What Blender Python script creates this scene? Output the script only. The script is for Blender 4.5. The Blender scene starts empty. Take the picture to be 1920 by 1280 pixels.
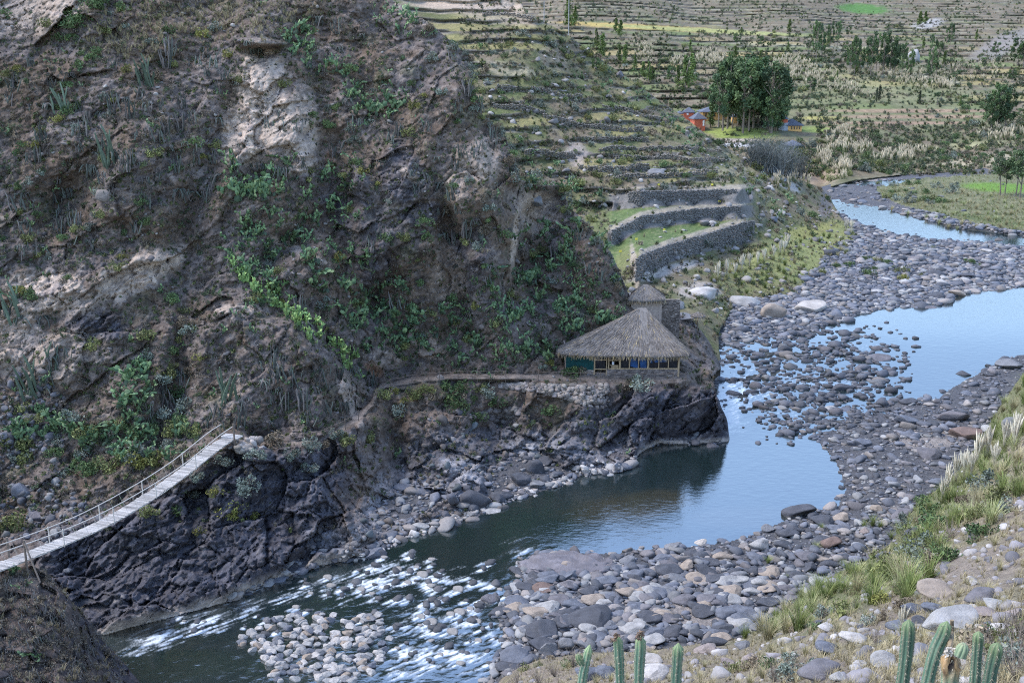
import bpy, math, random, numpy as np
from mathutils import Vector, Matrix
random.seed(7); RNG = np.random.default_rng(11)
SC = bpy.context.scene; COL = SC.collection
# ------------------------------------------------------------------ camera
F = 2059.0; HH = 40.0; TH = math.atan2(530.0, F); CT, ST = math.cos(TH), math.sin(TH)
cam_d = bpy.data.cameras.new('camera'); cam = bpy.data.objects.new('camera', cam_d); COL.objects.link(cam)
cam.location = (0, 0, HH); cam.rotation_euler = (math.pi / 2 - TH, 0, 0)
cam_d.sensor_fit = 'HORIZONTAL'; cam_d.sensor_width = 36.0; cam_d.lens = 36.0 * F / 1920.0
cam_d.clip_start = 0.5; cam_d.clip_end = 6000; SC.camera = cam

def rays(u, v):
    ry = F * CT + (640 - v) * ST
    rz = -F * ST + (640 - v) * CT
    return ry, rz
def unp(u, v, Y):
    u = np.asarray(u, float); v = np.asarray(v, float); Y = np.asarray(Y, float)
    ry, rz = rays(u, v)
    return np.stack([Y * (u - 960) / ry, Y + 0 * u, HH + Y * rz / ry], -1)
def depth_of(v, Y):                       # distance along the viewing axis
    ry, rz = rays(0, np.asarray(v, float)); return np.asarray(Y, float) * F / ry
def proj(P):
    P = np.asarray(P, float); d = P[..., 1] * CT - (P[..., 2] - HH) * ST
    up = P[..., 1] * ST + (P[..., 2] - HH) * CT
    return 960 + F * P[..., 0] / d, 640 - F * up / d
def ppm(v, Y): return F / depth_of(v, Y)  # photo pixels per metre

# ------------------------------------------------------------------ numpy noise
def _h(ix, iy, iz, s):
    h = (ix.astype(np.uint32) * np.uint32(374761393) + iy.astype(np.uint32) * np.uint32(668265263)
         + iz.astype(np.uint32) * np.uint32(2147483647) + np.uint32((s * 974711 + 12345) & 0xffffffff))
    h = (h ^ (h >> np.uint32(13))) * np.uint32(1274126177)
    h = (h ^ (h >> np.uint32(16))) * np.uint32(2246822519)
    return h ^ (h >> np.uint32(15))
def perlin(P, s=0):
    P = np.asarray(P, float); sh = P.shape[:-1]; P = P.reshape(-1, 3)
    I = np.floor(P).astype(np.int64); f = P - I; w = f * f * f * (f * (f * 6 - 15) + 10)
    out = np.zeros(len(P))
    for dx in (0, 1):
        for dy in (0, 1):
            for dz in (0, 1):
                h = _h(I[:, 0] + dx, I[:, 1] + dy, I[:, 2] + dz, s)
                gx = ((h & np.uint32(1023)).astype(float) / 511.5 - 1); gy = (((h >> np.uint32(10)) & np.uint32(1023)).astype(float) / 511.5 - 1)
                gz = (((h >> np.uint32(20)) & np.uint32(1023)).astype(float) / 511.5 - 1)
                d = gx * (f[:, 0] - dx) + gy * (f[:, 1] - dy) + gz * (f[:, 2] - dz)
                out += d * (w[:, 0] if dx else 1 - w[:, 0]) * (w[:, 1] if dy else 1 - w[:, 1]) * (w[:, 2] if dz else 1 - w[:, 2])
    return out.reshape(sh)
def fbm(P, o=4, s=0, g=.5, l=2.03):
    a = 1.0; r = 0; P = np.asarray(P, float)
    for k in range(o):
        r = r + a * perlin(P, s + k); P = P * l + 17.3; a *= g
    return r
def ridged(P, o=4, s=0, g=.5, l=2.03):
    a = 1.0; r = 0; P = np.asarray(P, float)
    for k in range(o):
        r = r + a * (0.45 - 1.2 * np.abs(perlin(P, s + k))); P = P * l + 9.1; a *= g
    return r
def worley(P, s=0):
    P = np.asarray(P, float); sh = P.shape[:-1]; P = P.reshape(-1, 3); I = np.floor(P).astype(np.int64)
    f1 = np.full(len(P), 9.0); f2 = f1.copy(); cid = np.zeros(len(P))
    for dx in (-1, 0, 1):
        for dy in (-1, 0, 1):
            for dz in (-1, 0, 1):
                a, b, c = I[:, 0] + dx, I[:, 1] + dy, I[:, 2] + dz
                h = _h(a, b, c, s); h2 = _h(a, b, c, s + 77)
                d = (a + (h & np.uint32(1023)) / 1023.0 - P[:, 0]) ** 2 + (b + ((h >> np.uint32(10)) & np.uint32(1023)) / 1023.0 - P[:, 1]) ** 2 \
                    + (c + ((h >> np.uint32(20)) & np.uint32(1023)) / 1023.0 - P[:, 2]) ** 2
                m = d < f1; f2 = np.where(m, f1, np.minimum(f2, d)); cid = np.where(m, (h2 & np.uint32(4095)) / 4095.0, cid); f1 = np.where(m, d, f1)
    return np.sqrt(f1).reshape(sh), np.sqrt(f2).reshape(sh), cid.reshape(sh)
def facets(P, s=0):
    """blocky relief: every cell is a plane of its own tilt"""
    P = np.asarray(P, float); sh = P.shape[:-1]; P = P.reshape(-1, 3); I = np.floor(P).astype(np.int64); f1 = np.full(len(P), 9.0); f2 = f1.copy(); val = np.zeros(len(P))
    for dx in (-1, 0, 1):
        for dy in (-1, 0, 1):
            for dz in (-1, 0, 1):
                a, b, c = I[:, 0] + dx, I[:, 1] + dy, I[:, 2] + dz; h = _h(a, b, c, s); h2 = _h(a, b, c, s + 31)
                rx = P[:, 0] - a - (h & np.uint32(1023)) / 1023.0; ry = P[:, 1] - b - ((h >> np.uint32(10)) & np.uint32(1023)) / 1023.0; rz = P[:, 2] - c - ((h >> np.uint32(20)) & np.uint32(1023)) / 1023.0
                d = rx * rx + ry * ry + rz * rz; v = rx * ((h2 & np.uint32(255)) / 127.5 - 1) + rz * (((h2 >> np.uint32(8)) & np.uint32(255)) / 127.5 - 1) * 1.3 + (((h2 >> np.uint32(16)) & np.uint32(255)) / 127.5 - 1) * .45
                m = d < f1; f2 = np.where(m, f1, np.minimum(f2, d)); val = np.where(m, v, val); f1 = np.where(m, d, f1)
    return val.reshape(sh), (np.sqrt(f2) - np.sqrt(f1)).reshape(sh)
def sstep(a, b, x): t = np.clip((x - a) / (b - a), 0, 1); return t * t * (3 - 2 * t)

# ------------------------------------------------------------------ materials
def new_mat(name):
    m = bpy.data.materials.new(name); m.use_nodes = True; nt = m.node_tree
    return m, nt, nt.nodes, nt.links, nt.nodes['Principled BSDF']
def mat_vc(name, rough=.9, bump=.0, bscale=3.0, var=.25, vscale=1.5, rnd=0.0, spec=.25, k=1.0):
    """albedo from the mesh's own colour attribute, mottled by noise, bumped"""
    m, nt, N, L, b = new_mat(name)
    at = N.new('ShaderNodeAttribute'); at.attribute_name = 'col'
    tc = N.new('ShaderNodeTexCoord'); nz = N.new('ShaderNodeTexNoise'); nz.inputs['Scale'].default_value = vscale; nz.inputs['Detail'].default_value = 6; nz.inputs['Roughness'].default_value = .65
    L.new(tc.outputs['Object'], nz.inputs['Vector'])
    mr = N.new('ShaderNodeMapRange'); mr.inputs[1].default_value = .25; mr.inputs[2].default_value = .75; mr.inputs[3].default_value = k * (1 - var); mr.inputs[4].default_value = k * (1 + var)
    L.new(nz.outputs['Fac'], mr.inputs[0])
    mx = N.new('ShaderNodeVectorMath'); mx.operation = 'SCALE'; L.new(at.outputs['Color'], mx.inputs[0]); L.new(mr.outputs[0], mx.inputs['Scale'])
    last = mx.outputs[0]
    if rnd:
        oi = N.new('ShaderNodeObjectInfo'); m2 = N.new('ShaderNodeMapRange'); m2.inputs[3].default_value = 1 - rnd; m2.inputs[4].default_value = 1 + rnd
        L.new(oi.outputs['Random'], m2.inputs[0]); s2 = N.new('ShaderNodeVectorMath'); s2.operation = 'SCALE'; L.new(last, s2.inputs[0]); L.new(m2.outputs[0], s2.inputs['Scale']); last = s2.outputs[0]
    L.new(last, b.inputs['Base Color']); b.inputs['Roughness'].default_value = rough; b.inputs['Specular IOR Level'].default_value = spec
    if bump:
        n2 = N.new('ShaderNodeTexNoise'); n2.inputs['Scale'].default_value = bscale; n2.inputs['Detail'].default_value = 8; n2.inputs['Roughness'].default_value = .7
        L.new(tc.outputs['Object'], n2.inputs['Vector']); bp = N.new('ShaderNodeBump'); bp.inputs['Strength'].default_value = bump; bp.inputs['Distance'].default_value = .25
        L.new(n2.outputs['Fac'], bp.inputs['Height']); L.new(bp.outputs[0], b.inputs['Normal'])
    return m
def mat_flat(name, c, rough=.8, var=.2, vscale=6, spec=.3, bump=.2, stretch=None):
    m, nt, N, L, b = new_mat(name)
    tc = N.new('ShaderNodeTexCoord'); mp = N.new('ShaderNodeMapping'); L.new(tc.outputs['Object'], mp.inputs[0])
    if stretch: mp.inputs['Scale'].default_value = stretch
    nz = N.new('ShaderNodeTexNoise'); nz.inputs['Scale'].default_value = vscale; nz.inputs['Detail'].default_value = 5; L.new(mp.outputs[0], nz.inputs['Vector'])
    cr = N.new('ShaderNodeValToRGB'); cr.color_ramp.elements[0].position = .3; cr.color_ramp.elements[1].position = .7
    cr.color_ramp.elements[0].color = [x * (1 - var) for x in c] + [1]; cr.color_ramp.elements[1].color = [min(1, x * (1 + var)) for x in c] + [1]
    L.new(nz.outputs['Fac'], cr.inputs[0]); L.new(cr.outputs[0], b.inputs['Base Color']); b.inputs['Roughness'].default_value = rough; b.inputs['Specular IOR Level'].default_value = spec
    if bump:
        bp = N.new('ShaderNodeBump'); bp.inputs['Strength'].default_value = bump; bp.inputs['Distance'].default_value = .05; L.new(nz.outputs['Fac'], bp.inputs['Height']); L.new(bp.outputs[0], b.inputs['Normal'])
    return m
M = {}
M['hill'] = mat_vc('hill_ground', .95, .9, 2.2, .35, 1.7, spec=.1, k=0.8)
M['far'] = mat_vc('valley_ground', .95, .6, 1.2, .3, .5, spec=.1, k=0.85)
M['bed'] = mat_vc('gravel_bed', .9, 1.0, 6, .4, 3, spec=.2, k=0.75)
M['bank'] = mat_vc('bank_ground', .95, 1.0, 5, .35, 3, spec=.1, k=0.9)
M['rock'] = mat_vc('rock', .8, .5, 2.5, .3, 1.6, spec=.3, k=0.82)
M['cobble'] = mat_vc('cobble', .75, .25, 6, .2, 4, spec=.3, k=0.82)
M['leaf'] = mat_vc('leaf', .7, 0, 1, .3, 2.0, rnd=.3, spec=.25)
M['pad'] = mat_vc('cactus_pad', .6, 0, 1, .25, 3.0, rnd=.25, spec=.3)
M['dry'] = mat_vc('dry_grass', .9, 0, 1, .2, 3.0, rnd=.2, spec=.1)
M['stem'] = mat_vc('cactus_stem', .8, 0, 1, .3, 3.0, rnd=.3, spec=.2)
M['bark'] = mat_vc('bark', .9, .3, 8, .3, 3.0, rnd=.15, spec=.1)
M['wood'] = mat_flat('weathered_wood', (.17, .135, .11), .85, .35, 9, stretch=(1, 1, 5))
M['plank'] = mat_vc('pale_plank', .8, .2, 14, .2, 6, spec=.2)
M['rope'] = mat_flat('pale_rope', (.55, .50, .44), .85, .2, 20)
M['thatch'] = mat_vc('thatch', .95, 0, 1, .25, 5, spec=.05)
M['mud'] = mat_flat('mud_render', (.42, .34, .28), .95, .15, 3)
M['stone'] = mat_vc('wall_stone', .9, .4, 8, .25, 5, spec=.2, k=0.85)
M['timber'] = mat_flat('pale_timber', (.42, .31, .19), .8, .25, 7, stretch=(1, 1, .2))
M['glass'] = mat_flat('dark_glass', (.012, .014, .02), .12, .3, 2, spec=.6, bump=0)
M['blue'] = mat_flat('blue_tarp', (.02, .07, .20), .5, .35, 1.5, bump=.3)
M['teal'] = mat_flat('teal_tarp', (.005, .05, .05), .8, .3, 3, bump=.3)
M['paper'] = mat_flat('paper', (.75, .75, .75), .9, .03, 3, bump=0)
M['ink'] = mat_flat('blue_ink', (.05, .15, .45), .9, .03, 3, bump=0)
M['yellow'] = mat_flat('yellow_card', (.80, .68, .10), .8, .1, 3, bump=0)
M['red'] = mat_flat('red_render', (.46, .12, .07), .9, .15, .8)
M['ochre'] = mat_flat('ochre_render', (.72, .42, .16), .9, .12, .8)
M['slate'] = mat_flat('slate_roof', (.10, .11, .14), .8, .3, 3)
M['white'] = mat_flat('white_paint', (.75, .75, .75), .7, .1, 3, bump=0)
M['greystone'] = mat_flat('grey_stonework', (.30, .33, .38), .9, .35, 2)
M['metal'] = mat_flat('pole_grey', (.35, .34, .33), .6, .2, 3)

# ------------------------------------------------------------------ mesh helpers
def mesh_np(name, V, faces, mats, col=None, smooth=True, midx=None, attrs=None):
    me = bpy.data.meshes.new(name); V = np.asarray(V, np.float32)
    if not isinstance(faces, (list, tuple)): faces = [faces]
    faces = [np.asarray(f, np.int32) for f in faces if len(f)]
    nl = sum(f.size for f in faces); nf = sum(len(f) for f in faces)
    me.vertices.add(len(V)); me.vertices.foreach_set('co', V.ravel())
    me.loops.add(nl); me.loops.foreach_set('vertex_index', np.concatenate([f.ravel() for f in faces]))
    tot = np.concatenate([np.full(len(f), f.shape[1], np.int32) for f in faces]); st = np.concatenate([[0], np.cumsum(tot)[:-1]]).astype(np.int32)
    me.polygons.add(nf); me.polygons.foreach_set('loop_start', st); me.polygons.foreach_set('loop_total', tot)
    me.polygons.foreach_set('use_smooth', np.full(nf, smooth, bool))
    if not isinstance(mats, (list, tuple)): mats = [mats]
    for m in mats: me.materials.append(m)
    if midx is not None: me.polygons.foreach_set('material_index', np.asarray(midx, np.int32))
    if col is not None:
        col = np.asarray(col, np.float32)
        if col.ndim == 1: col = np.tile(col, (len(V), 1))
        a = me.attributes.new('col', 'FLOAT_COLOR', 'POINT'); c4 = np.ones((len(V), 4), np.float32); c4[:, :3] = col; a.data.foreach_set('color', c4.ravel())
    for k, x in (attrs or {}).items():
        a = me.attributes.new(k, 'FLOAT', 'POINT'); a.data.foreach_set('value', np.asarray(x, np.float32))
    me.update(calc_edges=True); me.validate(); return me
def link(name, me, parent=None, loc=None, label=None, cat=None, group=None, kind=None, rz=None, sc=None):
    o = bpy.data.objects.new(name, me); COL.objects.link(o)
    if parent: o.parent = parent
    if loc is not None: o.location = [float(x) for x in loc]
    if rz is not None: o.rotation_euler = (0, 0, rz) if np.isscalar(rz) else rz
    if sc is not None: o.scale = (sc, sc, sc) if np.isscalar(sc) else sc
    if label: o['label'] = label
    if cat: o['category'] = cat
    if group: o['group'] = group
    if kind: o['kind'] = kind
    return o
class MB:                                   # collects shapes into one mesh
    def __init__(s): s.V = []; s.Q = []; s.T = []; s.C = []; s.n = 0
    def add(s, V, Q=(), T=(), c=(.5, .5, .5)):
        V = np.asarray(V, float); s.V.append(V)
        if len(Q): s.Q.append(np.asarray(Q) + s.n)
        if len(T): s.T.append(np.asarray(T) + s.n)
        c = np.asarray(c, float); s.C.append(np.tile(c, (len(V), 1)) if c.ndim == 1 else c); s.n += len(V)
    def box(s, a, b, c=(.5, .5, .5), M3=None):
        x0, y0, z0 = a; x1, y1, z1 = b
        V = np.array([(x, y, z) for z in (z0, z1) for y in (y0, y1) for x in (x0, x1)], float)
        if M3 is not None: V = V @ np.asarray(M3).T
        s.add(V, [(0, 2, 3, 1), (4, 5, 7, 6), (0, 1, 5, 4), (2, 6, 7, 3), (0, 4, 6, 2), (1, 3, 7, 5)], c=c)
    def tube(s, pts, r, n=6, c=(.5, .5, .5), cap=True):
        pts = np.asarray(pts, float); k = len(pts); r = np.broadcast_to(np.asarray(r, float), (k,))
        t = np.gradient(pts, axis=0); t /= np.linalg.norm(t, axis=1)[:, None] + 1e-9
        ref = np.where(np.abs(t[:, 2:3]) > .9, np.array([[1.0, 0, 0]]), np.array([[0, 0, 1.0]]))
        a = np.cross(t, ref); a /= np.linalg.norm(a, axis=1)[:, None] + 1e-9; b = np.cross(t, a)
        th = np.arange(n) * 2 * np.pi / n
        V = pts[:, None] + r[:, None, None] * (np.cos(th)[None, :, None] * a[:, None] + np.sin(th)[None, :, None] * b[:, None])
        i = np.arange(k - 1)[:, None] * n; j = np.arange(n)[None]; j2 = (j + 1) % n
        Q = np.stack([i + j, i + j2, i + n + j2, i + n + j], -1).reshape(-1, 4)
        V = V.reshape(-1, 3); T = []
        if cap:
            V = np.vstack([V, pts[0], pts[-1]]); e = k * n
            T = [(e, (q + 1) % n, q) for q in range(n)] + [(e + 1, e - n + q, e - n + (q + 1) % n) for q in range(n)]
        s.add(V, Q, T, c)
    def build(s, name, mat, smooth=False):
        fs = []
        if s.Q: fs.append(np.vstack(s.Q))
        if s.T: fs.append(np.vstack(s.T))
        return mesh_np(name, np.vstack(s.V), fs, mat, np.vstack(s.C), smooth)
def obj(name, mb, mat, parent=None, smooth=False, **k): return link(name, mb.build(name, mat, smooth), parent, **k)
def empty(name, loc, label, cat, group=None, rz=0):
    return link(name, None, None, loc, label, cat, group, None, rz)

# ------------------------------------------------------------------ light
w = bpy.data.worlds.new('World'); SC.world = w; w.use_nodes = True
sky = w.node_tree.nodes.new('ShaderNodeTexSky'); sky.sky_type = 'NISHITA'; sky.sun_disc = False
SUN_EL, SUN_AZ = math.radians(56), math.radians(-85)      # azimuth from +Y towards +X (negative: left)
sky.sun_elevation = SUN_EL; sky.sun_rotation = SUN_AZ; sky.altitude = 1200; sky.air_density = 1.05; sky.dust_density = 1.9; sky.ozone_density = .8
bg = w.node_tree.nodes['Background']; w.node_tree.links.new(sky.outputs[0], bg.inputs[0]); bg.inputs[1].default_value = .15
sd = bpy.data.lights.new('sun', 'SUN'); so = bpy.data.objects.new('sun', sd); COL.objects.link(so)
sd.energy = 1.0; sd.angle = math.radians(28); sd.color = (1, .95, .89)
dv = Vector((math.sin(SUN_AZ) * math.cos(SUN_EL), math.cos(SUN_AZ) * math.cos(SUN_EL), math.sin(SUN_EL)))
so.rotation_euler = dv.to_track_quat('Z', 'Y').to_euler()
SC.view_settings.view_transform = 'Standard'; SC.view_settings.look = 'None'; SC.view_settings.gamma = 1; SC.view_settings.exposure = 1.8
SC.cycles.max_bounces = 4; SC.cycles.diffuse_bounces = 2; SC.cycles.glossy_bounces = 2; SC.cycles.use_denoising = False; SC.cycles.filter_width = 1.1
# ------------------------------------------------------------------ terrain helpers
ZWY = [50, 66, 76, 83, 86, 118, 152, 190, 222, 290, 330, 450]; ZWZ = [-1.1, -.8, -.45, -.1, 0, 0, 1.4, 1.5, 2.2, 3.5, 5, 8]
_zy = np.arange(0., 520); _zz = np.interp(_zy, ZWY, ZWZ)
for _ in range(2): _zz = np.convolve(np.pad(_zz, 7, 'edge'), np.ones(15) / 15, 'valid')
def zw(Y): return np.interp(Y, _zy, _zz)
def water_Y(u, v, off=0.0):
    ry, rz = rays(np.asarray(u, float), np.asarray(v, float)); k = -rz / ry; Y = 38 / np.maximum(k, 1e-3)
    for _ in range(40): Y = .5 * Y + .5 * (HH - zw(Y) - off) / np.maximum(k, 1e-3)
    return Y
def Y_at_z(v, z):
    ry, rz = rays(0, np.asarray(v, float)); return (z - HH) * ry / rz
def pl(pts, n=None, step=25):               # resample a polyline
    P = np.asarray(pts, float); d = np.concatenate([[0], np.cumsum(np.hypot(*np.diff(P[:, :2], axis=0).T))])
    n = n or max(2, int(d[-1] / step)); t = np.linspace(0, d[-1], n)
    return np.stack([np.interp(t, d, P[:, k]) for k in range(P.shape[1])], -1)
def rough_poly(pts, amp=2.5, step=5, s=0):
    P = pl(list(pts) + [pts[0]], step=step)[:-1]
    q = np.stack([P[:, 0] / 18, P[:, 1] / 18, np.full(len(P), s * 3.7)], -1)
    return P + amp * np.stack([fbm(q, 3, s), fbm(q + 50, 3, s)], -1)
def inside(poly, u, v):
    x = np.asarray(u, float); y = np.asarray(v, float); r = np.zeros(x.shape, bool); P = np.asarray(poly); n = len(P)
    for i in range(n):
        x0, y0 = P[i]; x1, y1 = P[(i + 1) % n]
        if y0 == y1: continue
        c = (y0 > y) != (y1 > y); r ^= c & (x < (x1 - x0) * (y - y0) / (y1 - y0) + x0)
    return r
def near_poly(poly, x, y):                  # nearest point on the outline
    P = np.asarray(poly); bd = np.full(len(x), 1e18); bx = np.zeros(len(x)); by = np.zeros(len(x))
    for i in range(len(P)):
        a = P[i]; d = P[(i + 1) % len(P)] - a; t = np.clip(((x - a[0]) * d[0] + (y - a[1]) * d[1]) / (d @ d + 1e-12), 0, 1)
        px = a[0] + t * d[0]; py = a[1] + t * d[1]; q = (px - x) ** 2 + (py - y) ** 2; m = q < bd
        bd[m] = q[m]; bx[m] = px[m]; by[m] = py[m]
    return np.sqrt(bd), bx, by
class RBF:                                   # inverse depth over the picture plane; flat facets stay flat
    def __init__(s, pts, smooth=0.0):
        P = np.asarray(pts, float); s.c = P[:, :2] / 100; w = 100 / depth_of(P[:, 1], P[:, 2]); n = len(P)
        A = np.sqrt(((s.c[:, None] - s.c[None]) ** 2).sum(-1)) - smooth * np.eye(n)
        B = np.zeros((n + 3, n + 3)); B[:n, :n] = A; B[:n, n] = 1; B[:n, n + 1:] = s.c; B[n:, :n] = B[:n, n:].T
        s.k = np.linalg.lstsq(B, np.concatenate([w, [0, 0, 0]]), rcond=None)[0]; s.lo, s.hi = w.min() * .8, w.max() * 1.2
    def Y(s, u, v):
        sh = u.shape; q = np.stack([u.ravel(), v.ravel()], -1) / 100; o = np.zeros(len(q))
        for i in range(0, len(q), 20000):
            z = q[i:i + 20000]; o[i:i + 20000] = np.sqrt(((z[:, None] - s.c[None]) ** 2).sum(-1)) @ s.k[:-3] + s.k[-3] + z @ s.k[-2:]
        o = np.clip(o, s.lo, s.hi); ry, rz = rays(0, q[:, 1] * 100); return (100 / o * ry / F).reshape(sh)
def axis(a, b, lo, hi, step, coarse):
    return np.concatenate([np.arange(a, lo, coarse), np.arange(lo, hi, step), np.arange(hi, b + coarse, coarse)])
LAYERS = []
class Layer:
    def __init__(s, name, us, vs, poly, Yf, disp=None, colf=None, mat=None, skirt=.01, rad=5, kind='structure', lab=None, cat=None):
        s.us, s.vs, s.poly = np.asarray(us, float), np.asarray(vs, float), poly
        U, V = np.meshgrid(s.us, s.vs); s.inn = inside(poly, U, V)
        du = np.gradient(s.us)[None] + 0 * V; dv = np.gradient(s.vs)[:, None] + 0 * U; cell = np.maximum(du, dv)
        ni = s.inn.copy()
        for _ in range(2):
            g = ni.copy(); g[1:] |= ni[:-1]; g[:-1] |= ni[1:]; g[:, 1:] |= ni[:, :-1]; g[:, :-1] |= ni[:, 1:]; ni = g
        ring = ni & ~s.inn; d = np.zeros(U.shape); U2, V2 = U.copy(), V.copy()
        if ring.any():
            dd, bx, by = near_poly(poly, U[ring], V[ring]); d[ring] = dd; U2[ring] = bx; V2[ring] = by
        Y = Yf(U2, V2); P = unp(U2, V2, Y)
        dx = np.gradient(P, axis=1); dyv = np.gradient(P, axis=0); N = np.cross(dx, dyv); N /= np.linalg.norm(N, axis=-1, keepdims=True) + 1e-9
        N *= np.where((N * np.array([0, -1, .3])).sum(-1, keepdims=True) < 0, -1, 1)
        if disp is not None: Y = Y + disp(P, U2, V2, N)
        Y = Y * (1 + skirt * d / cell); s.Yg = Y; P = unp(U2, V2, Y)
        s.col = colf(P, U2, V2, N) if colf else np.full(P.shape, .3)
        s.mask = ni
        idx = np.full(U.shape, -1); idx[ni] = np.arange(ni.sum())
        q = ni[:-1, :-1] & ni[1:, :-1] & ni[:-1, 1:] & ni[1:, 1:]
        Fq = np.stack([idx[1:, :-1][q], idx[1:, 1:][q], idx[:-1, 1:][q], idx[:-1, :-1][q]], -1)
        s.me = mesh_np(name, P[ni], Fq, mat, s.col[ni]); s.ob = link(name, s.me, kind=kind, label=lab, cat=cat)
        LAYERS.append(s)
    def look(s, u, v):
        u = np.atleast_1d(np.asarray(u, float)); v = np.atleast_1d(np.asarray(v, float))
        i = np.clip(np.searchsorted(s.us, u) - 1, 0, len(s.us) - 2); j = np.clip(np.searchsorted(s.vs, v) - 1, 0, len(s.vs) - 2)
        a = np.clip((u - s.us[i]) / (s.us[i + 1] - s.us[i]), 0, 1); b = np.clip((v - s.vs[j]) / (s.vs[j + 1] - s.vs[j]), 0, 1)
        Y = (s.Yg[j, i] * (1 - a) + s.Yg[j, i + 1] * a) * (1 - b) + (s.Yg[j + 1, i] * (1 - a) + s.Yg[j + 1, i + 1] * a) * b
        ok = s.inn[j, i] & (u >= s.us[0]) & (u <= s.us[-1]) & (v >= s.vs[0]) & (v <= s.vs[-1])
        return np.where(ok, Y, 1e9)
def ground(u, v, only=None):
    """front-most ground under a picture point"""
    L = only or LAYERS; Y = np.min([l.look(u, v) for l in L], axis=0)
    return unp(np.atleast_1d(u), np.atleast_1d(v), np.where(Y > 1e8, 400, Y)), Y < 1e8
def blob(U, V, cu, cv, ru, rv, rot=0, n=0, soft=.3):
    c, s_ = math.cos(math.radians(rot)), math.sin(math.radians(rot)); x = U - cu; y = V - cv
    r = np.sqrt(((x * c + y * s_) / ru) ** 2 + ((-x * s_ + y * c) / rv) ** 2)
    return sstep(1 + soft, 1 - soft, r + n)
def mixc(c, m, k): return c * (1 - m[..., None]) + np.asarray(k, float) * m[..., None]

# ------------------------------------------------------------------ lines of the picture
SHORE = [(-300, 1330), (-100, 1270), (100, 1212), (190, 1192), (260, 1172), (330, 1155), (420, 1130), (500, 1095), (600, 1060), (700, 1046), (760, 1012), (840, 985), (905, 965),
         (960, 938), (1040, 915), (1075, 903), (1090, 891), (1150, 888), (1190, 876), (1197, 852), (1232, 832), (1300, 833), (1367, 829)]
TOPL = [(-260, 1075, 75), (-100, 1040, 77.5), (0, 1010, 80), (100, 985, 81.5), (200, 965, 83), (300, 925, 84.8), (370, 880, 86.2), (440, 828, 88.5), (520, 840, 90), (600, 829, 92.5), (660, 801, 97), (700, 764, 102),
        (712, 732, 107), (780, 719, 110), (850, 713, 112), (950, 713, 114), (1060, 715, 116), (1160, 717, 116.5), (1290, 717, 116.5), (1338, 722, 116.8)]
PATH = [(470, 826, 91.5), (520, 828, 92), (600, 817, 94.8), (655, 790, 99.5), (694, 752, 104.5), (712, 719, 110.5), (780, 706, 113.3), (850, 700, 115.4), (950, 701, 117), (1060, 700, 119), (1160, 697, 120), (1290, 696, 120.5), (1330, 700, 121)]
RIDGE = [(690, -60), (735, 0), (800, 40), (850, 80), (885, 110), (890, 170), (905, 215), (945, 255), (965, 290), (972, 335), (1000, 346), (1055, 348), (1066, 386), (1110, 430), (1148, 478), (1170, 530), (1182, 562)]
polyA = RIDGE + [(1240, 558), (1262, 580), (1300, 602), (1330, 640), (1353, 690), (1336, 705), (1343, 740), (1365, 790), (1368, 829)] + SHORE[::-1][1:] + [(-950, 1480), (-950, -560), (300, -500), (560, -220)]
A_PTS = [(u, v, float(water_Y(u, v))) for u, v in pl(SHORE, step=30)]
A_PTS += [tuple(p) for p in pl(TOPL, step=28)] + [tuple(p) for p in pl(PATH, step=30)]
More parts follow.
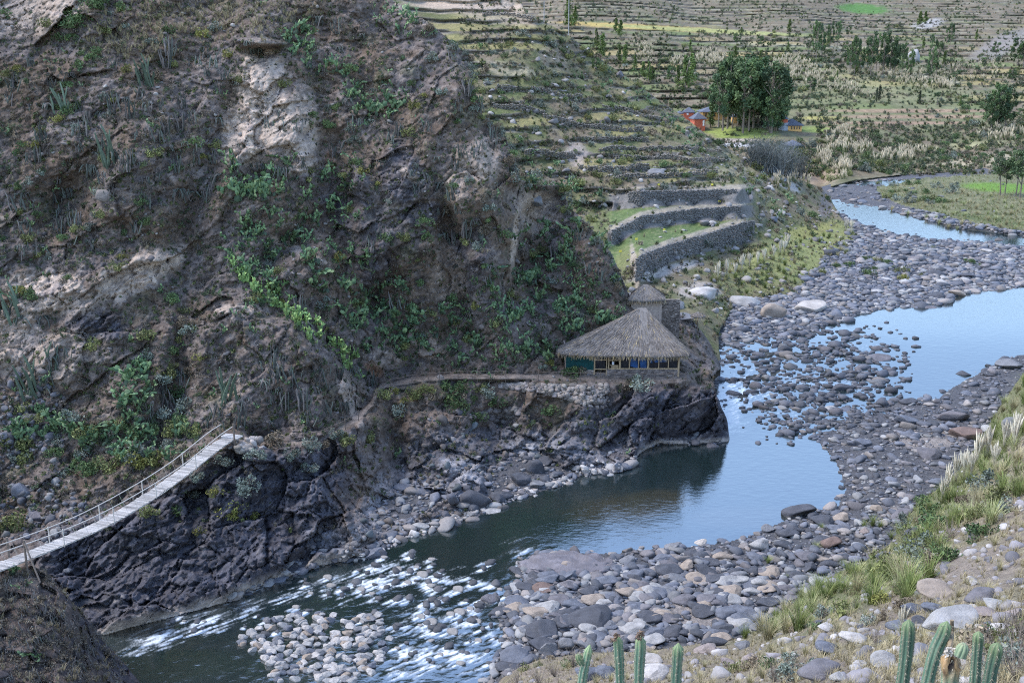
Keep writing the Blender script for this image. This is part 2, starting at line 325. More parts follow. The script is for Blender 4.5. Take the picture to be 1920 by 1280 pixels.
A_PTS += [(-250, 900, 80), (-250, 700, 89), (-250, 500, 98), (-250, 250, 106), (-250, 0, 114), (-250, -260, 122), (-250, -540, 134),
  (0, 900, 86), (0, 800, 90.5), (0, 700, 95), (0, 560, 99), (0, 400, 106), (0, 200, 113), (0, 60, 120), (0, 0, 126), (0, -250, 136), (0, -540, 150),
  (110, 620, 97.5), (110, 560, 100), (120, 520, 102.5), (250, 540, 101), (250, 490, 104.5), (60, 50, 122), (130, 40, 119), (190, 0, 121),
  (200, 930, 85.5), (200, 850, 89.5), (200, 750, 93.5), (200, 650, 97), (200, 400, 107), (200, 250, 112), (200, 100, 119), (200, 0, 125), (200, -250, 136), (300, -480, 152),
  (390, 800, 92), (420, 700, 96), (440, 590, 98.4), (440, 566, 102.6), (520, 612, 100), (526, 584, 105), (600, 668, 100.3), (613, 644, 106), (648, 722, 101.4), (668, 700, 108), (360, 622, 97.8), (366, 592, 102), (400, 480, 107), (330, 640, 98.5), (330, 750, 94.5), (400, 300, 112.5), (400, 150, 119), (400, 70, 124), (400, 0, 131), (400, -200, 145), (300, 200, 115),
  (485, 82, 121.5), (485, 98, 125), (480, 200, 121), (480, 312, 116.5), (560, 200, 119.5), (420, 240, 115.5), (600, 330, 115),
  (600, 790, 97.5), (620, 700, 100.5), (545, 610, 100), (600, 560, 107), (560, 480, 108), (600, 420, 111.5), (600, 100, 126), (600, 0, 133), (640, 740, 101),
  (720, 690, 111.5), (700, 600, 112.5), (660, 640, 105.5), (700, 450, 117), (700, 300, 122), (700, 150, 129), (700, 30, 138), (740, 0, 143),
  (850, 680, 117), (850, 620, 119), (850, 560, 120.5), (850, 400, 124), (850, 250, 129), (860, 160, 133), (850, 85, 141), (800, 42, 142), (780, 180, 129.5),
  (950, 680, 119), (950, 620, 121), (972, 338, 129), (968, 400, 127.5), (963, 450, 126), (954, 500, 124.5), (944, 556, 123), (986, 348, 143), (984, 400, 142), (980, 450, 139.5), (972, 500, 136), (962, 558, 130), (955, 300, 132), (895, 200, 136), (885, 112, 141), (910, 300, 130), (900, 450, 125),
  (1000, 560, 131), (1000, 450, 140), (990, 370, 141), (1020, 660, 122), (1050, 600, 126), (1100, 600, 129), (1080, 500, 135), (1140, 500, 137.5), (1150, 560, 133.5), (1060, 400, 143), (1030, 352, 143.5), (1172, 560, 135), (1120, 440, 141),
  (1180, 600, 131), (1245, 562, 139), (1262, 585, 138), (1300, 604, 138), (1320, 640, 137), (1350, 688, 137.5), (1310, 690, 126), (1300, 660, 130), (1332, 702, 122), (1250, 640, 129), (600, -200, 150), (690, -60, 145), (-100, -540, 152),
  # lower cliff and rubble
  (640, 900, 91.5), (700, 900, 95), (640, 980, 87), (720, 980, 90), (740, 850, 99.5), (680, 840, 98.5), (850, 780, 108.5), (850, 840, 104), (900, 900, 98.5), (800, 930, 95), (850, 730, 111.5), (950, 780, 112), (960, 840, 107), (1000, 850, 107),
  (1030, 860, 106), (1100, 850, 107.5), (1050, 770, 112.5), (1150, 760, 114), (1150, 830, 110.5), (1250, 770, 113.8), (1350, 770, 114), (1300, 790, 113), (1090, 800, 110.5),
  (150, 1080, 78.5), (300, 1000, 81.5), (300, 1090, 78), (450, 950, 85.5), (450, 1050, 80.5), (560, 950, 86.2), (540, 1020, 82.5), (400, 920, 85.8), (20, 1080, 76), (100, 1120, 75)]
tlY = np.array(TOPL, float)[:, 2]
def pull(p):
    u, v, Y = p; ysh = np.interp(u, [q[0] for q in SHORE], [float(water_Y(*q)) for q in SHORE]); yt = np.interp(u, [q[0] for q in TOPL], tlY)
    if u > 1240 and (Y > 125): return p
    sh = -3.7 * float(sstep(700, 960, u)); k = 1 - .34 * float(sstep(560, 950, u))
    return (u, v, Y + sh * min(1, max(0, (Y - ysh) / (yt - ysh + 1e-6)))) if Y <= yt else (u, v, yt + sh + (Y - yt) * k)
A_PTS = [pull(p) for p in A_PTS]
rbfA = RBF(A_PTS)
shx, shy = np.array(SHORE, float).T
tlx, tly = np.array(TOPL, float)[:, 0], np.array(TOPL, float)[:, 1]
def zonesA(U, V):
    """real rock and soil areas of the hillside"""
    n = .5 * fbm(np.stack([U / 40, V / 40, 0 * U + 3], -1), 5, 21)
    up = np.interp(U, shx, shy) - V; below = V - np.interp(U, tlx, tly)
    z = {}
    b = lambda *a, **k: blob(U, V, *a, n=.75 * n, **k)
    mx = lambda *l: np.max(l, axis=0)
    z['pale'] = mx(b(495, 190, 48, 105, -5), b(455, 255, 40, 55), .75 * b(560, 250, 38, 80), b(95, 552, 88, 42, 10), b(255, 515, 88, 36, -25), .8 * b(25, 640, 60, 70), .55 * b(130, 650, 70, 30),
                   .9 * b(70, 15, 95, 48, -8), .8 * b(450, 578, 42, 10), .7 * b(655, 745, 14, 60, -20), .6 * b(560, 470, 60, 8, 25), .55 * b(840, 520, 30, 60), .8 * b(965, 450, 6, 60, 6), .6 * b(905, 300, 34, 40),
                   .5 * b(430, 735, 24, 40), .5 * b(1010, 400, 40, 40), .45 * b(800, 650, 40, 22, 20), .45 * b(720, 670, 40, 20), .6 * b(770, 330, 30, 8, 40), .5 * b(770, 25, 40, 15, 35), .4 * b(860, 340, 20, 60), .55 * b(90, 690, 60, 30))
    z['white'] = mx(.9 * b(870, 885, 50, 26, 20), b(985, 845, 30, 24, 30), .7 * b(1120, 868, 60, 20, 15), .6 * b(740, 945, 70, 50, -30), .7 * b(820, 915, 60, 22, 10), .4 * b(1050, 830, 70, 20, 10), .5 * b(640, 1010, 60, 30), .4 * b(1180, 830, 30, 20))
    z['dark'] = mx(sstep(-12, 30, below) * sstep(-30, 10, up) * sstep(40, 120, U) * sstep(690, 600, U + n * 80), sstep(0, 25, below) * sstep(1130, 1200, U + n * 60), .85 * b(175, 605, 62, 32, 15), .7 * b(570, 320, 14, 30), .7 * b(755, 330, 40, 60, -20),
                   .6 * b(790, 400, 40, 25), .6 * b(700, 470, 40, 60), .8 * b(885, 925, 40, 34), .7 * b(1080, 850, 40, 20, 20), .5 * b(650, 380, 50, 60), .5 * b(880, 480, 40, 60))
    z['bed'] = mx(b(950, 870, 230, 70, 0), .8 * b(780, 950, 110, 60, -25), .9 * b(1140, 800, 80, 50)) * sstep(6, 30, below)
    z['wl'] = np.where(U < 640, sstep(26, 4, up + n * 20) * sstep(100, 220, U), np.where(U > 1190, sstep(14, 3, up + n * 8), .5 * sstep(16, 2, up + n * 10)))
    z['brown'] = mx(b(690, 900, 50, 80, -10), .8 * b(850, 800, 90, 50), .6 * b(660, 720, 30, 30), .5 * b(1000, 680, 120, 30), .5 * b(200, 690, 120, 60))
    z['rust'] = mx(.8 * b(700, 692, 22, 12, 35), .5 * b(620, 300, 10, 20), .6 * b(20, 625, 20, 30), .4 * b(1165, 620, 60, 10, -25))
    dp = np.full(U.shape, 1e9)
    for L, off in ((TOPL, -6), (PATH, 4)):
        pass
    pu, pv, _ = np.array(PATH, float).T; tv = np.interp(U, tlx, tly); pv2 = np.interp(U, pu, pv)
    z['path'] = sstep(-2, 2, tv - 1 - V + n * 4) * sstep(-2, 2, V - pv2 - 1 + n * 4) * sstep(455, 470, U) * sstep(1320, 1280, U)
    z['path2'] = mx(.8 * b(445, 822, 18, 7), .5 * blob(U, V, 215, 750, 75, 7, -47, n=n * .5))
    return z, up, below
def dispA(P, U, V, N):
    z, up, below = zonesA(U, V)
    rock = np.clip(.55 + .45 * np.max([z['pale'], z['white'], z['dark'], z['brown'] * .6, z['bed']], axis=0), 0, 1) * (1 - z['path'])
    Q = P * np.array([1, 1, .55])
    d = 3.0 * ridged(Q / 11, 3, 1) + 1.6 * fbm(P / 4.5, 4, 5)
    ca, sa = math.cos(.6), math.sin(.6); W = P + .9 * np.stack([fbm(P / 2.5, 3, 11), fbm(P / 2.5, 3, 12), fbm(P / 2.5, 3, 13)], -1)
    W = P + .55 * (W - P); R = np.stack([W[..., 0] * ca + W[..., 2] * sa, W[..., 1], -W[..., 0] * sa + W[..., 2] * ca], -1)
    q1, e1 = facets(R / np.array([6.0, 4.5, 3.0]), 3); q2, e2 = facets(R / np.array([2.0, 1.6, 1.2]), 4); q3, e3 = facets(R / np.array([.7, .6, .35]), 6)
    fac = 2.0 * q1 + .6 * q2 + .35 * q3 - .16 * sstep(.10, 0, e2) - .3 * sstep(.05, 0, e1) + .5 * ridged(R / np.array([5, 3, .9]), 3, 18)
    d = d * (1 - .45 * z['dark']) - rock * fac * (.75 + .45 * z['dark'] + .3 * z['white'])
    d = d - .55 * ridged(P / 1.5, 4, 9, .6) * (1 - .5 * z['path'])
    gl = lambda *a: blob(U, V, *a, n=.3 * fbm(np.stack([U / 50, V / 50, 0 * U], -1), 3, 16), soft=.7)
    d = d + 3.0 * gl(615, 280, 34, 150, -6) + 2.5 * gl(570, 440, 90, 26, -35) - 3.0 * gl(770, 400, 100, 150, -15) - 2.2 * gl(470, 230, 80, 120, 0) + 2.8 * gl(385, 330, 30, 150, 20) - 2.2 * gl(250, 310, 90, 130, 0) + 2.4 * gl(150, 350, 36, 150, 25) + 2.2 * gl(330, 720, 26, 120, 12) + 2.6 * gl(850, 480, 20, 130, -12) - 1.5 * gl(900, 420, 40, 120, -5) + 2.2 * gl(700, 560, 60, 30, -40) + 2.0 * gl(745, 830, 20, 80, -6) + 2.0 * gl(930, 800, 50, 30, 10) - 1.6 * gl(1080, 850, 60, 34, 10) - 1.6 * gl(850, 900, 60, 36, 10)
    d = d + 2.6 * fbm(P / 22, 3, 15) - 2.2 * blob(U, V, 490, 79, 42, 6, 4, soft=.5) + 2.2 * blob(U, V, 487, 97, 34, 11, soft=.5)
    fade = sstep(0, 26, up) * .85 + .15
    keep = 1 - .8 * np.maximum(z['path'], blob(U, V, 1180, 705, 135, 20, soft=.2)); keep = np.minimum(keep, 1 - .7 * blob(U, V, 440, 822, 30, 14))
    return d * fade * keep * 1.0
def colA(P, U, V, N):
    z, up, below = zonesA(U, V)
    n1 = fbm(P / 2.2, 4, 31); n2 = fbm(P / 7.5, 3, 37); n3 = fbm(P / .7, 3, 41)
    c = np.full(P.shape, 0.0) + np.array([.165, .122, .092])
    c = mixc(c, sstep(-.25, .35, n2 + .5 * n1), (.180, .150, .138))
    c = mixc(c, .8 * sstep(.1, .5, n1 - .3 * n2), (.10, .085, .075))
    c = mixc(c, .6 * sstep(.15, .5, n3 + .4 * n2), (.25, .21, .18))
    c = mixc(c, .45 * sstep(.2, .6, fbm(P / 4.0, 3, 43)), (.13, .135, .075))
    c = mixc(c, z['brown'] * .8, (.235, .180, .145)); c = mixc(c, z['rust'] * .8, (.30, .15, .08))
    c = mixc(c, z['bed'] * .8, (.125, .125, .140)); c = mixc(c, z['bed'] * .5 * sstep(.0, .4, n1), (.23, .225, .235)); c = mixc(c, z['dark'] * .92, (.088, .088, .105)); c = mixc(c, z['dark'] * .6 * sstep(.05, .5, n1 + .5 * n3), (.155, .150, .172))
    c = mixc(c, z['pale'] * (.85 + .15 * sstep(-.2, .3, n1)), (.55, .44, .355)); c = mixc(c, z['pale'] * .55 * sstep(.2, .5, n1 - .3 * n3), (.24, .21, .215))
    c = mixc(c, z['white'] * (.55 + .4 * sstep(-.1, .3, n1)), (.42, .41, .43)); c = mixc(c, z['wl'] * .9, (.47, .41, .355))
    c = mixc(c, np.maximum(z['path'], z['path2']) * .7, (.31, .25, .205))
    n4 = fbm(P / .35, 2, 47); c = mixc(c, .5 * sstep(.25, .5, n4) * (1 - z['path']), (.30, .27, .24)); c = mixc(c, .55 * sstep(.22, .5, -n4 - .3 * n1) * (1 - .75 * z['pale']), (.05, .045, .04))
    return 1.08 * c * (1 + .5 * n3[..., None]).clip(.4, 1.8)
usA = axis(-950, 1400, -10, 1374, 2.0, 14); vsA = axis(-550, 1330, -8, 1282, 2.0, 14)
LA = Layer('hillside', usA, vsA, rough_poly(polyA, 2.2, 5, 1), rbfA.Y, dispA, colA, M['hill'], skirt=.05)

# ------------------------------------------------------------------ near abutment mound under the bridge's near end
polyE = [(-320, 1075), (-60, 1072), (10, 1066), (62, 1060), (85, 1072), (110, 1098), (150, 1142), (188, 1196), (215, 1222), (245, 1258), (278, 1300), (300, 1420), (-320, 1420)]
E_PTS = [(-300, 1080, 61), (-60, 1078, 63.5), (10, 1070, 65), (60, 1064, 66), (110, 1100, 65.5), (150, 1142, 66), (188, 1196, 66.5), (245, 1258, 66), (278, 1300, 65), (0, 1150, 60.5), (60, 1130, 62), (120, 1180, 61.5), (0, 1280, 55), (150, 1280, 58),
         (0, 1400, 50), (290, 1400, 60), (-300, 1400, 48), (-300, 1200, 55)]
rbfE = RBF(E_PTS)
def dispE(P, U, V, N):
    g1, g2, c2 = worley(P / np.array([1.6, 1.6, 1.0]), 14)
    q2, e2 = facets(P / np.array([2.2, 1.8, 1.3]), 55)
    return -.7 * q2 + (.9 * ridged(P / 4, 3, 51) + .5 * fbm(P / 2, 3, 52) - ((c2 - .5) * .7 + (g1 - .45) * .5) * .6 - .2 * ridged(P / .6, 3, 53)) * .8
def colE(P, U, V, N):
    n1 = fbm(P / 1.6, 4, 61); n3 = fbm(P / .45, 3, 62); c = np.zeros(P.shape) + np.array([.125, .098, .085])
    c = mixc(c, sstep(0, .4, n1), (.085, .075, .078)); c = mixc(c, .6 * sstep(.1, .5, n3), (.21, .17, .145)); c = mixc(c, .8 * blob(U, V, 60, 1085, 60, 18, n=n1 * .4), (.25, .20, .165))
    c = mixc(c, .7 * blob(U, V, 215, 1240, 60, 26, 45, n=n1 * .4), (.085, .08, .095))
    return c * (1 + .35 * n3[..., None]).clip(.5, 1.6)
LE = Layer('abutment_ground', axis(-320, 310, -8, 306, 2.0, 16), axis(1050, 1430, 1054, 1284, 2.0, 12), rough_poly(polyE, 2.5, 5, 2), rbfE.Y, dispE, colE, M['hill'], skirt=.03)

# ------------------------------------------------------------------ terrace hill behind the hut
UU = np.array([1120, 1160, 1200, 1250, 1300, 1350, 1390, 1420], float)
wb3 = np.interp(UU, [1120, 1195, 1240, 1330, 1420], [560, 522, 497, 470, 452]); wt3 = np.interp(UU, [1120, 1190, 1205, 1300, 1410], [540, 492, 472, 445, 411])
wb2 = np.interp(UU, [1120, 1150, 1200, 1300, 1390, 1420], [472, 462, 430, 418, 410, 406]); wt2 = np.interp(UU, [1120, 1145, 1200, 1280, 1385, 1420], [442, 434, 406, 393, 386, 384])
wb1 = np.interp(UU, [1120, 1170, 1240, 1380, 1420], [400, 391, 386, 382, 380]); wt1 = np.interp(UU, [1120, 1180, 1380, 1420], [372, 359, 355, 354])
B1_PTS = []; TERR = {}
z0 = np.interp(UU, [1120, 1200, 1420], [7.0, 6.6, 5.2])
for k, (vb, vt) in enumerate(((wb3, wt3), (wb2, wt2), (wb1, wt1))):
    Yb = Y_at_z(vb, z0); Yt = Yb + .5; zt = unp(UU, vt, Yt)[:, 2]; TERR[k] = (vb, vt, Yb, Yt, z0, zt)
    keep = slice(2, 7) if k == 0 else slice(0, 7)
    B1_PTS += [tuple(x) for x in np.stack([UU, vb, Yb], -1)[keep]] + [tuple(x) for x in np.stack([UU, vt, Yt], -1)[keep]]
    z0 = zt + .1
SILB = [(985, 22), (1060, 62), (1122, 108), (1180, 148), (1230, 184), (1282, 219), (1330, 257), (1372, 282), (1430, 308), (1482, 330), (1540, 352), (1556, 372)]
B_LOW = [(1575, 404), (1606, 440), (1598, 462), (1560, 480), (1520, 520), (1494, 556), (1440, 560), (1378, 572), (1346, 625), (1353, 692)]
polyB1 = [(690, -150), (870, -120), (960, -30)] + SILB + B_LOW + [(1353, 760), (700, 760)]
B1_PTS += [(1000, 30, 276), (1000, 100, 262), (1000, 200, 245), (1000, 300, 225), (900, 300, 215), (900, 100, 262), (850, 25, 283), (800, 0, 292), (960, 14, 290), (960, -25, 300), (850, -100, 305), (700, -140, 310), (700, 300, 230),
  (1100, 118, 282), (1100, 200, 256), (1100, 280, 234), (1060, 340, 219), (1060, 430, 205), (1200, 172, 280), (1200, 240, 254), (1200, 310, 232), (1300, 335, 224), (1300, 300, 236), (1282, 214, 287), (1300, 262, 262), (1350, 292, 266),
  (1400, 310, 270), (1400, 340, 250), (1430, 320, 274), (1440, 380, 238), (1480, 345, 270), (1540, 358, 290), (1552, 400, 262), (1500, 400, 248), (1480, 430, 228), (1230, 515, 178), (1150, 560, 172), (1210, 540, 168), (1240, 562, 158),
  (1300, 560, 163), (1330, 530, 176), (1340, 500, 190), (1420, 480, 200), (1290, 600, 146), (1350, 690, 139), (700, 750, 160), (1000, 600, 175)]
for q in pl([(1378, 574), (1440, 562), (1494, 558), (1522, 520), (1560, 482), (1600, 462), (1607, 440), (1577, 405), (1558, 376)], step=30): B1_PTS.append((q[0], q[1], float(water_Y(q[0], q[1], .5))))
rbfB1 = RBF(B1_PTS)
def stepz(z, h, ph, sharp=.72):
    t = (z + ph) / h; f = t - np.floor(t); return (np.floor(t) + sstep(sharp, 1, f)) * h - ph
def terr_mask(U, V):
    tz = inside([(1120, 520), (1150, 380), (1385, 345), (1425, 370), (1420, 460), (1330, 480), (1200, 535)], U, V)
    return np.where(tz, 0.0, 1.0) * sstep(500, 440, V) * sstep(1480, 1380, U)
def dispB1(P, U, V, N):
    ry, rz = rays(U, V); m = terr_mask(U, V)
    m = m * sstep(-.35, .25, fbm(P / 14, 3, 77) + .1); z = P[..., 2]; zz = .85 * (stepz(z + 1.8 * fbm(P / 18, 3, 71), 2.6, 0) - z - 1.8 * fbm(P / 18, 3, 71) - .35)
    # raise or lower by dz at the same picture point: move along the sight line to where it meets the stepped slope
    dY = -(zz) * 1.35 * m
    tw = np.where(m > 0, 1, .15)
    return dY + tw * (1.6 * ridged(P / 9, 4, 72) + .8 * fbm(P / 2.2, 3, 73))
def colB1(P, U, V, N):
    n1 = fbm(P / 3.0, 4, 81); n2 = fbm(P / 10, 3, 82); n3 = fbm(P / 1.0, 3, 83)
    c = np.zeros(P.shape) + np.array([.215, .175, .122])
    c = mixc(c, sstep(-.25, .25, n2), (.145, .155, .072)); c = mixc(c, .6 * sstep(.1, .45, n1), (.30, .27, .145)); c = mixc(c, .5 * sstep(.1, .4, n3), (.12, .115, .08))
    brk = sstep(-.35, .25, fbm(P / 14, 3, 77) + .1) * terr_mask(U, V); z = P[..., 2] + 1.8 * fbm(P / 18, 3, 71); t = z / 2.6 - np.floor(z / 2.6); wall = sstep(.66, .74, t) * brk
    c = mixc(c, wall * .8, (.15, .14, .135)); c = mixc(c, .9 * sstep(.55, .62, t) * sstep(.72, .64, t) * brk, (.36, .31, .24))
    lv = np.floor(z / 2.6); pv = perlin(np.stack([lv * 5.13 + .5, P[..., 0] / 16 + lv * 1.7, 0 * lv + .5], -1), 87); fl = sstep(.6, .5, t) * terr_mask(U, V)
    c = mixc(c, .7 * fl * sstep(.1, .25, pv), (.33, .29, .13)); c = mixc(c, .6 * fl * sstep(.1, .25, -pv), (.15, .185, .07))
    n = .35 * n1
    c = mixc(c, blob(U, V, 880, 8, 120, 16, 3, n=n), (.50, .40, .31)); c = mixc(c, .6 * blob(U, V, 930, 30, 80, 14, 8, n=n), (.40, .33, .26))
    c = mixc(c, .8 * blob(U, V, 1080, 290, 22, 20, n=n), (.42, .35, .31)); c = mixc(c, .6 * blob(U, V, 950, 130, 60, 12, 10, n=n), (.42, .37, .27)); c = mixc(c, .6 * blob(U, V, 1040, 110, 30, 22, 30, n=n), (.36, .29, .22))
    c = mixc(c, .8 * blob(U, V, 1025, 375, 30, 40, n=n), (.30, .25, .21)); c = mixc(c, .7 * blob(U, V, 1390, 318, 60, 10, -8, n=n), (.33, .29, .19))
    # the three field floors
    for k in range(3):
        vb, vt, Yb, Yt, zb, zt = TERR[k]; vtk = np.interp(U, UU, vt); vnext = np.interp(U, UU, TERR[k + 1][0]) if k < 2 else vtk - 9
        m = sstep(-1, 2, vtk - 1 - V) * sstep(-1, 2, V - vnext - 1) * sstep(1130, 1150, U) * sstep(1412, 1395, U)
        c = mixc(c, m * (.95 if k < 2 else .6), (.135, .19, .072)); c = mixc(c, m * .6 * sstep(.1, .4, n3), (.25, .24, .13))
        edge = sstep(7, 3, np.abs(vtk - 4 - V)) * sstep(1130, 1150, U) * sstep(1412, 1395, U); c = mixc(c, edge * .8, (.40, .34, .28))
        wm = sstep(-1, 1, V - vtk) * sstep(-1, 1, np.interp(U, UU, vb) - V) * sstep(1130, 1150, U) * sstep(1420, 1405, U); c = mixc(c, wm * .9, (.20, .19, .185))
    c = mixc(c, .9 * blob(U, V, 1172, 500, 24, 40, 20, n=n), (.19, .20, .09)); c = mixc(c, .9 * blob(U, V, 1190, 500, 6, 45, -8, n=n), (.40, .34, .28)); c = mixc(c, .9 * blob(U, V, 1245, 508, 70, 10, -14, n=n), (.50, .45, .40))
    c = mixc(c, .8 * blob(U, V, 1310, 545, 40, 16, n=n), (.48, .42, .37)); c = mixc(c, .9 * blob(U, V, 1500, 470, 115, 42, -15, n=n), (.27, .285, .115)); c = mixc(c, .7 * blob(U, V, 1430, 520, 80, 30, n=n), (.22, .235, .10))
    c = mixc(c, .9 * blob(U, V, 1520, 432, 50, 12, -12, n=n), (.28, .27, .10)); c = mixc(c, .8 * blob(U, V, 1420, 570, 60, 8, n=n), (.42, .38, .35)); c = mixc(c, .7 * blob(U, V, 1548, 385, 12, 28, n=n), (.17, .16, .17))
    c = mixc(c, .7 * blob(U, V, 1475, 345, 30, 9, 25, n=n), (.40, .40, .42))
    return c * (1 + .35 * n3[..., None]).clip(.5, 1.6)
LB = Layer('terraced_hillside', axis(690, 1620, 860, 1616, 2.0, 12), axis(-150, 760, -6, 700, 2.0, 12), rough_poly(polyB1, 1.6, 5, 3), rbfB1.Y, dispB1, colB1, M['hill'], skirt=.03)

# ------------------------------------------------------------------ valley floor and far hillside
polyB2 = [(820, -170), (3000, -170), (3000, 309), (1930, 316), (1830, 322), (1700, 327), (1600, 339), (1540, 356), (1500, 420), (820, 420)]
B2_PTS = [(1350, 240, 428), (1500, 240, 424), (1400, 265, 396), (1580, 250, 412), (1500, 290, 366), (1440, 300, 366), (1570, 292, 364), (1545, 296, 362), (1545, 342, 342), (1300, 235, 436), (1300, 300, 380), (1000, 300, 420), (1200, 300, 400), (1400, 400, 330), (1000, 400, 360),
  (1700, 290, 392), (1800, 290, 402), (1920, 280, 415), (1700, 250, 440), (1700, 200, 492), (1820, 240, 446), (1920, 220, 474), (2200, 290, 420), (2200, 220, 480), (1700, 130, 610), (1500, 190, 480), (1500, 130, 570), (1300, 130, 560), (1350, 180, 490), (1200, 100, 590), (1050, 60, 640),
  (1250, 75, 640), (1450, 85, 650), (1400, 55, 760), (1700, 60, 830), (1920, 60, 840), (1300, 0, 950), (1600, 0, 1060), (1920, 0, 1060), (1000, 0, 850), (1000, -165, 1500), (1500, -165, 1600), (2200, -165, 1600), (1920, 110, 660), (1900, 150, 590), (2200, 100, 680), (2200, 0, 1060), (850, 100, 620), (850, 0, 850), (850, -160, 1450)]
for q in pl([(1560, 350), (1600, 339), (1700, 327), (1830, 322), (1930, 316), (3000, 309)], step=60): B2_PTS.append((q[0], q[1], float(water_Y(q[0], q[1], .6))))
rbfB2 = RBF(B2_PTS)
def zt2(P): return P[..., 2] + 2.2 * fbm(P / np.array([90, 90, 60]), 3, 91)
def hfar(P):
    Y = P[..., 1]; return np.where(Y > 560, 4.2, 2.6)
def dispB2(P, U, V, N):
    z = P[..., 2]; m = sstep(15, 22, z) * (.25 + .75 * sstep(-.3, .3, fbm(P / 45, 3, 97))); a = zt2(P); zz = stepz(a, 3.0, 0) - a
    return -(zz - -.4) * 3.2 * m + 2.0 * fbm(P / 22, 4, 92) * (.15 + .85 * m) + m * 10 * ridged(P / 70, 3, 93) * sstep(520, 700, P[..., 1])
def colB2(P, U, V, N):
    n1 = fbm(P / 7.0, 4, 101); n2 = fbm(P / 30, 3, 102); n3 = fbm(P / 2.5, 3, 103); n = .35 * n1
    c = np.zeros(P.shape) + np.array([.200, .160, .108])
    c = mixc(c, .8 * sstep(-.1, .4, n2), (.130, .138, .070)); c = mixc(c, .6 * sstep(.05, .4, n1), (.31, .265, .18)); c = mixc(c, .6 * sstep(.1, .35, n3), (.11, .115, .095))
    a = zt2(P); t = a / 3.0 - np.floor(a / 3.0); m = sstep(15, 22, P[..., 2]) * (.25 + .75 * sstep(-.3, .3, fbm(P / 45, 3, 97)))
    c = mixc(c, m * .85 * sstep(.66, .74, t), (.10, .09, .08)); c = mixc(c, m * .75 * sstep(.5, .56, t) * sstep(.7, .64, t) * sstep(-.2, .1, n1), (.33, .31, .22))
    lv = np.floor(a / 3.0); pv = perlin(np.stack([lv * 5.13 + .5, P[..., 0] / 42 + lv * 1.7, 0 * lv + .5], -1), 107); fl = sstep(.72, .6, t) * sstep(14, 18, P[..., 2]) * sstep(70, 40, P[..., 2] - 25 * n2)
    c = mixc(c, .75 * fl * sstep(.12, .25, pv), (.36, .285, .125)); c = mixc(c, .75 * fl * sstep(.12, .25, -pv), (.145, .19, .065))
    gb = lambda *q, **k: blob(U, V, *q, n=n, **k)
    near = sstep(300, 250, V) * sstep(130, 180, V); c = mixc(c, .55 * near * sstep(-.2, .3, n1 + n2), (.17, .185, .09))
    c = mixc(c, .9 * gb(1220, 52, 170, 5, 3), (.50, .36, .12)); c = mixc(c, .85 * gb(1330, 58, 200, 4, 3), (.32, .33, .13)); c = mixc(c, .6 * gb(1550, 88, 180, 3, 2), (.40, .37, .24))
    c = mixc(c, gb(1618, 17, 48, 9, 4), (.10, .20, .055)); c = mixc(c, .5 * gb(1560, 200, 110, 40, 10), (.21, .23, .10)); c = mixc(c, .5 * gb(1750, 170, 80, 40, 20), (.23, .24, .12)); c = mixc(c, .5 * gb(1600, 150, 120, 16, 20), (.28, .28, .14))
    for (cu, cv, ru, rv) in ((1700, 208, 170, 3.5), (1720, 219, 160, 3.5), (1680, 231, 160, 3), (1580, 240, 90, 3)): c = mixc(c, .75 * blob(U, V, cu, cv, ru, rv, n=n * .5), (.36, .235, .165))
    c = mixc(c, .9 * gb(1540, 222, 45, 4), (.40, .36, .13)); c = mixc(c, gb(1390, 250, 65, 11, 2), (.27, .32, .09)); c = mixc(c, .9 * gb(1530, 243, 50, 6, 3), (.28, .34, .10)); c = mixc(c, .85 * gb(1380, 263, 50, 3), (.40, .34, .30)); c = mixc(c, .9 * gb(1385, 272, 60, 4), (.45, .45, .46))
    c = mixc(c, .8 * gb(1850, 300, 110, 10, -6), (.42, .36, .24)); c = mixc(c, .7 * gb(1840, 272, 110, 6, -4), (.36, .34, .18)); c = mixc(c, .85 * gb(1535, 325, 40, 20), (.33, .25, .18)); c = mixc(c, .7 * gb(1650, 300, 100, 16), (.13, .15, .08))
    c = mixc(c, .7 * gb(1880, 85, 60, 18, -25), (.28, .25, .23)); c = mixc(c, .8 * gb(1740, 45, 30, 8, -10), (.42, .40, .38)); c = mixc(c, .6 * gb(1760, 150, 40, 6, 10), (.48, .45, .36))
    return c * (1 + .35 * n3[..., None]).clip(.5, 1.6)
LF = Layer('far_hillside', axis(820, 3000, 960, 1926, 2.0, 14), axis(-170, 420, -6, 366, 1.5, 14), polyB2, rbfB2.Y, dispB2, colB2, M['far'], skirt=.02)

# ------------------------------------------------------------------ river bed, gravel bars and the flat meadow beyond
W_LOW = [(-300, 1250), (190, 1185)] + SHORE[4:] + [(1352, 690), (1372, 668), (1440, 646), (1500, 690), (1470, 740), (1440, 780), (1470, 800), (1530, 825), (1566, 862), (1585, 915), (1572, 948), (1510, 962), (1450, 985), (1395, 1008), (1330, 1022),
         (1255, 1026), (1190, 1030), (1150, 1036), (1000, 1038), (970, 1062), (985, 1090), (960, 1110), (930, 1150), (945, 1190), (930, 1240), (900, 1300), (880, 1400), (-300, 1400)]
W_UP = [(1360, 690), (1440, 650), (1520, 622), (1600, 592), (1645, 580), (1770, 570), (1800, 550), (1930, 536), (3000, 520), (3000, 650), (1930, 660), (1880, 676), (1800, 716), (1755, 748), (1700, 752), (1600, 740), (1520, 760), (1440, 780), (1375, 770)]
W_FAR = [(1556, 374), (1640, 387), (1720, 407), (1800, 424), (1930, 438), (3000, 455), (3000, 480), (1930, 463), (1820, 453), (1740, 448), (1650, 434), (1606, 415), (1566, 396)]
W_TOP = [(1575, 344), (1640, 338), (1720, 336), (1800, 337), (1700, 343), (1620, 347)]
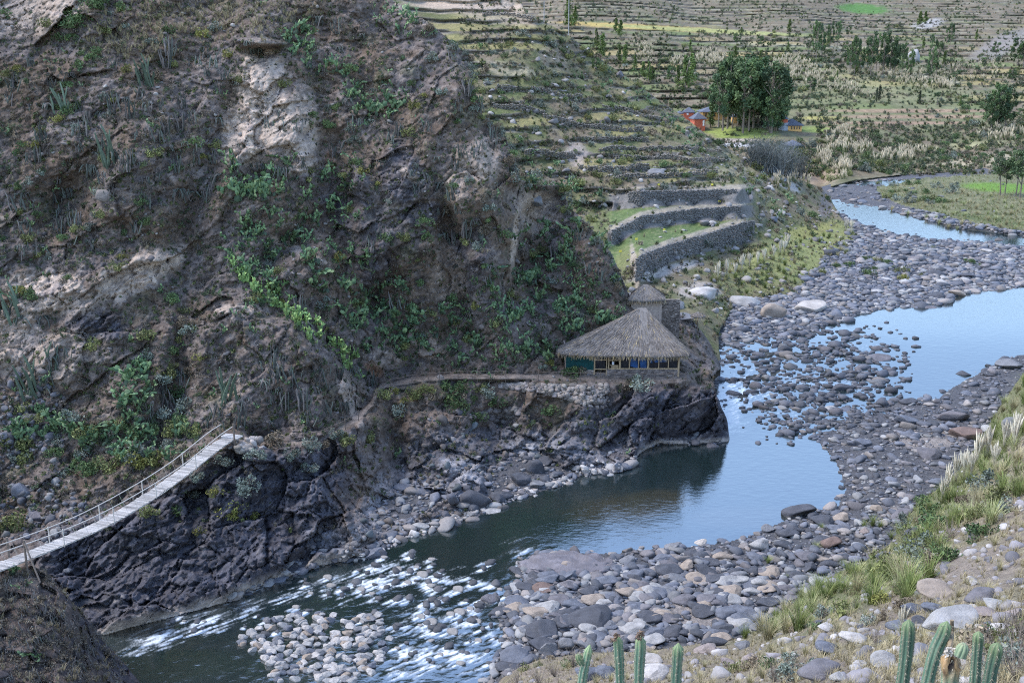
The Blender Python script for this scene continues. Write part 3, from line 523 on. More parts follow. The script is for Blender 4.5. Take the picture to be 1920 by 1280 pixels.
ISL = [(500, 1168), (560, 1152), (640, 1148), (706, 1152), (722, 1180), (735, 1215), (720, 1240), (706, 1262), (690, 1300), (520, 1300), (500, 1262), (480, 1240), (455, 1228), (440, 1205)]
def water_sd(U, V):
    s = np.full(U.shape, -1e9)
    for p in (W_LOW, W_UP, W_FAR, W_TOP):
        q = rough_poly(p, 5, 8, 5); d, _, _ = near_poly(q, U.ravel(), V.ravel()); d = d.reshape(U.shape); s = np.maximum(s, np.where(inside(q, U, V), d, -d))
    return s
_sd = {}
def bedoff(U, V):
    sd = water_sd(U, V); _sd['v'] = sd
    rif = blob(U, V, 1500, 712, 185, 105, soft=.4)
    g = np.stack([U / 30, V / 14, 0 * U], -1); n = fbm(g, 4, 111)
    off = np.where(sd > 0, -.10 - .8 * sstep(0, 26, sd), .05 + .45 * sstep(0, -60, sd))
    off = np.where(sd <= 0, off + .12 * n, off)
    off = np.where(rif > 0, off * (1 - rif) + rif * np.clip(-.12 + .45 * n, -.4, .3), off)
    off = np.where(inside(ISL, U, V), -.32, off); return off + 1.0 * blob(U, V, 1850, 385, 150, 45, 8)
def YC(U, V):
    o = bedoff(U, V); Y = water_Y(U, V)
    ry, rz = rays(U, V); k = -rz / ry
    for _ in range(3): Y = (HH - zw(Y) - o) / k
    return Y
MEADOW = [(1640, 352), (1700, 336), (1800, 330), (1900, 322), (3000, 318), (3000, 460), (1930, 437), (1830, 420), (1740, 398), (1690, 384), (1650, 366)]
def colC(P, U, V, N):
    sd = _sd['v']; n1 = fbm(P / 2.5, 4, 121); n3 = fbm(P / .5, 3, 122); n = .35 * n1
    c = np.zeros(P.shape) + np.array([.135, .135, .145]); c = mixc(c, .7 * sstep(0, .4, n1), (.20, .19, .185)); c = mixc(c, .6 * sstep(.05, .4, n3), (.12, .12, .135))  # bed colour darkened so the gaps between stones read as shadow
    c = mixc(c, sstep(-2, 6, sd), (.07, .075, .07))
    gb = lambda *q, **k: blob(U, V, *q, n=n, **k)
    for q in ((1310, 1155, 56, 26, 10), (1535, 547, 46, 7, 0), (1800, 555, 50, 5, 0), (1690, 960, 40, 12, 0), (1740, 830, 60, 10, 0), (1620, 338, 44, 5, 0), (1790, 812, 40, 7, 0)): c = mixc(c, .9 * gb(*q), (.40, .35, .315))
    mm = np.where(inside(rough_poly(MEADOW, 5, 8, 8), U, V), 1.0, 0.0)
    c = mixc(c, mm * .95, (.20, .205, .10)); c = mixc(c, mm * .6 * sstep(0, .4, n1), (.30, .28, .17)); c = mixc(c, .95 * blob(U, V, 1880, 352, 75, 9, 3, n=n * .4), (.17, .30, .045)); c = mixc(c, .7 * blob(U, V, 1860, 412, 80, 8, 7, n=n), (.13, .165, .06))
    return c * (1 + .3 * n3[..., None]).clip(.5, 1.6)
polyC = [(-300, 1500), (-300, 1000), (1300, 560), (1352, 560), (1480, 470), (1535, 352), (1600, 333), (1700, 321), (1830, 316), (1930, 310), (3000, 303), (3000, 1500)]
LC = Layer('riverbed', axis(-300, 3000, 0, 1926, 2.5, 14), axis(300, 1500, 306, 1284, 2.5, 14), polyC, YC, None, colC, M['bed'], skirt=0)

# ------------------------------------------------------------------ near right bank
D_EDGE = [(1925, 690), (1885, 745), (1850, 800), (1822, 850), (1790, 890), (1740, 930), (1700, 965), (1668, 1020), (1610, 1058), (1540, 1085), (1500, 1120), (1450, 1160), (1395, 1195), (1310, 1206), (1200, 1222), (1100, 1222), (1000, 1236), (950, 1262), (915, 1300), (890, 1360)]
polyD = [(3200, 430), (2600, 500), (2250, 560), (2000, 640)] + D_EDGE + [(860, 1440), (800, 1700), (800, 2000), (3200, 2000)]
D_PTS = [(q[0], q[1], float(water_Y(q[0], q[1], .35))) for q in pl(D_EDGE, step=35)] + [(2000, 640, 136), (2240, 560, 160)]
D_PTS += [(1920, 800, 92), (1920, 900, 62), (1920, 1000, 44), (1850, 900, 70), (1800, 960, 61), (1750, 1020, 53), (1850, 1000, 48), (1700, 1090, 46), (1600, 1130, 45), (1920, 1100, 33), (1800, 1100, 37), (1700, 1160, 36), (1550, 1170, 41), (1450, 1210, 42), (1300, 1230, 48),
  (1200, 1250, 49), (1100, 1260, 51), (1300, 1280, 37), (1500, 1280, 29), (1700, 1280, 22.5), (1920, 1280, 17), (1920, 1200, 23.5), (1100, 1300, 44), (950, 1330, 52), (900, 1500, 30), (1200, 1500, 18), (1500, 1500, 13), (1900, 1500, 9.5), (900, 1750, 15), (1300, 1750, 9.5), (1900, 1750, 6.4), (2240, 900, 45), (2240, 1280, 13), (2240, 1750, 5.5), (1900, 1990, 5), (900, 1990, 9), (2600, 500, 190), (3150, 432, 235), (2700, 700, 80), (2700, 1000, 26), (3150, 900, 32), (3150, 1280, 9), (3150, 1980, 3.6)]
rbfD = RBF(D_PTS)
def dispD(P, U, V, N):
    d = P[..., 1]; return (1.2 * fbm(P / 5, 3, 131) + .5 * fbm(P / 1.2, 3, 132)) * np.clip(d / 50, .15, 1.3)
def colD(P, U, V, N):
    n1 = fbm(P / 2.0, 4, 141); n2 = fbm(P / 6, 3, 142); n3 = fbm(P / .35, 3, 143); n = .35 * n1
    c = np.zeros(P.shape) + np.array([.30, .245, .195]); c = mixc(c, .8 * sstep(-.1, .35, n1), (.36, .31, .20)); c = mixc(c, .6 * sstep(.05, .4, n3), (.20, .165, .125)); c = mixc(c, .5 * sstep(.1, .4, n2), (.25, .235, .13))
    gr = sstep(1250, 1120, V + n * 200) * sstep(120, 40, V - np.interp(U, np.array(D_EDGE)[::-1, 0], np.array(D_EDGE)[::-1, 1]) + n * 120)
    c = mixc(c, .8 * gr, (.17, .185, .085)); c = mixc(c, .8 * blob(U, V, 1830, 1060, 90, 40, 10, n=n), (.32, .265, .22))
    return c * (1 + .35 * n3[..., None]).clip(.5, 1.6)
LD = Layer('near_bank', axis(800, 3200, 890, 1926, 2.5, 20), axis(420, 2000, 686, 1284, 2.5, 20), rough_poly(polyD, 3, 6, 7), rbfD.Y, dispD, colD, M['bank'], skirt=.01)

# ground under everything, out to the horizon
g = np.array([(-6000, -3000, -30), (6000, -3000, -30), (6000, 6000, -30), (-6000, 6000, -30)], float)
link('ground', mesh_np('ground', g, np.array([[0, 1, 2, 3]]), M['bank'], np.array([.2, .18, .15])), kind='structure')

# ------------------------------------------------------------------ water
RAPID = []
_r = np.random.default_rng(909)
for (cu_, cv_, su_, sv_, n_) in ((830, 1190, 75, 60, 70), (640, 1090, 90, 18, 30), (420, 1165, 70, 12, 14), (880, 1100, 60, 40, 18), (760, 1060, 50, 16, 10)):
    RAPID += [(cu_ + _r.normal() * su_, cv_ + _r.normal() * sv_, _r.uniform(9, 24), int(_r.integers(0, 10))) for _ in range(n_)]
FOAM = [(300, 1195, 75, 20, -18, 1), (390, 1165, 70, 22, -14, 1), (450, 1150, 60, 18, -25, .8), (250, 1215, 40, 12, -25, .6), (540, 1118, 60, 12, -20, .8), (600, 1098, 60, 10, -15, .7), (690, 1095, 55, 16, -8, 1), (700, 1070, 60, 12, -12, .9), (640, 1080, 30, 8, 0, .6),
        (740, 1062, 40, 8, -15, .6), (830, 1085, 40, 8, 10, .9), (885, 1090, 40, 8, 12, 1), (840, 1070, 30, 6, -15, .5), (980, 1035, 40, 8, -10, .8), (965, 1012, 25, 6, -20, .5), (790, 1150, 40, 18, 0, .7), (760, 1175, 40, 14, -10, .8), (830, 1180, 60, 20, 0, .7), (920, 1190, 30, 12, 10, .8),
        (780, 1225, 50, 18, -10, 1), (860, 1230, 60, 14, 5, 1), (760, 1262, 40, 16, 0, .9), (800, 1250, 50, 10, -5, .8), (890, 1260, 30, 16, 0, .7), (660, 1130, 40, 8, -10, .5), (850, 1145, 40, 8, 0, .5), (560, 1150, 30, 6, 0, .4),
        (1378, 740, 30, 44, 75, .95), (1368, 780, 22, 28, 0, .95), (1385, 800, 26, 14, 0, .5), (1420, 735, 60, 14, 10, .6), (1480, 715, 70, 12, 0, .5), (1550, 720, 80, 10, 0, .5), (1440, 700, 60, 10, 0, .5), (1460, 770, 60, 12, 10, .5), (1400, 690, 40, 10, 0, .5), (1620, 650, 60, 6, 0, .4), (1600, 730, 60, 6, 0, .4)]
FOAM = [(*f[:5], f[5] * .88) for f in FOAM] + [(a - .45 * w_, b_ + .18 * w_, w_ * .95, w_ * .32, -18, .95) for a, b_, w_, _ in RAPID]
def foam_of(U, V, P):
    m = np.zeros(U.shape)
    for f in FOAM: m = np.maximum(m, f[5] * blob(U, V, *f[:5], n=0, soft=.9))
    a = math.radians(40); X = P[..., 0] * math.cos(a) + P[..., 1] * math.sin(a); T = -P[..., 0] * math.sin(a) + P[..., 1] * math.cos(a)
    q = np.stack([X / 4.2, T / .65, 0 * X], -1); n = ridged(q, 4, 151) + .45 * fbm(q * 2.3, 3, 152)
    q2 = np.stack([X / .7, T / .35, 0 * X + 4], -1); n = n + .38 * fbm(q2, 3, 153)
    n = n + .28 * fbm(np.stack([X / .28, T / .2, 0 * X + 9], -1), 2, 154); return sstep(.70, 1.5, m * .78 + .95 * (n - .12)) * sstep(.05, .3, m), m
def YW(U, V): return water_Y(U, V)
_w = {}
def dispW(P, U, V, N):
    f, m = foam_of(U, V, P); _w['f'] = f; rif = blob(U, V, 1480, 735, 150, 70, soft=.4)
    a = math.radians(40); X = P[..., 0] * math.cos(a) + P[..., 1] * math.sin(a); T = -P[..., 0] * math.sin(a) + P[..., 1] * math.cos(a)
    wv = fbm(np.stack([X / 1.6, T / 1.1, 0 * X], -1), 3, 161) * (.015 + .07 * m + .015 * sstep(1000, 1060, V)) + .05 * f
    return -wv * 1.6
def colW(P, U, V, N):
    c = np.zeros(P.shape) + np.array([.010, .020, .020]); n = fbm(P / 4, 3, 171)
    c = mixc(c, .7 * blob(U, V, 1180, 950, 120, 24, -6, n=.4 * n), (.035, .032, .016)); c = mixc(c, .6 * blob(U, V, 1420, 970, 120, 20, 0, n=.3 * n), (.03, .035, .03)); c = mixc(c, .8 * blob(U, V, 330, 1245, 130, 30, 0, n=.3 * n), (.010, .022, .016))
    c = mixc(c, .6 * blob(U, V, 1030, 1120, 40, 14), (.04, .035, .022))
    return mixc(c, _w['f'], (.66, .72, .76))
def water_mat():
    m, nt, N, L, b = new_mat('river_water'); at = N.new('ShaderNodeAttribute'); at.attribute_name = 'col'; L.new(at.outputs['Color'], b.inputs['Base Color'])
    fo = N.new('ShaderNodeAttribute'); fo.attribute_name = 'foam'
    mr = N.new('ShaderNodeMapRange'); mr.inputs[3].default_value = .06; mr.inputs[4].default_value = .8; L.new(fo.outputs['Fac'], mr.inputs[0]); L.new(mr.outputs[0], b.inputs['Roughness'])
    b.inputs['IOR'].default_value = 4.0
    tc = N.new('ShaderNodeTexCoord'); mp = N.new('ShaderNodeMapping'); mp.inputs['Rotation'].default_value = (0, 0, math.radians(40)); mp.inputs['Scale'].default_value = (.8, 1.6, 1); L.new(tc.outputs['Object'], mp.inputs[0])
    n1 = N.new('ShaderNodeTexNoise'); n1.inputs['Scale'].default_value = 1.3; n1.inputs['Detail'].default_value = 5; n1.inputs['Roughness'].default_value = .6; L.new(mp.outputs[0], n1.inputs['Vector'])
    bp = N.new('ShaderNodeBump'); bp.inputs['Strength'].default_value = .2; bp.inputs['Distance'].default_value = .12; L.new(n1.outputs['Fac'], bp.inputs['Height']); L.new(bp.outputs[0], b.inputs['Normal'])
    return m
M['water'] = water_mat()
LAYERS_GROUND = list(LAYERS)
polyW = [(-300, 1500), (-300, 1040), (1300, 600), (1352, 560), (1480, 470), (1535, 352), (1600, 333), (1700, 321), (3000, 303), (3000, 1500)]
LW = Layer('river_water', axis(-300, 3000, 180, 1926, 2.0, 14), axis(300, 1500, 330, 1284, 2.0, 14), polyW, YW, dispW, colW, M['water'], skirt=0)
a_ = LW.me.attributes.new('foam', 'FLOAT', 'POINT'); a_.data.foreach_set('value', _w['f'][LW.mask].astype(np.float32))
LAYERS.remove(LW)
# ------------------------------------------------------------------ templates
import bmesh
def ico(sub):
    bm = bmesh.new(); bmesh.ops.create_icosphere(bm, subdivisions=sub, radius=1); V = np.array([v.co[:] for v in bm.verts]); T = np.array([[v.index for v in f.verts] for f in bm.faces]); bm.free(); return V, T
ICO = {k: ico(k) for k in (1, 2, 3, 4)}
def rock_shape(seed, sub=3, cuts=9, rough=.10):
    r = np.random.default_rng(seed); V, T = ICO[sub]; V = V.copy()
    V *= 1 + .22 * fbm(V * 1.1 + seed * 7.7, 2, seed)[:, None]
    for k in range(cuts):
        n = r.normal(size=3); n /= np.linalg.norm(n); h = r.uniform(.40, .82); d = V @ n; V = V - np.maximum(d - h, 0)[:, None] * n * r.uniform(.85, 1)
    if rough: V *= 1 + rough * fbm(V * 3.2 + seed, 4, seed + 5)[:, None]
    V -= (V.max(0) + V.min(0)) / 2; V /= (V.max(0) - V.min(0)) / 2
    return V, T
RK = [rock_shape(k, 3, 9 + k % 3 * 4, .05) for k in range(10)]
RK2 = [rock_shape(40 + k, 2, 9, .03) for k in range(10)]; RK1 = [rock_shape(60 + k, 1, 6, .0) for k in range(10)]
GREYS = {'dark grey': (.095, .098, .112), 'blue-grey': (.165, .175, .205), 'grey': (.22, .22, .23), 'pale grey': (.40, .385, .37), 'pale': (.52, .47, .42), 'pinkish': (.34, .28, .255), 'purple-grey': (.18, .168, .178), 'reddish brown': (.22, .155, .13), 'tan': (.38, .31, .25), 'white': (.54, .50, .465)}
ROCKM = {}
def rock_mesh(k, colour, stain):
    key = (k, colour, stain)
    if key not in ROCKM:
        V, T = RK[k]; c = np.tile(np.array(GREYS[colour]), (len(V), 1)); n = fbm(V * 2.3 + k, 3, 5)
        c = c * (1 + .3 * n[:, None]); m = .55 * sstep(.15, .5, fbm(V * 1.6 + 3 * k, 3, 9)); c = mixc(c, m, np.array(GREYS[colour]) * .6)
        if stain: c = mixc(c, .85 * sstep(-.15, -.4, V[:, 2] + .2 * n), (.46, .42, .38))
        ROCKM[key] = mesh_np('rock', V, T, M['rock'], c)
    return ROCKM[key]
def rot_z(V, a): c, s = math.cos(a), math.sin(a); return V @ np.array([[c, s, 0], [-s, c, 0], [0, 0, 1]])
# ---- labels
LM = [(495, 200, 'the pale rock scar'), (100, 545, 'the far-left pale outcrop'), (440, 575, 'the bare spur ledge'), (435, 800, 'the far bridge posts'), (215, 940, 'the rope bridge middle'), (50, 1050, 'the near bridge posts'),
      (1165, 650, 'the thatched hut'), (1210, 555, 'the thatched tower'), (705, 740, 'the path bend'), (860, 708, 'the level path'), (560, 832, 'the lower path'), (70, 20, 'the tan corner cliff'), (300, 350, 'the left slope centre'),
      (885, 112, 'the ridge crest'), (700, 110, 'the upper right slope'), (965, 440, 'the white ridge streak'), (985, 845, 'the cream riverside stain'), (175, 605, 'the dark purple patch'), (488, 88, 'the scar overhang'), (1345, 800, 'the dark rock point'),
      (600, 400, 'the dark cliff middle'), (800, 420, 'the brown cliff face'), (690, 900, 'the brown gully rock'), (300, 1060, 'the dark river cliff'), (560, 590, 'the bright cactus strip'), (880, 920, 'the dark bank boulder'),
      (1280, 438, 'the lower terrace field'), (1280, 372, 'the upper terrace walls'), (1305, 222, 'the red houses'), (1488, 236, 'the turreted ochre house'), (1405, 175, 'the tall grove'), (1445, 285, 'the bare willow thicket'), (1552, 390, 'the river rock nose'),
      (1716, 100, 'the egg-shaped rock'), (1618, 17, 'the green hill field'), (860, 10, 'the tan top cliff'), (1225, 52, 'the orange-edged field'), (1080, 290, 'the bare landslip'), (1025, 375, 'the ruined wall'), (960, 130, 'the pale terrace ledge'), (1650, 215, 'the reddish crop rows'), (1660, 300, 'the white plumes bank'),
      (1450, 579, 'the striped boulder'), (1522, 574, 'the long pale boulder'), (1850, 590, 'the upper pool'), (1700, 430, 'the far river reach'), (1440, 900, 'the lower pool'), (1500, 954, 'the big poolside boulder'), (1060, 1055, 'the flat rock ledge'),
      (600, 1200, 'the pale cobble island'), (350, 1185, 'the long white rapid'), (820, 1230, 'the wide lower rapid'), (1310, 1150, 'the sand patch'), (1550, 1110, 'the biggest green tussocks'), (1794, 1159, 'the large pale boulder'), (1180, 1230, 'the left cactus group'), (1790, 1225, 'the right cactus group'),
      (1885, 352, 'the bright meadow'), (1570, 500, 'the grassy river flat'), (1460, 735, 'the rocky riffle'), (1650, 672, 'the midstream boulder'), (1791, 778, 'the broad gravel boulder'), (1200, 1110, 'the boulder heap'), (1860, 880, 'the plumed bank grass'), (1850, 1060, 'the bare bank soil'), (1420, 510, 'the plumed grass bank'), (1650, 880, 'the gravel bar'), (1700, 520, 'the upper gravel bar')]
ORD = ['', 'second', 'third', 'fourth', 'fifth', 'sixth', 'seventh', 'eighth', 'ninth', 'tenth', 'eleventh', 'twelfth', 'thirteenth', 'fourteenth', 'fifteenth', 'sixteenth', 'seventeenth', 'eighteenth', 'nineteenth', 'twentieth'] + [f'{k}th' for k in range(21, 60)]
LABQ = {}
def want_label(o, what, u, v):
    """label from the look and the nearest landmark; ties are told apart by their order outward from it"""
    best = min(LM, key=lambda q: ((q[0] - u) ** 2 + (q[1] - v) ** 2) if (q[0] - u) ** 2 + (q[1] - v) ** 2 > 64 else 1e9)
    dx, dy = u - best[0], v - best[1]; ax, ay = abs(dx), abs(dy)
    h = 'left' if dx < 0 else 'right'; ve = 'above' if dy < 0 else 'below'
    d = f'{h} of' if ax > 2.4 * ay else (ve if ay > 2.4 * ax else f'{ve} and {h} of')
    LABQ.setdefault((what, d, best[2]), []).append((math.hypot(dx, dy), o))
def set_labels():
    for (what, d, t), L in LABQ.items():
        L.sort(key=lambda q: q[0])
        for k, (_, o) in enumerate(L):
            s = f'{what} {d} {t}' + ('' if len(L) == 1 else (', nearest of them' if k == 0 else f', {ORD[k]} nearest'))
            if len(s.split()) > 16: s = s.replace(' above and ', ' upper ').replace(' below and ', ' lower ').replace(', nearest of them', ', nearest')
            o['label'] = s
# ---- plants (numpy templates)
def quads(C, A, B):                          # leaf quads from centres and two half axes
    V = np.stack([C - A - B, C + A - B, C + A + B, C - A + B], 1).reshape(-1, 3); return V, np.arange(len(C) * 4).reshape(-1, 4)
def rdir(r, n): d = r.normal(size=(n, 3)); return d / np.linalg.norm(d, axis=1)[:, None]
def bush_shape(seed, n=420, leaf=.06, twigs=14, tall=.8, clumps=9, col=(.07, .09, .04), col2=(.12, .14, .06), twc=(.16, .13, .10)):
    r = np.random.default_rng(seed); mb = MB()
    cc = rdir(r, clumps); cc[:, 2] = np.abs(cc[:, 2]); cc *= r.uniform(.25, .72, (clumps, 1)); cc[:, 2] *= tall * 1.2; cc[:, 2] += .12
    k = r.integers(0, clumps, n); C = cc[k] + rdir(r, n) * (r.uniform(.3, 1, (n, 1)) ** .5) * r.uniform(.22, .40, clumps)[k][:, None]; C[:, 2] = np.maximum(C[:, 2], .02)
    a = rdir(r, n); b = np.cross(a, rdir(r, n)); b /= np.linalg.norm(b, axis=1)[:, None] + 1e-6; s = leaf * r.uniform(.6, 1.4, (n, 1))
    V, Q = quads(C, a * s, b * s * .45); kc = r.random(clumps)[k]; c = np.array(col) * (1 - kc[:, None]) + np.array(col2) * kc[:, None]; c *= r.uniform(.75, 1.25, (n, 1))
    mb.add(V, Q, c=np.repeat(c, 4, 0))
    for q in range(twigs):
        e = cc[q % clumps] * r.uniform(.9, 1.5) + r.normal(size=3) * .1; e[2] = abs(e[2]); m = e * .5 + r.normal(size=3) * .08; mb.tube([(0, 0, -.1), m, e], [.025, .016, .006], 3, np.array(twc), cap=False)
    return mb
def tuft_shape(seed, n=90, h=1.0, spread=.6, droop=.5, w=.014, col=(.20, .22, .08), col2=(.34, .31, .15), plumes=0, pc=(.66, .60, .47), seg=3, ph=1.5):
    r = np.random.default_rng(seed); mb = MB(); az = r.uniform(0, 2 * np.pi, n); L = h * r.uniform(.6, 1.1, n); sp = spread * r.uniform(.15, 1, n); t = np.linspace(0, 1, seg + 1)
    rr = sp[:, None] * (t[None] ** 1.5) * L[:, None]; zz = L[:, None] * (t[None] - droop * (sp / spread)[:, None] * t[None] ** 2.4 * .75); b0 = r.uniform(0, .12, n) * h
    X = (rr + b0[:, None]) * np.cos(az)[:, None]; Yy = (rr + b0[:, None]) * np.sin(az)[:, None]; Cn = np.stack([X, Yy, zz], -1); sd = np.stack([-np.sin(az), np.cos(az), 0 * az], -1)[:, None] * (w * h * (1.05 - t))[None, :, None]
    V = np.stack([Cn - sd, Cn + sd], 2).reshape(-1, 3); i = (np.arange(n)[:, None] * (seg + 1) + np.arange(seg)[None]).ravel() * 2; Q = np.stack([i, i + 1, i + 3, i + 2], -1)
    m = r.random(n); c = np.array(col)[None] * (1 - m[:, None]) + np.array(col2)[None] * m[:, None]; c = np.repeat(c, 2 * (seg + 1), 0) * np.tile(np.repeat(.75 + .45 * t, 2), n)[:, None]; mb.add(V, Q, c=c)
    for q in range(plumes):
        a = r.uniform(0, 6.28); l = ph * h * r.uniform(.75, 1.1); s = r.uniform(.05, .35); p = [np.array([math.cos(a) * s * x ** 1.6, math.sin(a) * s * x ** 1.6, l * x]) for x in (0, .35, .62, .75, .9, 1.02)]
        mb.tube(p[:3], .006 * h, 3, np.array(pc) * .75, cap=False); mb.tube(p[2:], np.array([.010, .036, .032, .006]) * h, 5, np.array(pc) * r.uniform(.8, 1.1), cap=False)
    return mb
def opuntia_shape(seed, pads=30, size=.17):
    r = np.random.default_rng(seed); mb = MB(); th = np.arange(8) * np.pi / 4; ring = np.stack([np.cos(th) * .62, np.sin(th), 0 * th], -1)
    def pad(c, up, nrm, s, col):
        up = up / np.linalg.norm(up); x = np.cross(up, nrm); x /= np.linalg.norm(x) + 1e-6; nn = np.cross(x, up); Mx = np.stack([x, up, nn]); P = ring @ Mx * s + c + up * s
        V = np.vstack([P, c + up * s + nn * s * .16, c + up * s - nn * s * .16]); T = [(k, (k + 1) % 8, 8) for k in range(8)] + [((k + 1) % 8, k, 9) for k in range(8)]; mb.add(V, T=T, c=col); return c + up * s * 2, up, x, nn
    tips = []
    for k in range(max(3, pads // 6)):
        c = np.array([r.normal() * .22, r.normal() * .22, -.05]); tips.append(pad(c, np.array([r.normal() * .35, r.normal() * .35, 1.0]), rdir(r, 1)[0], size * r.uniform(.9, 1.3), np.array((.055, .085, .05)) * r.uniform(.7, 1.1)))
    for q in tips: mb.tube([(0, 0, -.12), q[0] - q[1] * size * 1.2], .045, 4, np.array((.10, .11, .07)))
    while pads > 0:
        t = tips[r.integers(0, len(tips))]; c, up, x, nn = t; nu = up + x * r.normal() * .8 + nn * r.normal() * .5; nu[2] += .15
        if c[2] > 1.25: nu[2] -= .9
        g = r.random(); col = np.array((.06, .12, .06)) * (1 - g) + np.array((.19, .27, .12)) * g; tips.append(pad(c - up * size * .15, nu, nn + r.normal(size=3) * .8, size * r.uniform(.7, 1.15), col * r.uniform(.8, 1.25))); pads -= 1
    return mb
def stems_shape(seed, n=10, L=2.2, droop=0, rad=.075, col=(.095, .108, .092), dead=.3):
    """clump of columnar cactus stems: upright, leaning or hanging"""
    r = np.random.default_rng(seed); mb = MB()
    for k in range(n):
        a = r.uniform(0, 6.28); s = r.uniform(.1, .8); l = L * r.uniform(.4, 1); b = np.array([r.normal() * .32, r.normal() * .22, -.1]); d = np.array([math.cos(a) * s, math.sin(a) * s * .5 - .3 * droop, 0]); pts = []
        for t in np.linspace(0, 1, 5):
            z = l * (t if not droop else (.5 * t - droop * 1.3 * t * t)); pts.append(b + d * l * t ** 1.2 * .8 + np.array([0, 0, z]) + r.normal(size=3) * .03 * (t > 0))
        c = np.array(col) * r.uniform(.7, 1.3) if r.random() > dead else np.array((.15, .135, .125)) * r.uniform(.7, 1.25); q = rad * r.uniform(.7, 1.25); mb.tube(pts, [q * .8, q, q, q * .95, q * .5], 5, c)
    return mb
TPL = {}
def tpl(key, f, mat, smooth=False):
    if key not in TPL: TPL[key] = f().build(key.rstrip('0123456789'), mat, smooth)
    return TPL[key]
def merge_scatter(name, shapes, items, mat, label, cat=None):
    """one mesh of many small uncountable pieces: items = (shape index, position, scale xyz, yaw, tint)"""
    Vs, Qs, Ts, Cs, n = [], [], [], [], 0
    P = np.array([i[1] for i in items]); K = np.array([i[0] for i in items]); S = np.array([np.broadcast_to(i[2], 3) for i in items]); A = np.array([i[3] for i in items]); T = np.array([np.broadcast_to(i[4], 3) for i in items])
    for k in range(len(shapes)):
        m = K == k
        if not m.any(): continue
        V, Q, Tr, c = shapes[k]; p, s, a, t = P[m], S[m], A[m], T[m]; W = V[None] * s[:, None]; ca, sa = np.cos(a)[:, None], np.sin(a)[:, None]
        W = np.stack([W[..., 0] * ca - W[..., 1] * sa, W[..., 0] * sa + W[..., 1] * ca, W[..., 2]], -1) + p[:, None]; off = (n + np.arange(m.sum()) * len(V))[:, None, None]
        if Q is not None and len(Q): Qs.append((Q[None] + off).reshape(-1, Q.shape[1]))
        if Tr is not None and len(Tr): Ts.append((Tr[None] + off).reshape(-1, 3))
        Vs.append(W.reshape(-1, 3)); Cs.append((c[None] * t[:, None]).reshape(-1, 3)); n += m.sum() * len(V)
    fs = ([np.vstack(Qs)] if Qs else []) + ([np.vstack(Ts)] if Ts else [])
    return link(name, mesh_np(name, np.vstack(Vs), fs, mat, np.vstack(Cs), name == 'river_gravel'), kind='stuff', label=label, cat=cat)
def shp(mb): return (np.vstack(mb.V), np.vstack(mb.Q) if mb.Q else None, np.vstack(mb.T) if mb.T else None, np.vstack(mb.C))
def g1(u, v, only=None):
    P, ok = ground([u], [v], only); return P[0] if ok[0] else None
def sample_density(f, n, box, seed, maxtry=40):
    r = np.random.default_rng(seed); out = []
    while len(out) < n and maxtry:
        u = r.uniform(box[0], box[2], n * 2); v = r.uniform(box[1], box[3], n * 2); k = r.random(n * 2) < f(u, v); out += list(zip(u[k], v[k])); maxtry -= 1
    return out[:n]
def zone_sum(Z): return lambda u, v: np.clip(np.max([z[5] * blob(u, v, *z[:5], soft=.5) for z in Z], axis=0), 0, 1)
def spaced(pts, px):                         # thin out crowding
    keep = []
    for p in pts:
        if all((p[0] - q[0]) ** 2 + (p[1] - q[1]) ** 2 > (px(*p)) ** 2 for q in keep): keep.append(p)
    return keep
# ------------------------------------------------------------------ rope bridge
DECK = [(428, 821), (422, 824), (390, 847), (360, 873), (310, 910), (250, 950), (187, 985), (125, 1012), (62, 1037), (12, 1057), (-45, 1078)]
bf = unp(428, 821, 87.8); bn = unp(12, 1057, 64.5)
def on_line(u, v):
    ry, rz = rays(u, v); k = (u - 960) / ry; d = bn[:2] - bf[:2]; t = (k * bf[1] - bf[0]) / (d[0] - k * d[1]); Y = bf[1] + t * d[1]; return np.array([bf[0] + t * d[0], Y, HH + Y * rz / ry])
DP = np.array([on_line(*q) for q in DECK]); DP = pl(np.c_[DP[:, :2], DP[:, 2]], n=160)
DP[:, 2] = np.convolve(np.pad(DP[:, 2], 12, 'edge'), np.ones(25) / 25, 'valid')
bd = (bn - bf); bd[2] = 0; bd /= np.linalg.norm(bd); bs = np.array([-bd[1], bd[0], 0]); bs *= np.sign(bs[0])       # sideways, to the right in the picture
root = empty('rope_bridge', DP[0], 'swaying plank footbridge with rope handrails crossing the gorge at left', 'bridge'); org = DP[0]
root.location = [float(x) for x in org]
mb = MB(); r = np.random.default_rng(5); arc = np.concatenate([[0], np.cumsum(np.linalg.norm(np.diff(DP, axis=0), axis=1))])
def deck_at(s): return np.array([np.interp(s, arc, DP[:, k]) for k in range(3)])
HWD = .62
for s in np.arange(0, arc[-1], .21):
    p = deck_at(s); q = deck_at(s + .18); t = q - p; t /= np.linalg.norm(t); up = np.cross(bs, t); up *= np.sign(up[2]); w = HWD + r.normal() * .035; j = r.normal() * .02
    a = p - org; A = bs * w; B = t * .095; U = up * .025; c0 = a + bs * j + t * .09 + up * r.normal() * .008
    V = [c0 + x * A + y * B + z * U + (r.normal() * .012) * t for z in (-1, 1) for y in (-1, 1) for x in (-1, 1)]
    mb.add(V, [(0, 2, 3, 1), (4, 5, 7, 6), (0, 1, 5, 4), (2, 6, 7, 3), (0, 4, 6, 2), (1, 3, 7, 5)], c=np.array((.41, .39, .37)) * r.uniform(.62, 1.15))
obj('deck', mb, M['plank'], root)
def side_line(off, lift, a=0, b=None, n=90): return np.array([deck_at(s) - org + bs * off + np.array([0, 0, lift]) for s in np.linspace(a, b or arc[-1], n)])
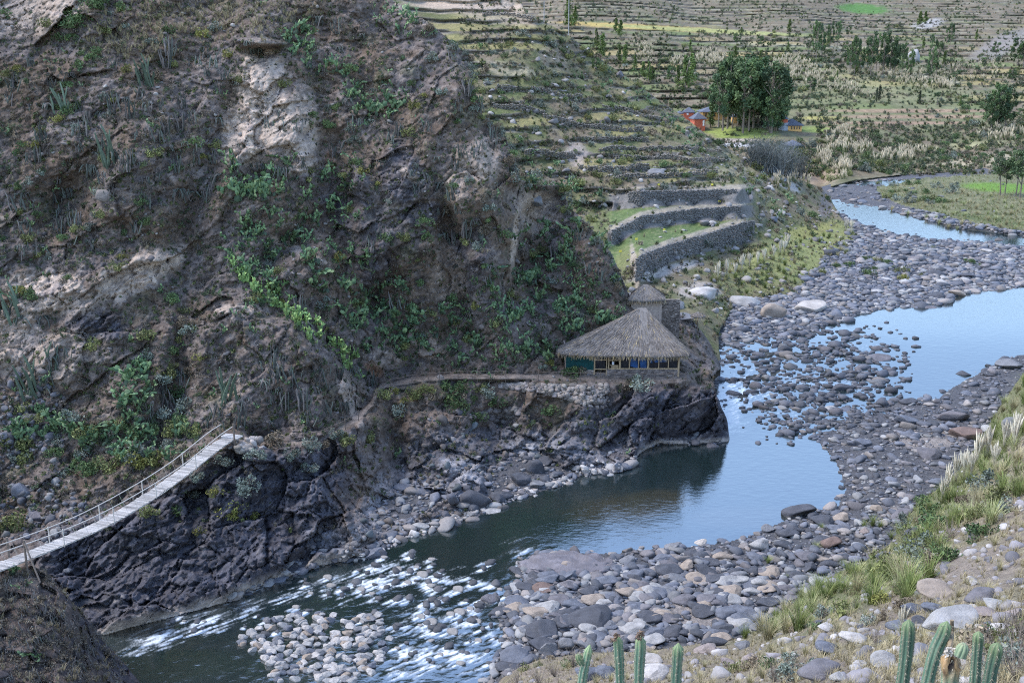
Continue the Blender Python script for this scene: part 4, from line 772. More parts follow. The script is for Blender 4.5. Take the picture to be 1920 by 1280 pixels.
for off, nm in ((-HWD, 'back'), (HWD, 'front')):
    mb = MB(); mb.tube(side_line(off * .92, -.06), .035, 5); obj('deck_cable', mb, M['rope'], root)
    mb = MB(); L = side_line(off, 1.12); L[:, 2] += .10 * np.cos(np.linspace(0, 2 * math.pi, len(L))) ** 2 - .05; mb.tube(L, .034, 6); obj('handrail_rope', mb, M['rope'], root)
    for k, s in enumerate(np.arange(1.2, arc[-1] - .5, 1.05)):
        p = deck_at(s) - org + bs * off; e = deck_at(s + .45) - org + bs * off + np.array([0, 0, 1.12]); mb = MB(); mb.tube([p, e], .010, 4)
        if k % 1 == 0: obj('hanger_rope', mb, M['rope'], root)
    for s in (5.5, 10.6, 15.4, 20.4):
        p = deck_at(s) - org + bs * off; mb = MB(); mb.tube([p - np.array([0, 0, .12]), p + np.array([0, 0, 1.16])], .042, 6); obj('rail_post', mb, M['rope'], root)
    for s, h, z in ((.15, 1.45, -.5), (arc[-1] - 3.4, 1.45, -.9)):
        p = deck_at(s) - org + bs * off * 1.12; mb = MB(); mb.tube([p + np.array([0, 0, z]), p + np.array([0, 0, h])], .075, 8); obj('end_post', mb, M['wood'], root)
p = deck_at(arc[-1] - 3.4) - org + bs * HWD * 1.15; mb = MB(); mb.tube([p + np.array([0, 0, 1.3]), p + np.array([1.2, -1.0, -1.0])], .06, 6); obj('brace_post', mb, M['wood'], root)
p = deck_at(0) - org; mb = MB()
for k in range(3): mb.box((-.85, -.1 + .0 * k, -.05), (.85, .1, .05), (.45, .44, .43)); mb.V[-1] = mb.V[-1] @ np.stack([bs, -bd, np.array([0, 0, 1])]) + p - bd * (.2 + .3 * k) + np.array([0, 0, .02 - .001 * k])
obj('landing_boards', mb, M['plank'], root)
# stone landing pad
P0 = unp(448, 822, 88.6); mb = MB(); r = np.random.default_rng(9)
for k in range(26):
    V, T = RK2[k % 10]; q = P0 + bs * r.uniform(-.3, 1.6) - bd * r.uniform(-.3, 1.2) + np.array([0, 0, -.1 - .9 * (k % 4) / 4 - .2]); s = r.uniform(.2, .38, 3); mb.add(V * s + q - P0, T=T, c=np.array((.40, .36, .33)) * r.uniform(.6, 1.2))
obj('bridge_footing', mb, M['stone'], None, True, loc=P0, label='loose stone footing beneath the far bridge posts', cat='stonework')

# ------------------------------------------------------------------ thatched hut
YF = 114.4
hx0 = float(unp(1061, 700, YF)[0]); hx1 = float(unp(1274, 700, YF)[0]); hz = float(unp(1200, 702, YF)[2]); W = hx1 - hx0; zt = float(unp(1200, 664, YF)[2]) - hz; zs = float(unp(1200, 690, YF)[2]) - hz
hut = empty('thatched_hut', (hx0, YF, hz), 'wide thatched hut with glazed timber front above the river', 'hut')
def X(u): return float(unp(u, 690, YF)[0]) - hx0
DEEP = 8.5; mb = MB(); r = np.random.default_rng(3)
def stone_course(mb, x0, x1, z0, z1, y=0.0, dep=.28, c=(.25, .21, .19)):
    z = z0
    while z < z1 - .02:
        h = min(r.uniform(.10, .2), z1 - z); x = x0
        while x < x1 - .02:
            l = min(r.uniform(.16, .45), x1 - x); d = r.uniform(0, .05); mb.box((x, y - d, z), (x + l - .012, y + dep, z + h - .012), np.array(c) * r.uniform(.55, 1.35) * (1.7 if r.random() < .1 else 1)); x += l
        z += h
stone_course(mb, X(1137), X(1272), -1.0, zs - .08); stone_course(mb, X(1113), X(1137), -1.0, -.45, -.35, .6, (.3, .29, .3)); mb.box((X(1137), .08, -1.0), (X(1272), .27, zs - .1), (.07, .06, .055))
obj('stone_base', mb, M['stone'], hut)
mb = MB(); mb.box((.0, .5, -.6), (W, .65, .0), (.1, .09, .08)); mb.box((.05, DEEP, -1), (W, DEEP + .2, zt + .4), (.3, .25, .2)); mb.box((-.05, .35, -1), (.1, DEEP, zt + .1), (.3, .25, .2)); mb.box((W - .15, .3, -1.2), (W, DEEP, zt + .1), (.3, .25, .2)); obj('mud_wall', mb, M['mud'], hut)
mb = MB(); mb.box((0, .36, -.05), (W, DEEP, 0.02), (.2, .16, .12)); obj('floor_slab', mb, M['mud'], hut)
nx, nz_ = 30, 8; mb = MB(); gx = np.linspace(X(1061), X(1113), nx); gz = np.linspace(float(unp(1090, 693, YF)[2]) - hz, zt + .25, nz_); G = np.array([(x, -.12 + .05 * math.sin(x * 5 + z * 2) + .03 * math.sin(x * 13), z) for z in gz for x in gx]); i = np.arange(nz_ - 1)[:, None] * nx + np.arange(nx - 1)[None]; Q = np.stack([i, i + 1, i + nx + 1, i + nx], -1).reshape(-1, 4); mb.add(G, Q); mb.add(G + np.array([0, .03, 0]), Q[:, ::-1]); obj('tarp_screen', mb, M['teal'], hut, True)
mb = MB(); stone_course(mb, X(1058), X(1113), -1.0, float(unp(1090, 693, YF)[2]) - hz, -.05, .3, (.30, .26, .23)); obj('rubble_footing', mb, M['stone'], hut)
# timber frame and glazing: bays between the posts
POSTS = [1114, 1137, 1141, 1162, 1215, 1272]
def bar(a, b, y0=-.02, y1=.16): mb = MB(); mb.box((a[0], y0, a[1]), (b[0], y1, b[1])); return mb
for u in POSTS:
    x = X(u); hw = .11 if u not in (1137, 1141) else .07; mb = MB(); mb.tube([(x, .02, -1.0 if u in (1137, 1272) else (zs - .1 if u > 1137 else -.4)), (x + .02, .02, zt * .5), (x - .01, .02, zt + .35)], hw, 8); obj('timber_post', mb, M['timber'], hut)
for u in (1180, 1197, 1235, 1253): obj('mullion', bar((X(u) - .045, zs), (X(u) + .045, zt + .2)), M['timber'], hut)
obj('sill_beam', bar((X(1141), zs - .1), (X(1272), zs), -.05, .2), M['timber'], hut); obj('lintel_beam', bar((X(1114), zt - .12), (X(1272), zt + .02), -.06, .14), M['timber'], hut)
zr = float(unp(1130, 674.5, YF)[2]) - hz
obj('cross_rail', bar((X(1115), zr - .05), (X(1136), zr + .05)), M['timber'], hut); obj('cross_rail', bar((X(1142), zr - .1), (X(1161), zr)), M['timber'], hut); obj('cross_rail', bar((X(1115), zs - .16), (X(1136), zs - .06)), M['timber'], hut)
gate = obj('slatted_gate', bar((X(1142) + .07, zs + .30), (X(1161) - .1, zs + .37), -.09, -.05), M['timber'], hut)
for k in range(3): obj('gate_slat', bar((X(1144) + .1, zs + .03 + .1 * k), (X(1161) - .1, zs + .09 + .1 * k), -.09, -.05), M['timber'], gate)
nt_ = obj('paper_notice', bar((X(1147.2), float(unp(1148, 683, YF)[2]) - hz), (X(1151), float(unp(1148, 677.5, YF)[2]) - hz), -.125, -.115), M['paper'], hut)
obj('printed_mark', bar((X(1148.4), float(unp(1148, 680.8, YF)[2]) - hz), (X(1149.8), float(unp(1148, 678.8, YF)[2]) - hz), -.129, -.126), M['ink'], nt_)
for a, b in ((1116, 1135), (1163, 1179), (1181, 1196), (1198, 1213), (1217, 1234), (1236, 1252), (1254, 1270)): obj('window_pane', bar((X(a), zs if a > 1140 else zs - .06), (X(b), zt), .10, .12), M['glass'], hut)
for a, b, lo in ((1182, 1212, .2), (1218, 1251, .55)):
    mb = MB(); gx = np.linspace(X(a), X(b), 14); gz = np.linspace(zs + lo, zt - .05, 6); G = np.array([(x, .075 + .03 * math.sin(x * 4 + z), z - (.5 * ((x - X(a)) / (X(b) - X(a))) if z < zt - .6 else 0) * (1 if a < 1200 else -.3)) for z in gz for x in gx]); i = np.arange(5)[:, None] * 14 + np.arange(13)[None]; mb.add(G, np.stack([i, i + 1, i + 15, i + 14], -1).reshape(-1, 4)); obj('blue_curtain', mb, M['blue'], hut, True)
# thatch roof: eave outline to a short ridge
def thatch_roof(name, parent, org, eave, apex, thick=.35, n_st=7000, seed=4, prof=1.0, slen=.55, fringe=700):
    r = np.random.default_rng(seed); E = pl(list(eave) + [eave[0]], n=121)[:-1]; n = len(E); K = 14; mb = MB(); ap = np.asarray(apex, float)
    cx = np.clip(E[:, 0], ap[0, 0], ap[1, 0]); top = np.stack([cx, np.full(n, ap[0, 1]), np.full(n, ap[0, 2])], -1)
    def pt(i, s): e = E[i % n] if np.isscalar(i) else E[np.asarray(i) % n]; tt = top[np.asarray(i) % n]; s_ = np.asarray(s)[..., None]; p = tt + (e - tt) * s_; p = p.copy(); p[..., 2] = tt[..., 2] + (e[..., 2] - tt[..., 2]) * np.asarray(s) ** prof; return p
    R = np.array([pt(np.arange(n), np.full(n, s)) for s in np.linspace(0, 1, K)]); R[:, :, 2] += .09 * fbm(R / .8, 3, seed) * np.linspace(.4, 1, K)[:, None]
    under = R[-1] - np.array([0, 0, thick]); under[:, :2] = E[:, :2] * .97 + top[:, :2] * .03; V = np.vstack([R.reshape(-1, 3), under, (top - np.array([0, 0, thick])) * 1.0]); i = np.arange(K + 1)[:, None] * n + np.arange(n)[None]; j = np.arange(K + 1)[:, None] * n + (np.arange(n)[None] + 1) % n
    Q = np.stack([i[:-1], i[1:], j[1:], j[:-1]], -1).reshape(-1, 4); Q = np.vstack([Q, np.stack([i[-1], i[-1] + n, j[-1] + n, j[-1]], -1)]); c = np.array((.20, .182, .168)) * (1 + .35 * fbm(V / .5, 3, seed + 1))[:, None]; mb.add(V, Q, c=c)
    ff = r.random(n_st) * n; ii = np.floor(ff).astype(int); fr = (ff - ii)[:, None]; i2 = (ii + 1) % n; ss = np.sqrt(r.random(n_st)) * .99; s2 = np.minimum(ss + slen * r.uniform(.5, 1.2, n_st) / np.linalg.norm(E[ii] - top[ii], axis=1), 1.03)
    a = pt(ii, ss) * (1 - fr) + pt(i2, ss) * fr; b = pt(ii, s2) * (1 - fr) + pt(i2, s2) * fr; d = b - a; side = np.cross(d, np.array([0, 0, 1.0])); side /= np.linalg.norm(side, axis=1)[:, None] + 1e-6; nn = np.cross(side, d); nn /= np.linalg.norm(nn, axis=1)[:, None] + 1e-6; nn *= np.sign(nn[:, 2:3])
    w = r.uniform(.012, .03, (n_st, 1)); side = side + r.normal(size=side.shape) * .15; h0 = r.uniform(.01, .05, (n_st, 1)); h1 = r.uniform(.02, .085, (n_st, 1)); V = np.stack([a - side * w + nn * h0, a + side * w + nn * h0, b + side * w * .5 + nn * h1, b - side * w * .5 + nn * h1], 1).reshape(-1, 3); c = np.array((.20, .175, .155)) * r.uniform(.55, 1.35, (n_st, 1)); c = c * (1 + .55 * fbm(a / .9, 3, seed + 2))[:, None]; side = side + .25 * np.stack([fbm(a / .6, 2, 3), fbm(a / .6, 2, 4), 0 * fr[:, 0]], -1); c = np.where(r.random((n_st, 1)) < .06, np.array((.42, .33, .18)), c); mb.add(V, np.arange(n_st * 4).reshape(-1, 4), c=np.repeat(c, 4, 0))
    ro = obj(name, mb, M['thatch'], parent, True); mb = MB(); kf = r.integers(0, n * 20, fringe * 2) / 20; i0 = np.floor(kf).astype(int); f = (kf - i0)[:, None]; e = E[i0 % n] * (1 - f) + E[(i0 + 1) % n] * f; out = e - top[i0 % n]; out[:, 2] = 0; out /= np.linalg.norm(out, axis=1)[:, None]; sd = np.stack([-out[:, 1], out[:, 0], 0 * f[:, 0]], -1)
    m = len(e); l = r.uniform(.15, .55, (m, 1)); a = e - out * .12 + np.array([0, 0, .05]) + r.normal(size=(m, 3)) * .05 - np.array([0, 0, 1.0]) * r.random((m, 1)) * thick * .8; b = a + out * r.uniform(.05, .22, (m, 1)) - np.array([0, 0, 1.0]) * l + sd * r.normal(size=(m, 1)) * .08; w = r.uniform(.012, .03, (m, 1)); V = np.stack([a - sd * w, a + sd * w, b + sd * w * .4, b - sd * w * .4], 1).reshape(-1, 3); c = np.where(r.random((m, 1)) < .55, np.array((.40, .31, .17)), np.array((.26, .22, .18))) * r.uniform(.6, 1.3, (m, 1)); mb.add(V, np.arange(m * 4).reshape(-1, 4), c=np.repeat(c, 4, 0)); obj('eave_fringe', mb, M['thatch'], ro)
    return ro
def at(u, v, Y): return unp(u, v, Y) - np.array([hx0, YF, hz])
eave = [at(1047, 662, YF - .7), at(1100, 666, YF - 1), at(1160, 666, YF - 1.1), at(1165, 666, YF - 1.1), at(1225, 668, YF - 1), at(1289, 666, YF - .6), at(1291, 655, YF + 4), at(1272, 636, YF + 9.2), at(1180, 632, YF + 9.8), at(1090, 636, YF + 9.2), at(1046, 650, YF + 4)]
thatch_roof('thatch_roof', hut, None, eave, [at(1198, 577, YF + 4.4), at(1212, 577, YF + 4.4)], .3, 9000, 4, .93)
# small thatched tower behind it
YT = 126.5; P0 = unp(1183, 592, YT); tw = empty('thatched_tower', P0, 'small square mud tower with thatched cap behind the hut', 'tower'); wx = float(unp(1240, 592, YT)[0] - P0[0]); h = float(unp(1200, 560, YT)[2] - P0[2]); mb = MB()
wu, wv = float(unp(1205, 566, YT)[0] - P0[0]), float(unp(1205, 566, YT)[2] - P0[2])
mb.box((0, 0, -2.5), (wu - .28, .3, h)); mb.box((wu + .28, 0, -2.5), (wx - .3, .3, h)); mb.box((wu - .28, 0, -2.5), (wu + .28, .3, wv - .22)); mb.box((wu - .28, 0, wv + .2), (wu + .28, .3, h)); mb.box((0, .3, -2.5), (.3, 3.6, h)); mb.box((wx - .3, .3, -2.5), (wx, 3.6, h)); mb.box((.3, 3.3, -2.5), (wx - .3, 3.6, h)); obj('wall', mb, M['mud'], tw)
mb = MB(); mb.box((wx - .3, -.04, -2.5), (wx + .02, -.002, h + .05)); obj('corner_pilaster', mb, M['white'] if 0 else M['mud'], tw)
mb = MB(); mb.box((wu - .3, .22, wv - .24), (wu + .3, .27, wv + .22)); obj('window_opening', mb, M['glass'], tw)
def at2(u, v, Y): return unp(u, v, Y) - P0
thatch_roof('thatch_roof', tw, None, [at2(1178, 562, YT - .5), at2(1212, 564, YT - .7), at2(1247, 561, YT - .5), at2(1246, 551, YT + 4), at2(1212, 550, YT + 4.2), at2(1180, 552, YT + 4)], [at2(1207, 533, YT + 1.6), at2(1213, 533, YT + 1.6)], .3, 1600, 6, 1.15, .4, 260)
P0 = unp(1258, 590, 131); mb = MB(); stone_course(mb, -1.2, 1.1, -3, 1.9, 0, .4, (.27, .23, .2)); obj('rough_wall', mb, M['stone'], None, loc=P0, label='rough dark stone wall stub right of the thatched tower', cat='wall')
# thatched parasol on the rocks
P0 = unp(1308, 606, 135.5); pr = empty('thatched_parasol', P0, 'small straw parasol on a pole above the river rocks', 'parasol'); mb = MB(); mb.tube([(0, 0, -1), (0, 0, 1.35)], .06, 6); obj('pole', mb, M['wood'], pr); a = np.linspace(0, 2 * np.pi, 13)[:-1]
thatch_roof('straw_cap', pr, None, [(math.cos(t) * .95, math.sin(t) * .95, 1.0) for t in a], [(-.03, 0, 1.5), (.03, 0, 1.5)], .12, 300, 8, 1.0, .3, 80)

# ------------------------------------------------------------------ path fence
def fence(name, pts, label, every=1, h=.95, off=0.):
    P = np.array([g1(u, v, [LA]) for u, v in pts]); root = empty(name, P[0], label, 'fence'); tops = []
    for p in P: q = p - P[0]; mb = MB(); mb.tube([q + np.array([0, 0, -.3]), q + np.array([RNG.normal() * .04, 0, h + .08])], .042, 6); obj('fence_post', mb, M['wood'], root); tops.append(q + np.array([0, -.03, h]))
    for a, b in zip(tops[:-1], tops[1:]):
        m = (a + b) / 2 - np.array([0, 0, .06]); mb = MB(); mb.tube([a, m, b], .024, 5); obj('top_rail', mb, M['wood'], root)
        mb = MB(); mb.tube([a - np.array([0, 0, .45]), m - np.array([0, 0, .45]), b - np.array([0, 0, .45])], .012, 4); obj('wire', mb, M['wood'], root)
FN = lambda us, dv=1.5: [(u, float(np.interp(u, tlx, tly)) - dv) for u in us]
fence('pole_fence', FN((520, 545, 570, 594, 622, 648, 672)), 'weathered pole fence along the lower path beside the bridge')
fence('pole_fence', FN((702, 706, 733, 772, 803, 824, 859, 896, 948)), 'weathered pole fence along the level path left of the hut')
fence('pole_fence', FN((1009, 1054, 1088, 1125, 1153, 1205, 1262, 1286, 1314)), 'low pole fence in front of the hut stonework')
# dry stone retaining wall under the path
def stone_wall(name, label, pts, only, size=(.22, .5), col=(.40, .36, .33), n=150, hgt=10, seed=1):
    r = np.random.default_rng(seed); L = pl(pts, n=200); P0 = None; mb = MB()
    for k in range(n):
        q = L[r.integers(0, 200)]; u, v = q[0] + r.normal() * 2, q[1] + r.uniform(0, q[2] if len(q) > 2 else hgt); p = g1(u, v, only)
        if p is None: continue
        if P0 is None: P0 = p
        V, T = RK2[k % 10]; s = r.uniform(*size) * np.array([.62, .5, r.uniform(.35, .5)]); mb.add(rot_z(V * s, r.uniform(0, 3)) + p - P0 + np.array([0, -.1, .05]), T=T, c=np.array(col) * r.uniform(.55, 1.35) * np.array([1, 1 - .04 * r.random(), 1 - .1 * r.random()]))
    obj(name, mb, M['stone'], None, True, loc=P0, label=label, cat='wall')
stone_wall('retaining_wall', 'dry stone retaining wall of pale cobbles below the hut path', [(940, 719, 6), (1010, 722, 12), (1060, 722, 24), (1100, 722, 40), (1140, 722, 42)], [LA], (.32, .7), (.30, .265, .24), n=380, seed=1)
stone_wall('retaining_wall', 'short rubble retaining wall low beneath the path bend', [(905, 765, 16), (945, 768, 24), (975, 765, 14)], [LA], (.5, 1.0), (.22, .20, .19), n=90, seed=2)
stone_wall('rubble_step', 'grey stone rubble steps beside the bridge landing', [(448, 832, 14), (470, 832, 16)], [LA], (.35, .8), (.34, .31, .28), n=50, seed=3)
# terrace walls
def terrace_wall(k, u0, u1, label):
    vb, vt, Yb, Yt, zb, zt_ = TERR[k]; r = np.random.default_rng(20 + k); us = np.arange(u0, u1, 1.6); mb = MB(); P0 = unp(u0, np.interp(u0, UU, vb), np.interp(u0, UU, Yb))
    for u in us:
        b = unp(u, np.interp(u, UU, vb), np.interp(u, UU, Yb)); t = unp(u, np.interp(u, UU, vt), np.interp(u, UU, Yb)); z = b[2] - .3
        while z < t[2] + .1:
            h = r.uniform(.2, .42); V, T = RK1[r.integers(0, 10)]; mb.add(V * np.array([r.uniform(.13, .28), .22, h * .56]) + np.array([b[0] + r.normal() * .05, b[1] - .25 + r.normal() * .06, z]) - P0, T=T, c=np.array((.21, .20, .19)) * r.uniform(.75, 1.3)); z += h
    obj('terrace_wall', mb, M['stone'], None, True, loc=P0, label=label, cat='wall')
terrace_wall(0, 1192, 1412, 'curved dry stone terrace wall below the lowest field'); terrace_wall(1, 1146, 1388, 'dry stone terrace wall between the two green fields'); terrace_wall(2, 1178, 1380, 'uppermost dry stone wall behind the terrace fields')
def hill_wall(label, pts, hgt, seed, col=(.215, .195, .17)):
    r = np.random.default_rng(seed); L = pl(pts, step=2.2); mb = MB(); P0 = None
    for q in L:
        p = g1(q[0], q[1] + 1.5 * math.sin(q[0] / 17 + seed), [LB])
        if p is None: continue
        if P0 is None: P0 = p
        z = -.3; hh = .62 * hgt * (.7 + .5 * abs(math.sin(q[0] / 23 + seed * 2))) * (1 if r.random() > .08 else .4)
        while z < hh:
            s = r.uniform(.22, .42); V, T = RK1[r.integers(0, 10)]; mb.add(V * np.array([r.uniform(.16, .34), .3, s * .56]) + p - P0 + np.array([r.normal() * .06, r.normal() * .08, z]), T=T, c=np.array(col) * r.uniform(.75, 1.3)); z += s
    obj('terrace_wall', mb, M['stone'], None, True, loc=P0, label=label, cat='wall')
HW = [('long low terrace wall just above the upper field wall', [(1150, 338), (1220, 334), (1300, 330), (1345, 326)], 1.5), ('terrace wall running left of the round grey boulder', [(1085, 318), (1140, 322), (1215, 318)], 1.8), ('long pale-edged terrace wall in mid hillside', [(1125, 283), (1190, 281), (1260, 281), (1350, 284)], 1.3),
      ('terrace wall right of the bare landslip', [(1150, 300), (1220, 299), (1300, 302), (1360, 306)], 1.5), ('curved terrace wall high above the landslip', [(1020, 222), (1075, 236), (1140, 246), (1205, 246)], 1.7), ('terrace wall below the straw ledge', [(930, 166), (985, 170), (1040, 178), (1090, 186)], 1.5),
      ('short stone wall near the ridge edge', [(925, 200), (975, 208), (1020, 214)], 1.8), ('stepped terrace wall with bushes in mid hillside', [(1100, 262), (1160, 266), (1215, 266)], 1.5), ('upper terrace wall beside the prickly pear thicket', [(1130, 200), (1190, 214), (1240, 226)], 1.2), ('topmost stone wall under the tan cliff', [(905, 30), (960, 30), (1000, 36)], 1.2), ('dark stone retaining wall above the ruined wall', [(985, 288), (1040, 292), (1080, 296)], 1.6), ('leaning ruined stone wall at the cliff edge', [(1002, 398), (1030, 398), (1056, 400)], 3.4)]
for k, (lb, pts, hg) in enumerate(HW): hill_wall(lb, pts, hg, 60 + k)
for k, (u, v) in enumerate(((1245, 437), (1163, 478), (1193, 455), (1335, 352), (1349, 383), (1235, 352))):
    p = g1(u, v, [LB]); mb = MB(); mb.tube([(0, 0, -.1), (0, 0, .75)], .02, 4); st = empty('field_marker', p, '', 'marker', 'yellow markers in the terrace fields'); obj('stake', mb, M['wood'], st); mb = MB(); mb.box((-.22, -.02, .45), (.22, .02, .8)); obj('yellow_card', mb, M['yellow'], st); want_label(st, 'small yellow field marker', u, v)

# ------------------------------------------------------------------ houses
def house(label, u, vb, Y, wpx, hpx, dep, roofpx, mat, wins=(), hip=True, over=.12, rz=0, cat='house'):
    gp = g1(u, vb, [LF]); Y = min(Y, gp[1]) if gp is not None else Y
    P0 = unp(u, vb, Y); s = 1 / ppm(vb, Y); w, h, rh = wpx * s, hpx * s, roofpx * s; root = empty('house', P0, label, cat, rz=rz); mb = MB(); mb.box((-w / 2, 0, -2), (w / 2, dep, h)); obj('wall', mb, mat, root)
    o = w * over; mb = MB(); e = [(-w / 2 - o, -o, h), (w / 2 + o, -o, h), (w / 2 + o, dep + o, h), (-w / 2 - o, dep + o, h)]; k = min(w, dep) / 2 if hip else 0; a, b = ((-w / 2 + k, dep / 2, h + rh), (w / 2 - k, dep / 2, h + rh)) if w >= dep else ((0, k, h + rh), (0, dep - k, h + rh))
    a, b = np.array(a) - (.02, 0, 0), np.array(b) + (.02, 0, 0); mb.add(e + [tuple(a), tuple(b)] + [(x, y, z - .25) for x, y, z in e], Q=[(0, 1, 5, 4), (2, 3, 4, 5), (9, 8, 7, 6), (0, 6, 7, 1), (1, 7, 8, 2), (2, 8, 9, 3), (3, 9, 6, 0)], T=[(1, 2, 5), (3, 0, 4)]); obj('roof', mb, M['slate'], root)
    for (cu, cv, pw, ph, m) in wins:
        x, z, ww, wh = (cu - u) * s, (vb - cv) * s, pw * s, ph * s; mb = MB(); mb.box((x - ww / 2, -.14, z - wh / 2), (x + ww / 2, -.02, z + wh / 2)); f = obj('window', mb, M[m], root)
        mb = MB(); mb.box((x - ww * .32, -.17, z - wh * .38), (x + ww * .32, -.143, z + wh * .38)); obj('pane', mb, M['glass'] if m == 'timber' else M['paper'], f)
    return root
house('red cube house with dark pointed roof and white square window', 1291, 221, 432, 19, 10.5, 5, 9, M['red'], [(1289, 214, 3.2, 3.4, 'white')], rz=-.15)
house('nearest red house with dark pointed roof and tall white window', 1312, 240, 424, 21, 17, 6, 11, M['red'], [(1319, 231, 3.2, 11, 'white')], rz=.12)
house('ochre gable house end partly hidden left of the red houses', 1276, 222, 438, 10, 9, 5, 4, M['ochre'])
house('long ochre building with slate roof behind the grove trunks', 1342, 226, 446, 48, 16, 8, 10, M['ochre'], [(u, 216, 3, 7, 'timber') for u in (1323, 1331, 1339, 1347, 1355, 1362)])
house('low ochre wing seen between the grove trunks', 1383, 231, 440, 14, 12, 6, 5, M['ochre'], [(1383, 224, 3, 6, 'timber')])
hd = house('ochre house with slate roof and round grey stone turret', 1488, 246, 426, 30, 11, 7, 11, M['ochre'], [(u, 240, 2.2, 6, 'timber') for u in (1484, 1489, 1494, 1499)])
s_ = 1 / ppm(246, 426); mb = MB(); a = np.linspace(0, 2 * np.pi, 19)[:-1]; x0, r0 = (1470 - 1488) * s_, 9 * s_; V = [(x0 + math.cos(t) * r0, 1.0 + math.sin(t) * r0, z) for z in (-2, 15 * s_) for t in a]; mb.add(V, [(k, (k + 1) % 18, 18 + (k + 1) % 18, 18 + k) for k in range(18)]); obj('turret', mb, M['greystone'], hd)
mb = MB(); V = [(x0 + math.cos(t) * r0 * .8, 1.0 + math.sin(t) * r0 * .8, z) for z in (14.9 * s_, 21.5 * s_) for t in a]; mb.add(V, [(k, (k + 1) % 18, 18 + (k + 1) % 18, 18 + k) for k in range(18)]); obj('turret_drum', mb, M['red'], hd)
mb = MB(); V = [(x0 + math.cos(t) * r0 * 1.1, 1.0 + math.sin(t) * r0 * 1.1, 21.4 * s_) for t in a] + [(x0, 1.0, 28 * s_)]; mb.add(V, T=[(k, (k + 1) % 18, 18) for k in range(18)]); obj('turret_roof', mb, M['slate'], hd)
house('low dark roofed shed beyond the bare willow thicket', 1490, 280, 388, 28, 7, 6, 9, M['greystone'])
for u, v0, v1, Y, lab in ((1020, 27, 3, 300, 'thin pale utility pole on the ridge by the tan cliff'), (1066, 66, -12, 302, 'tall thin utility pole on the terrace hill crest')):
    p = unp(u, v0, Y); L = (v0 - v1) / ppm(v0, Y); mb = MB(); mb.tube([(0, 0, -2), (0, 0, L)], [.15, .11], 6); root = empty('utility_pole', p, lab, 'pole'); obj('pole', mb, M['metal'], root); mb = MB(); mb.box((-.7, -.06, L - .7), (.7, .06, L - .55)); obj('crossarm', mb, M['wood'], root)
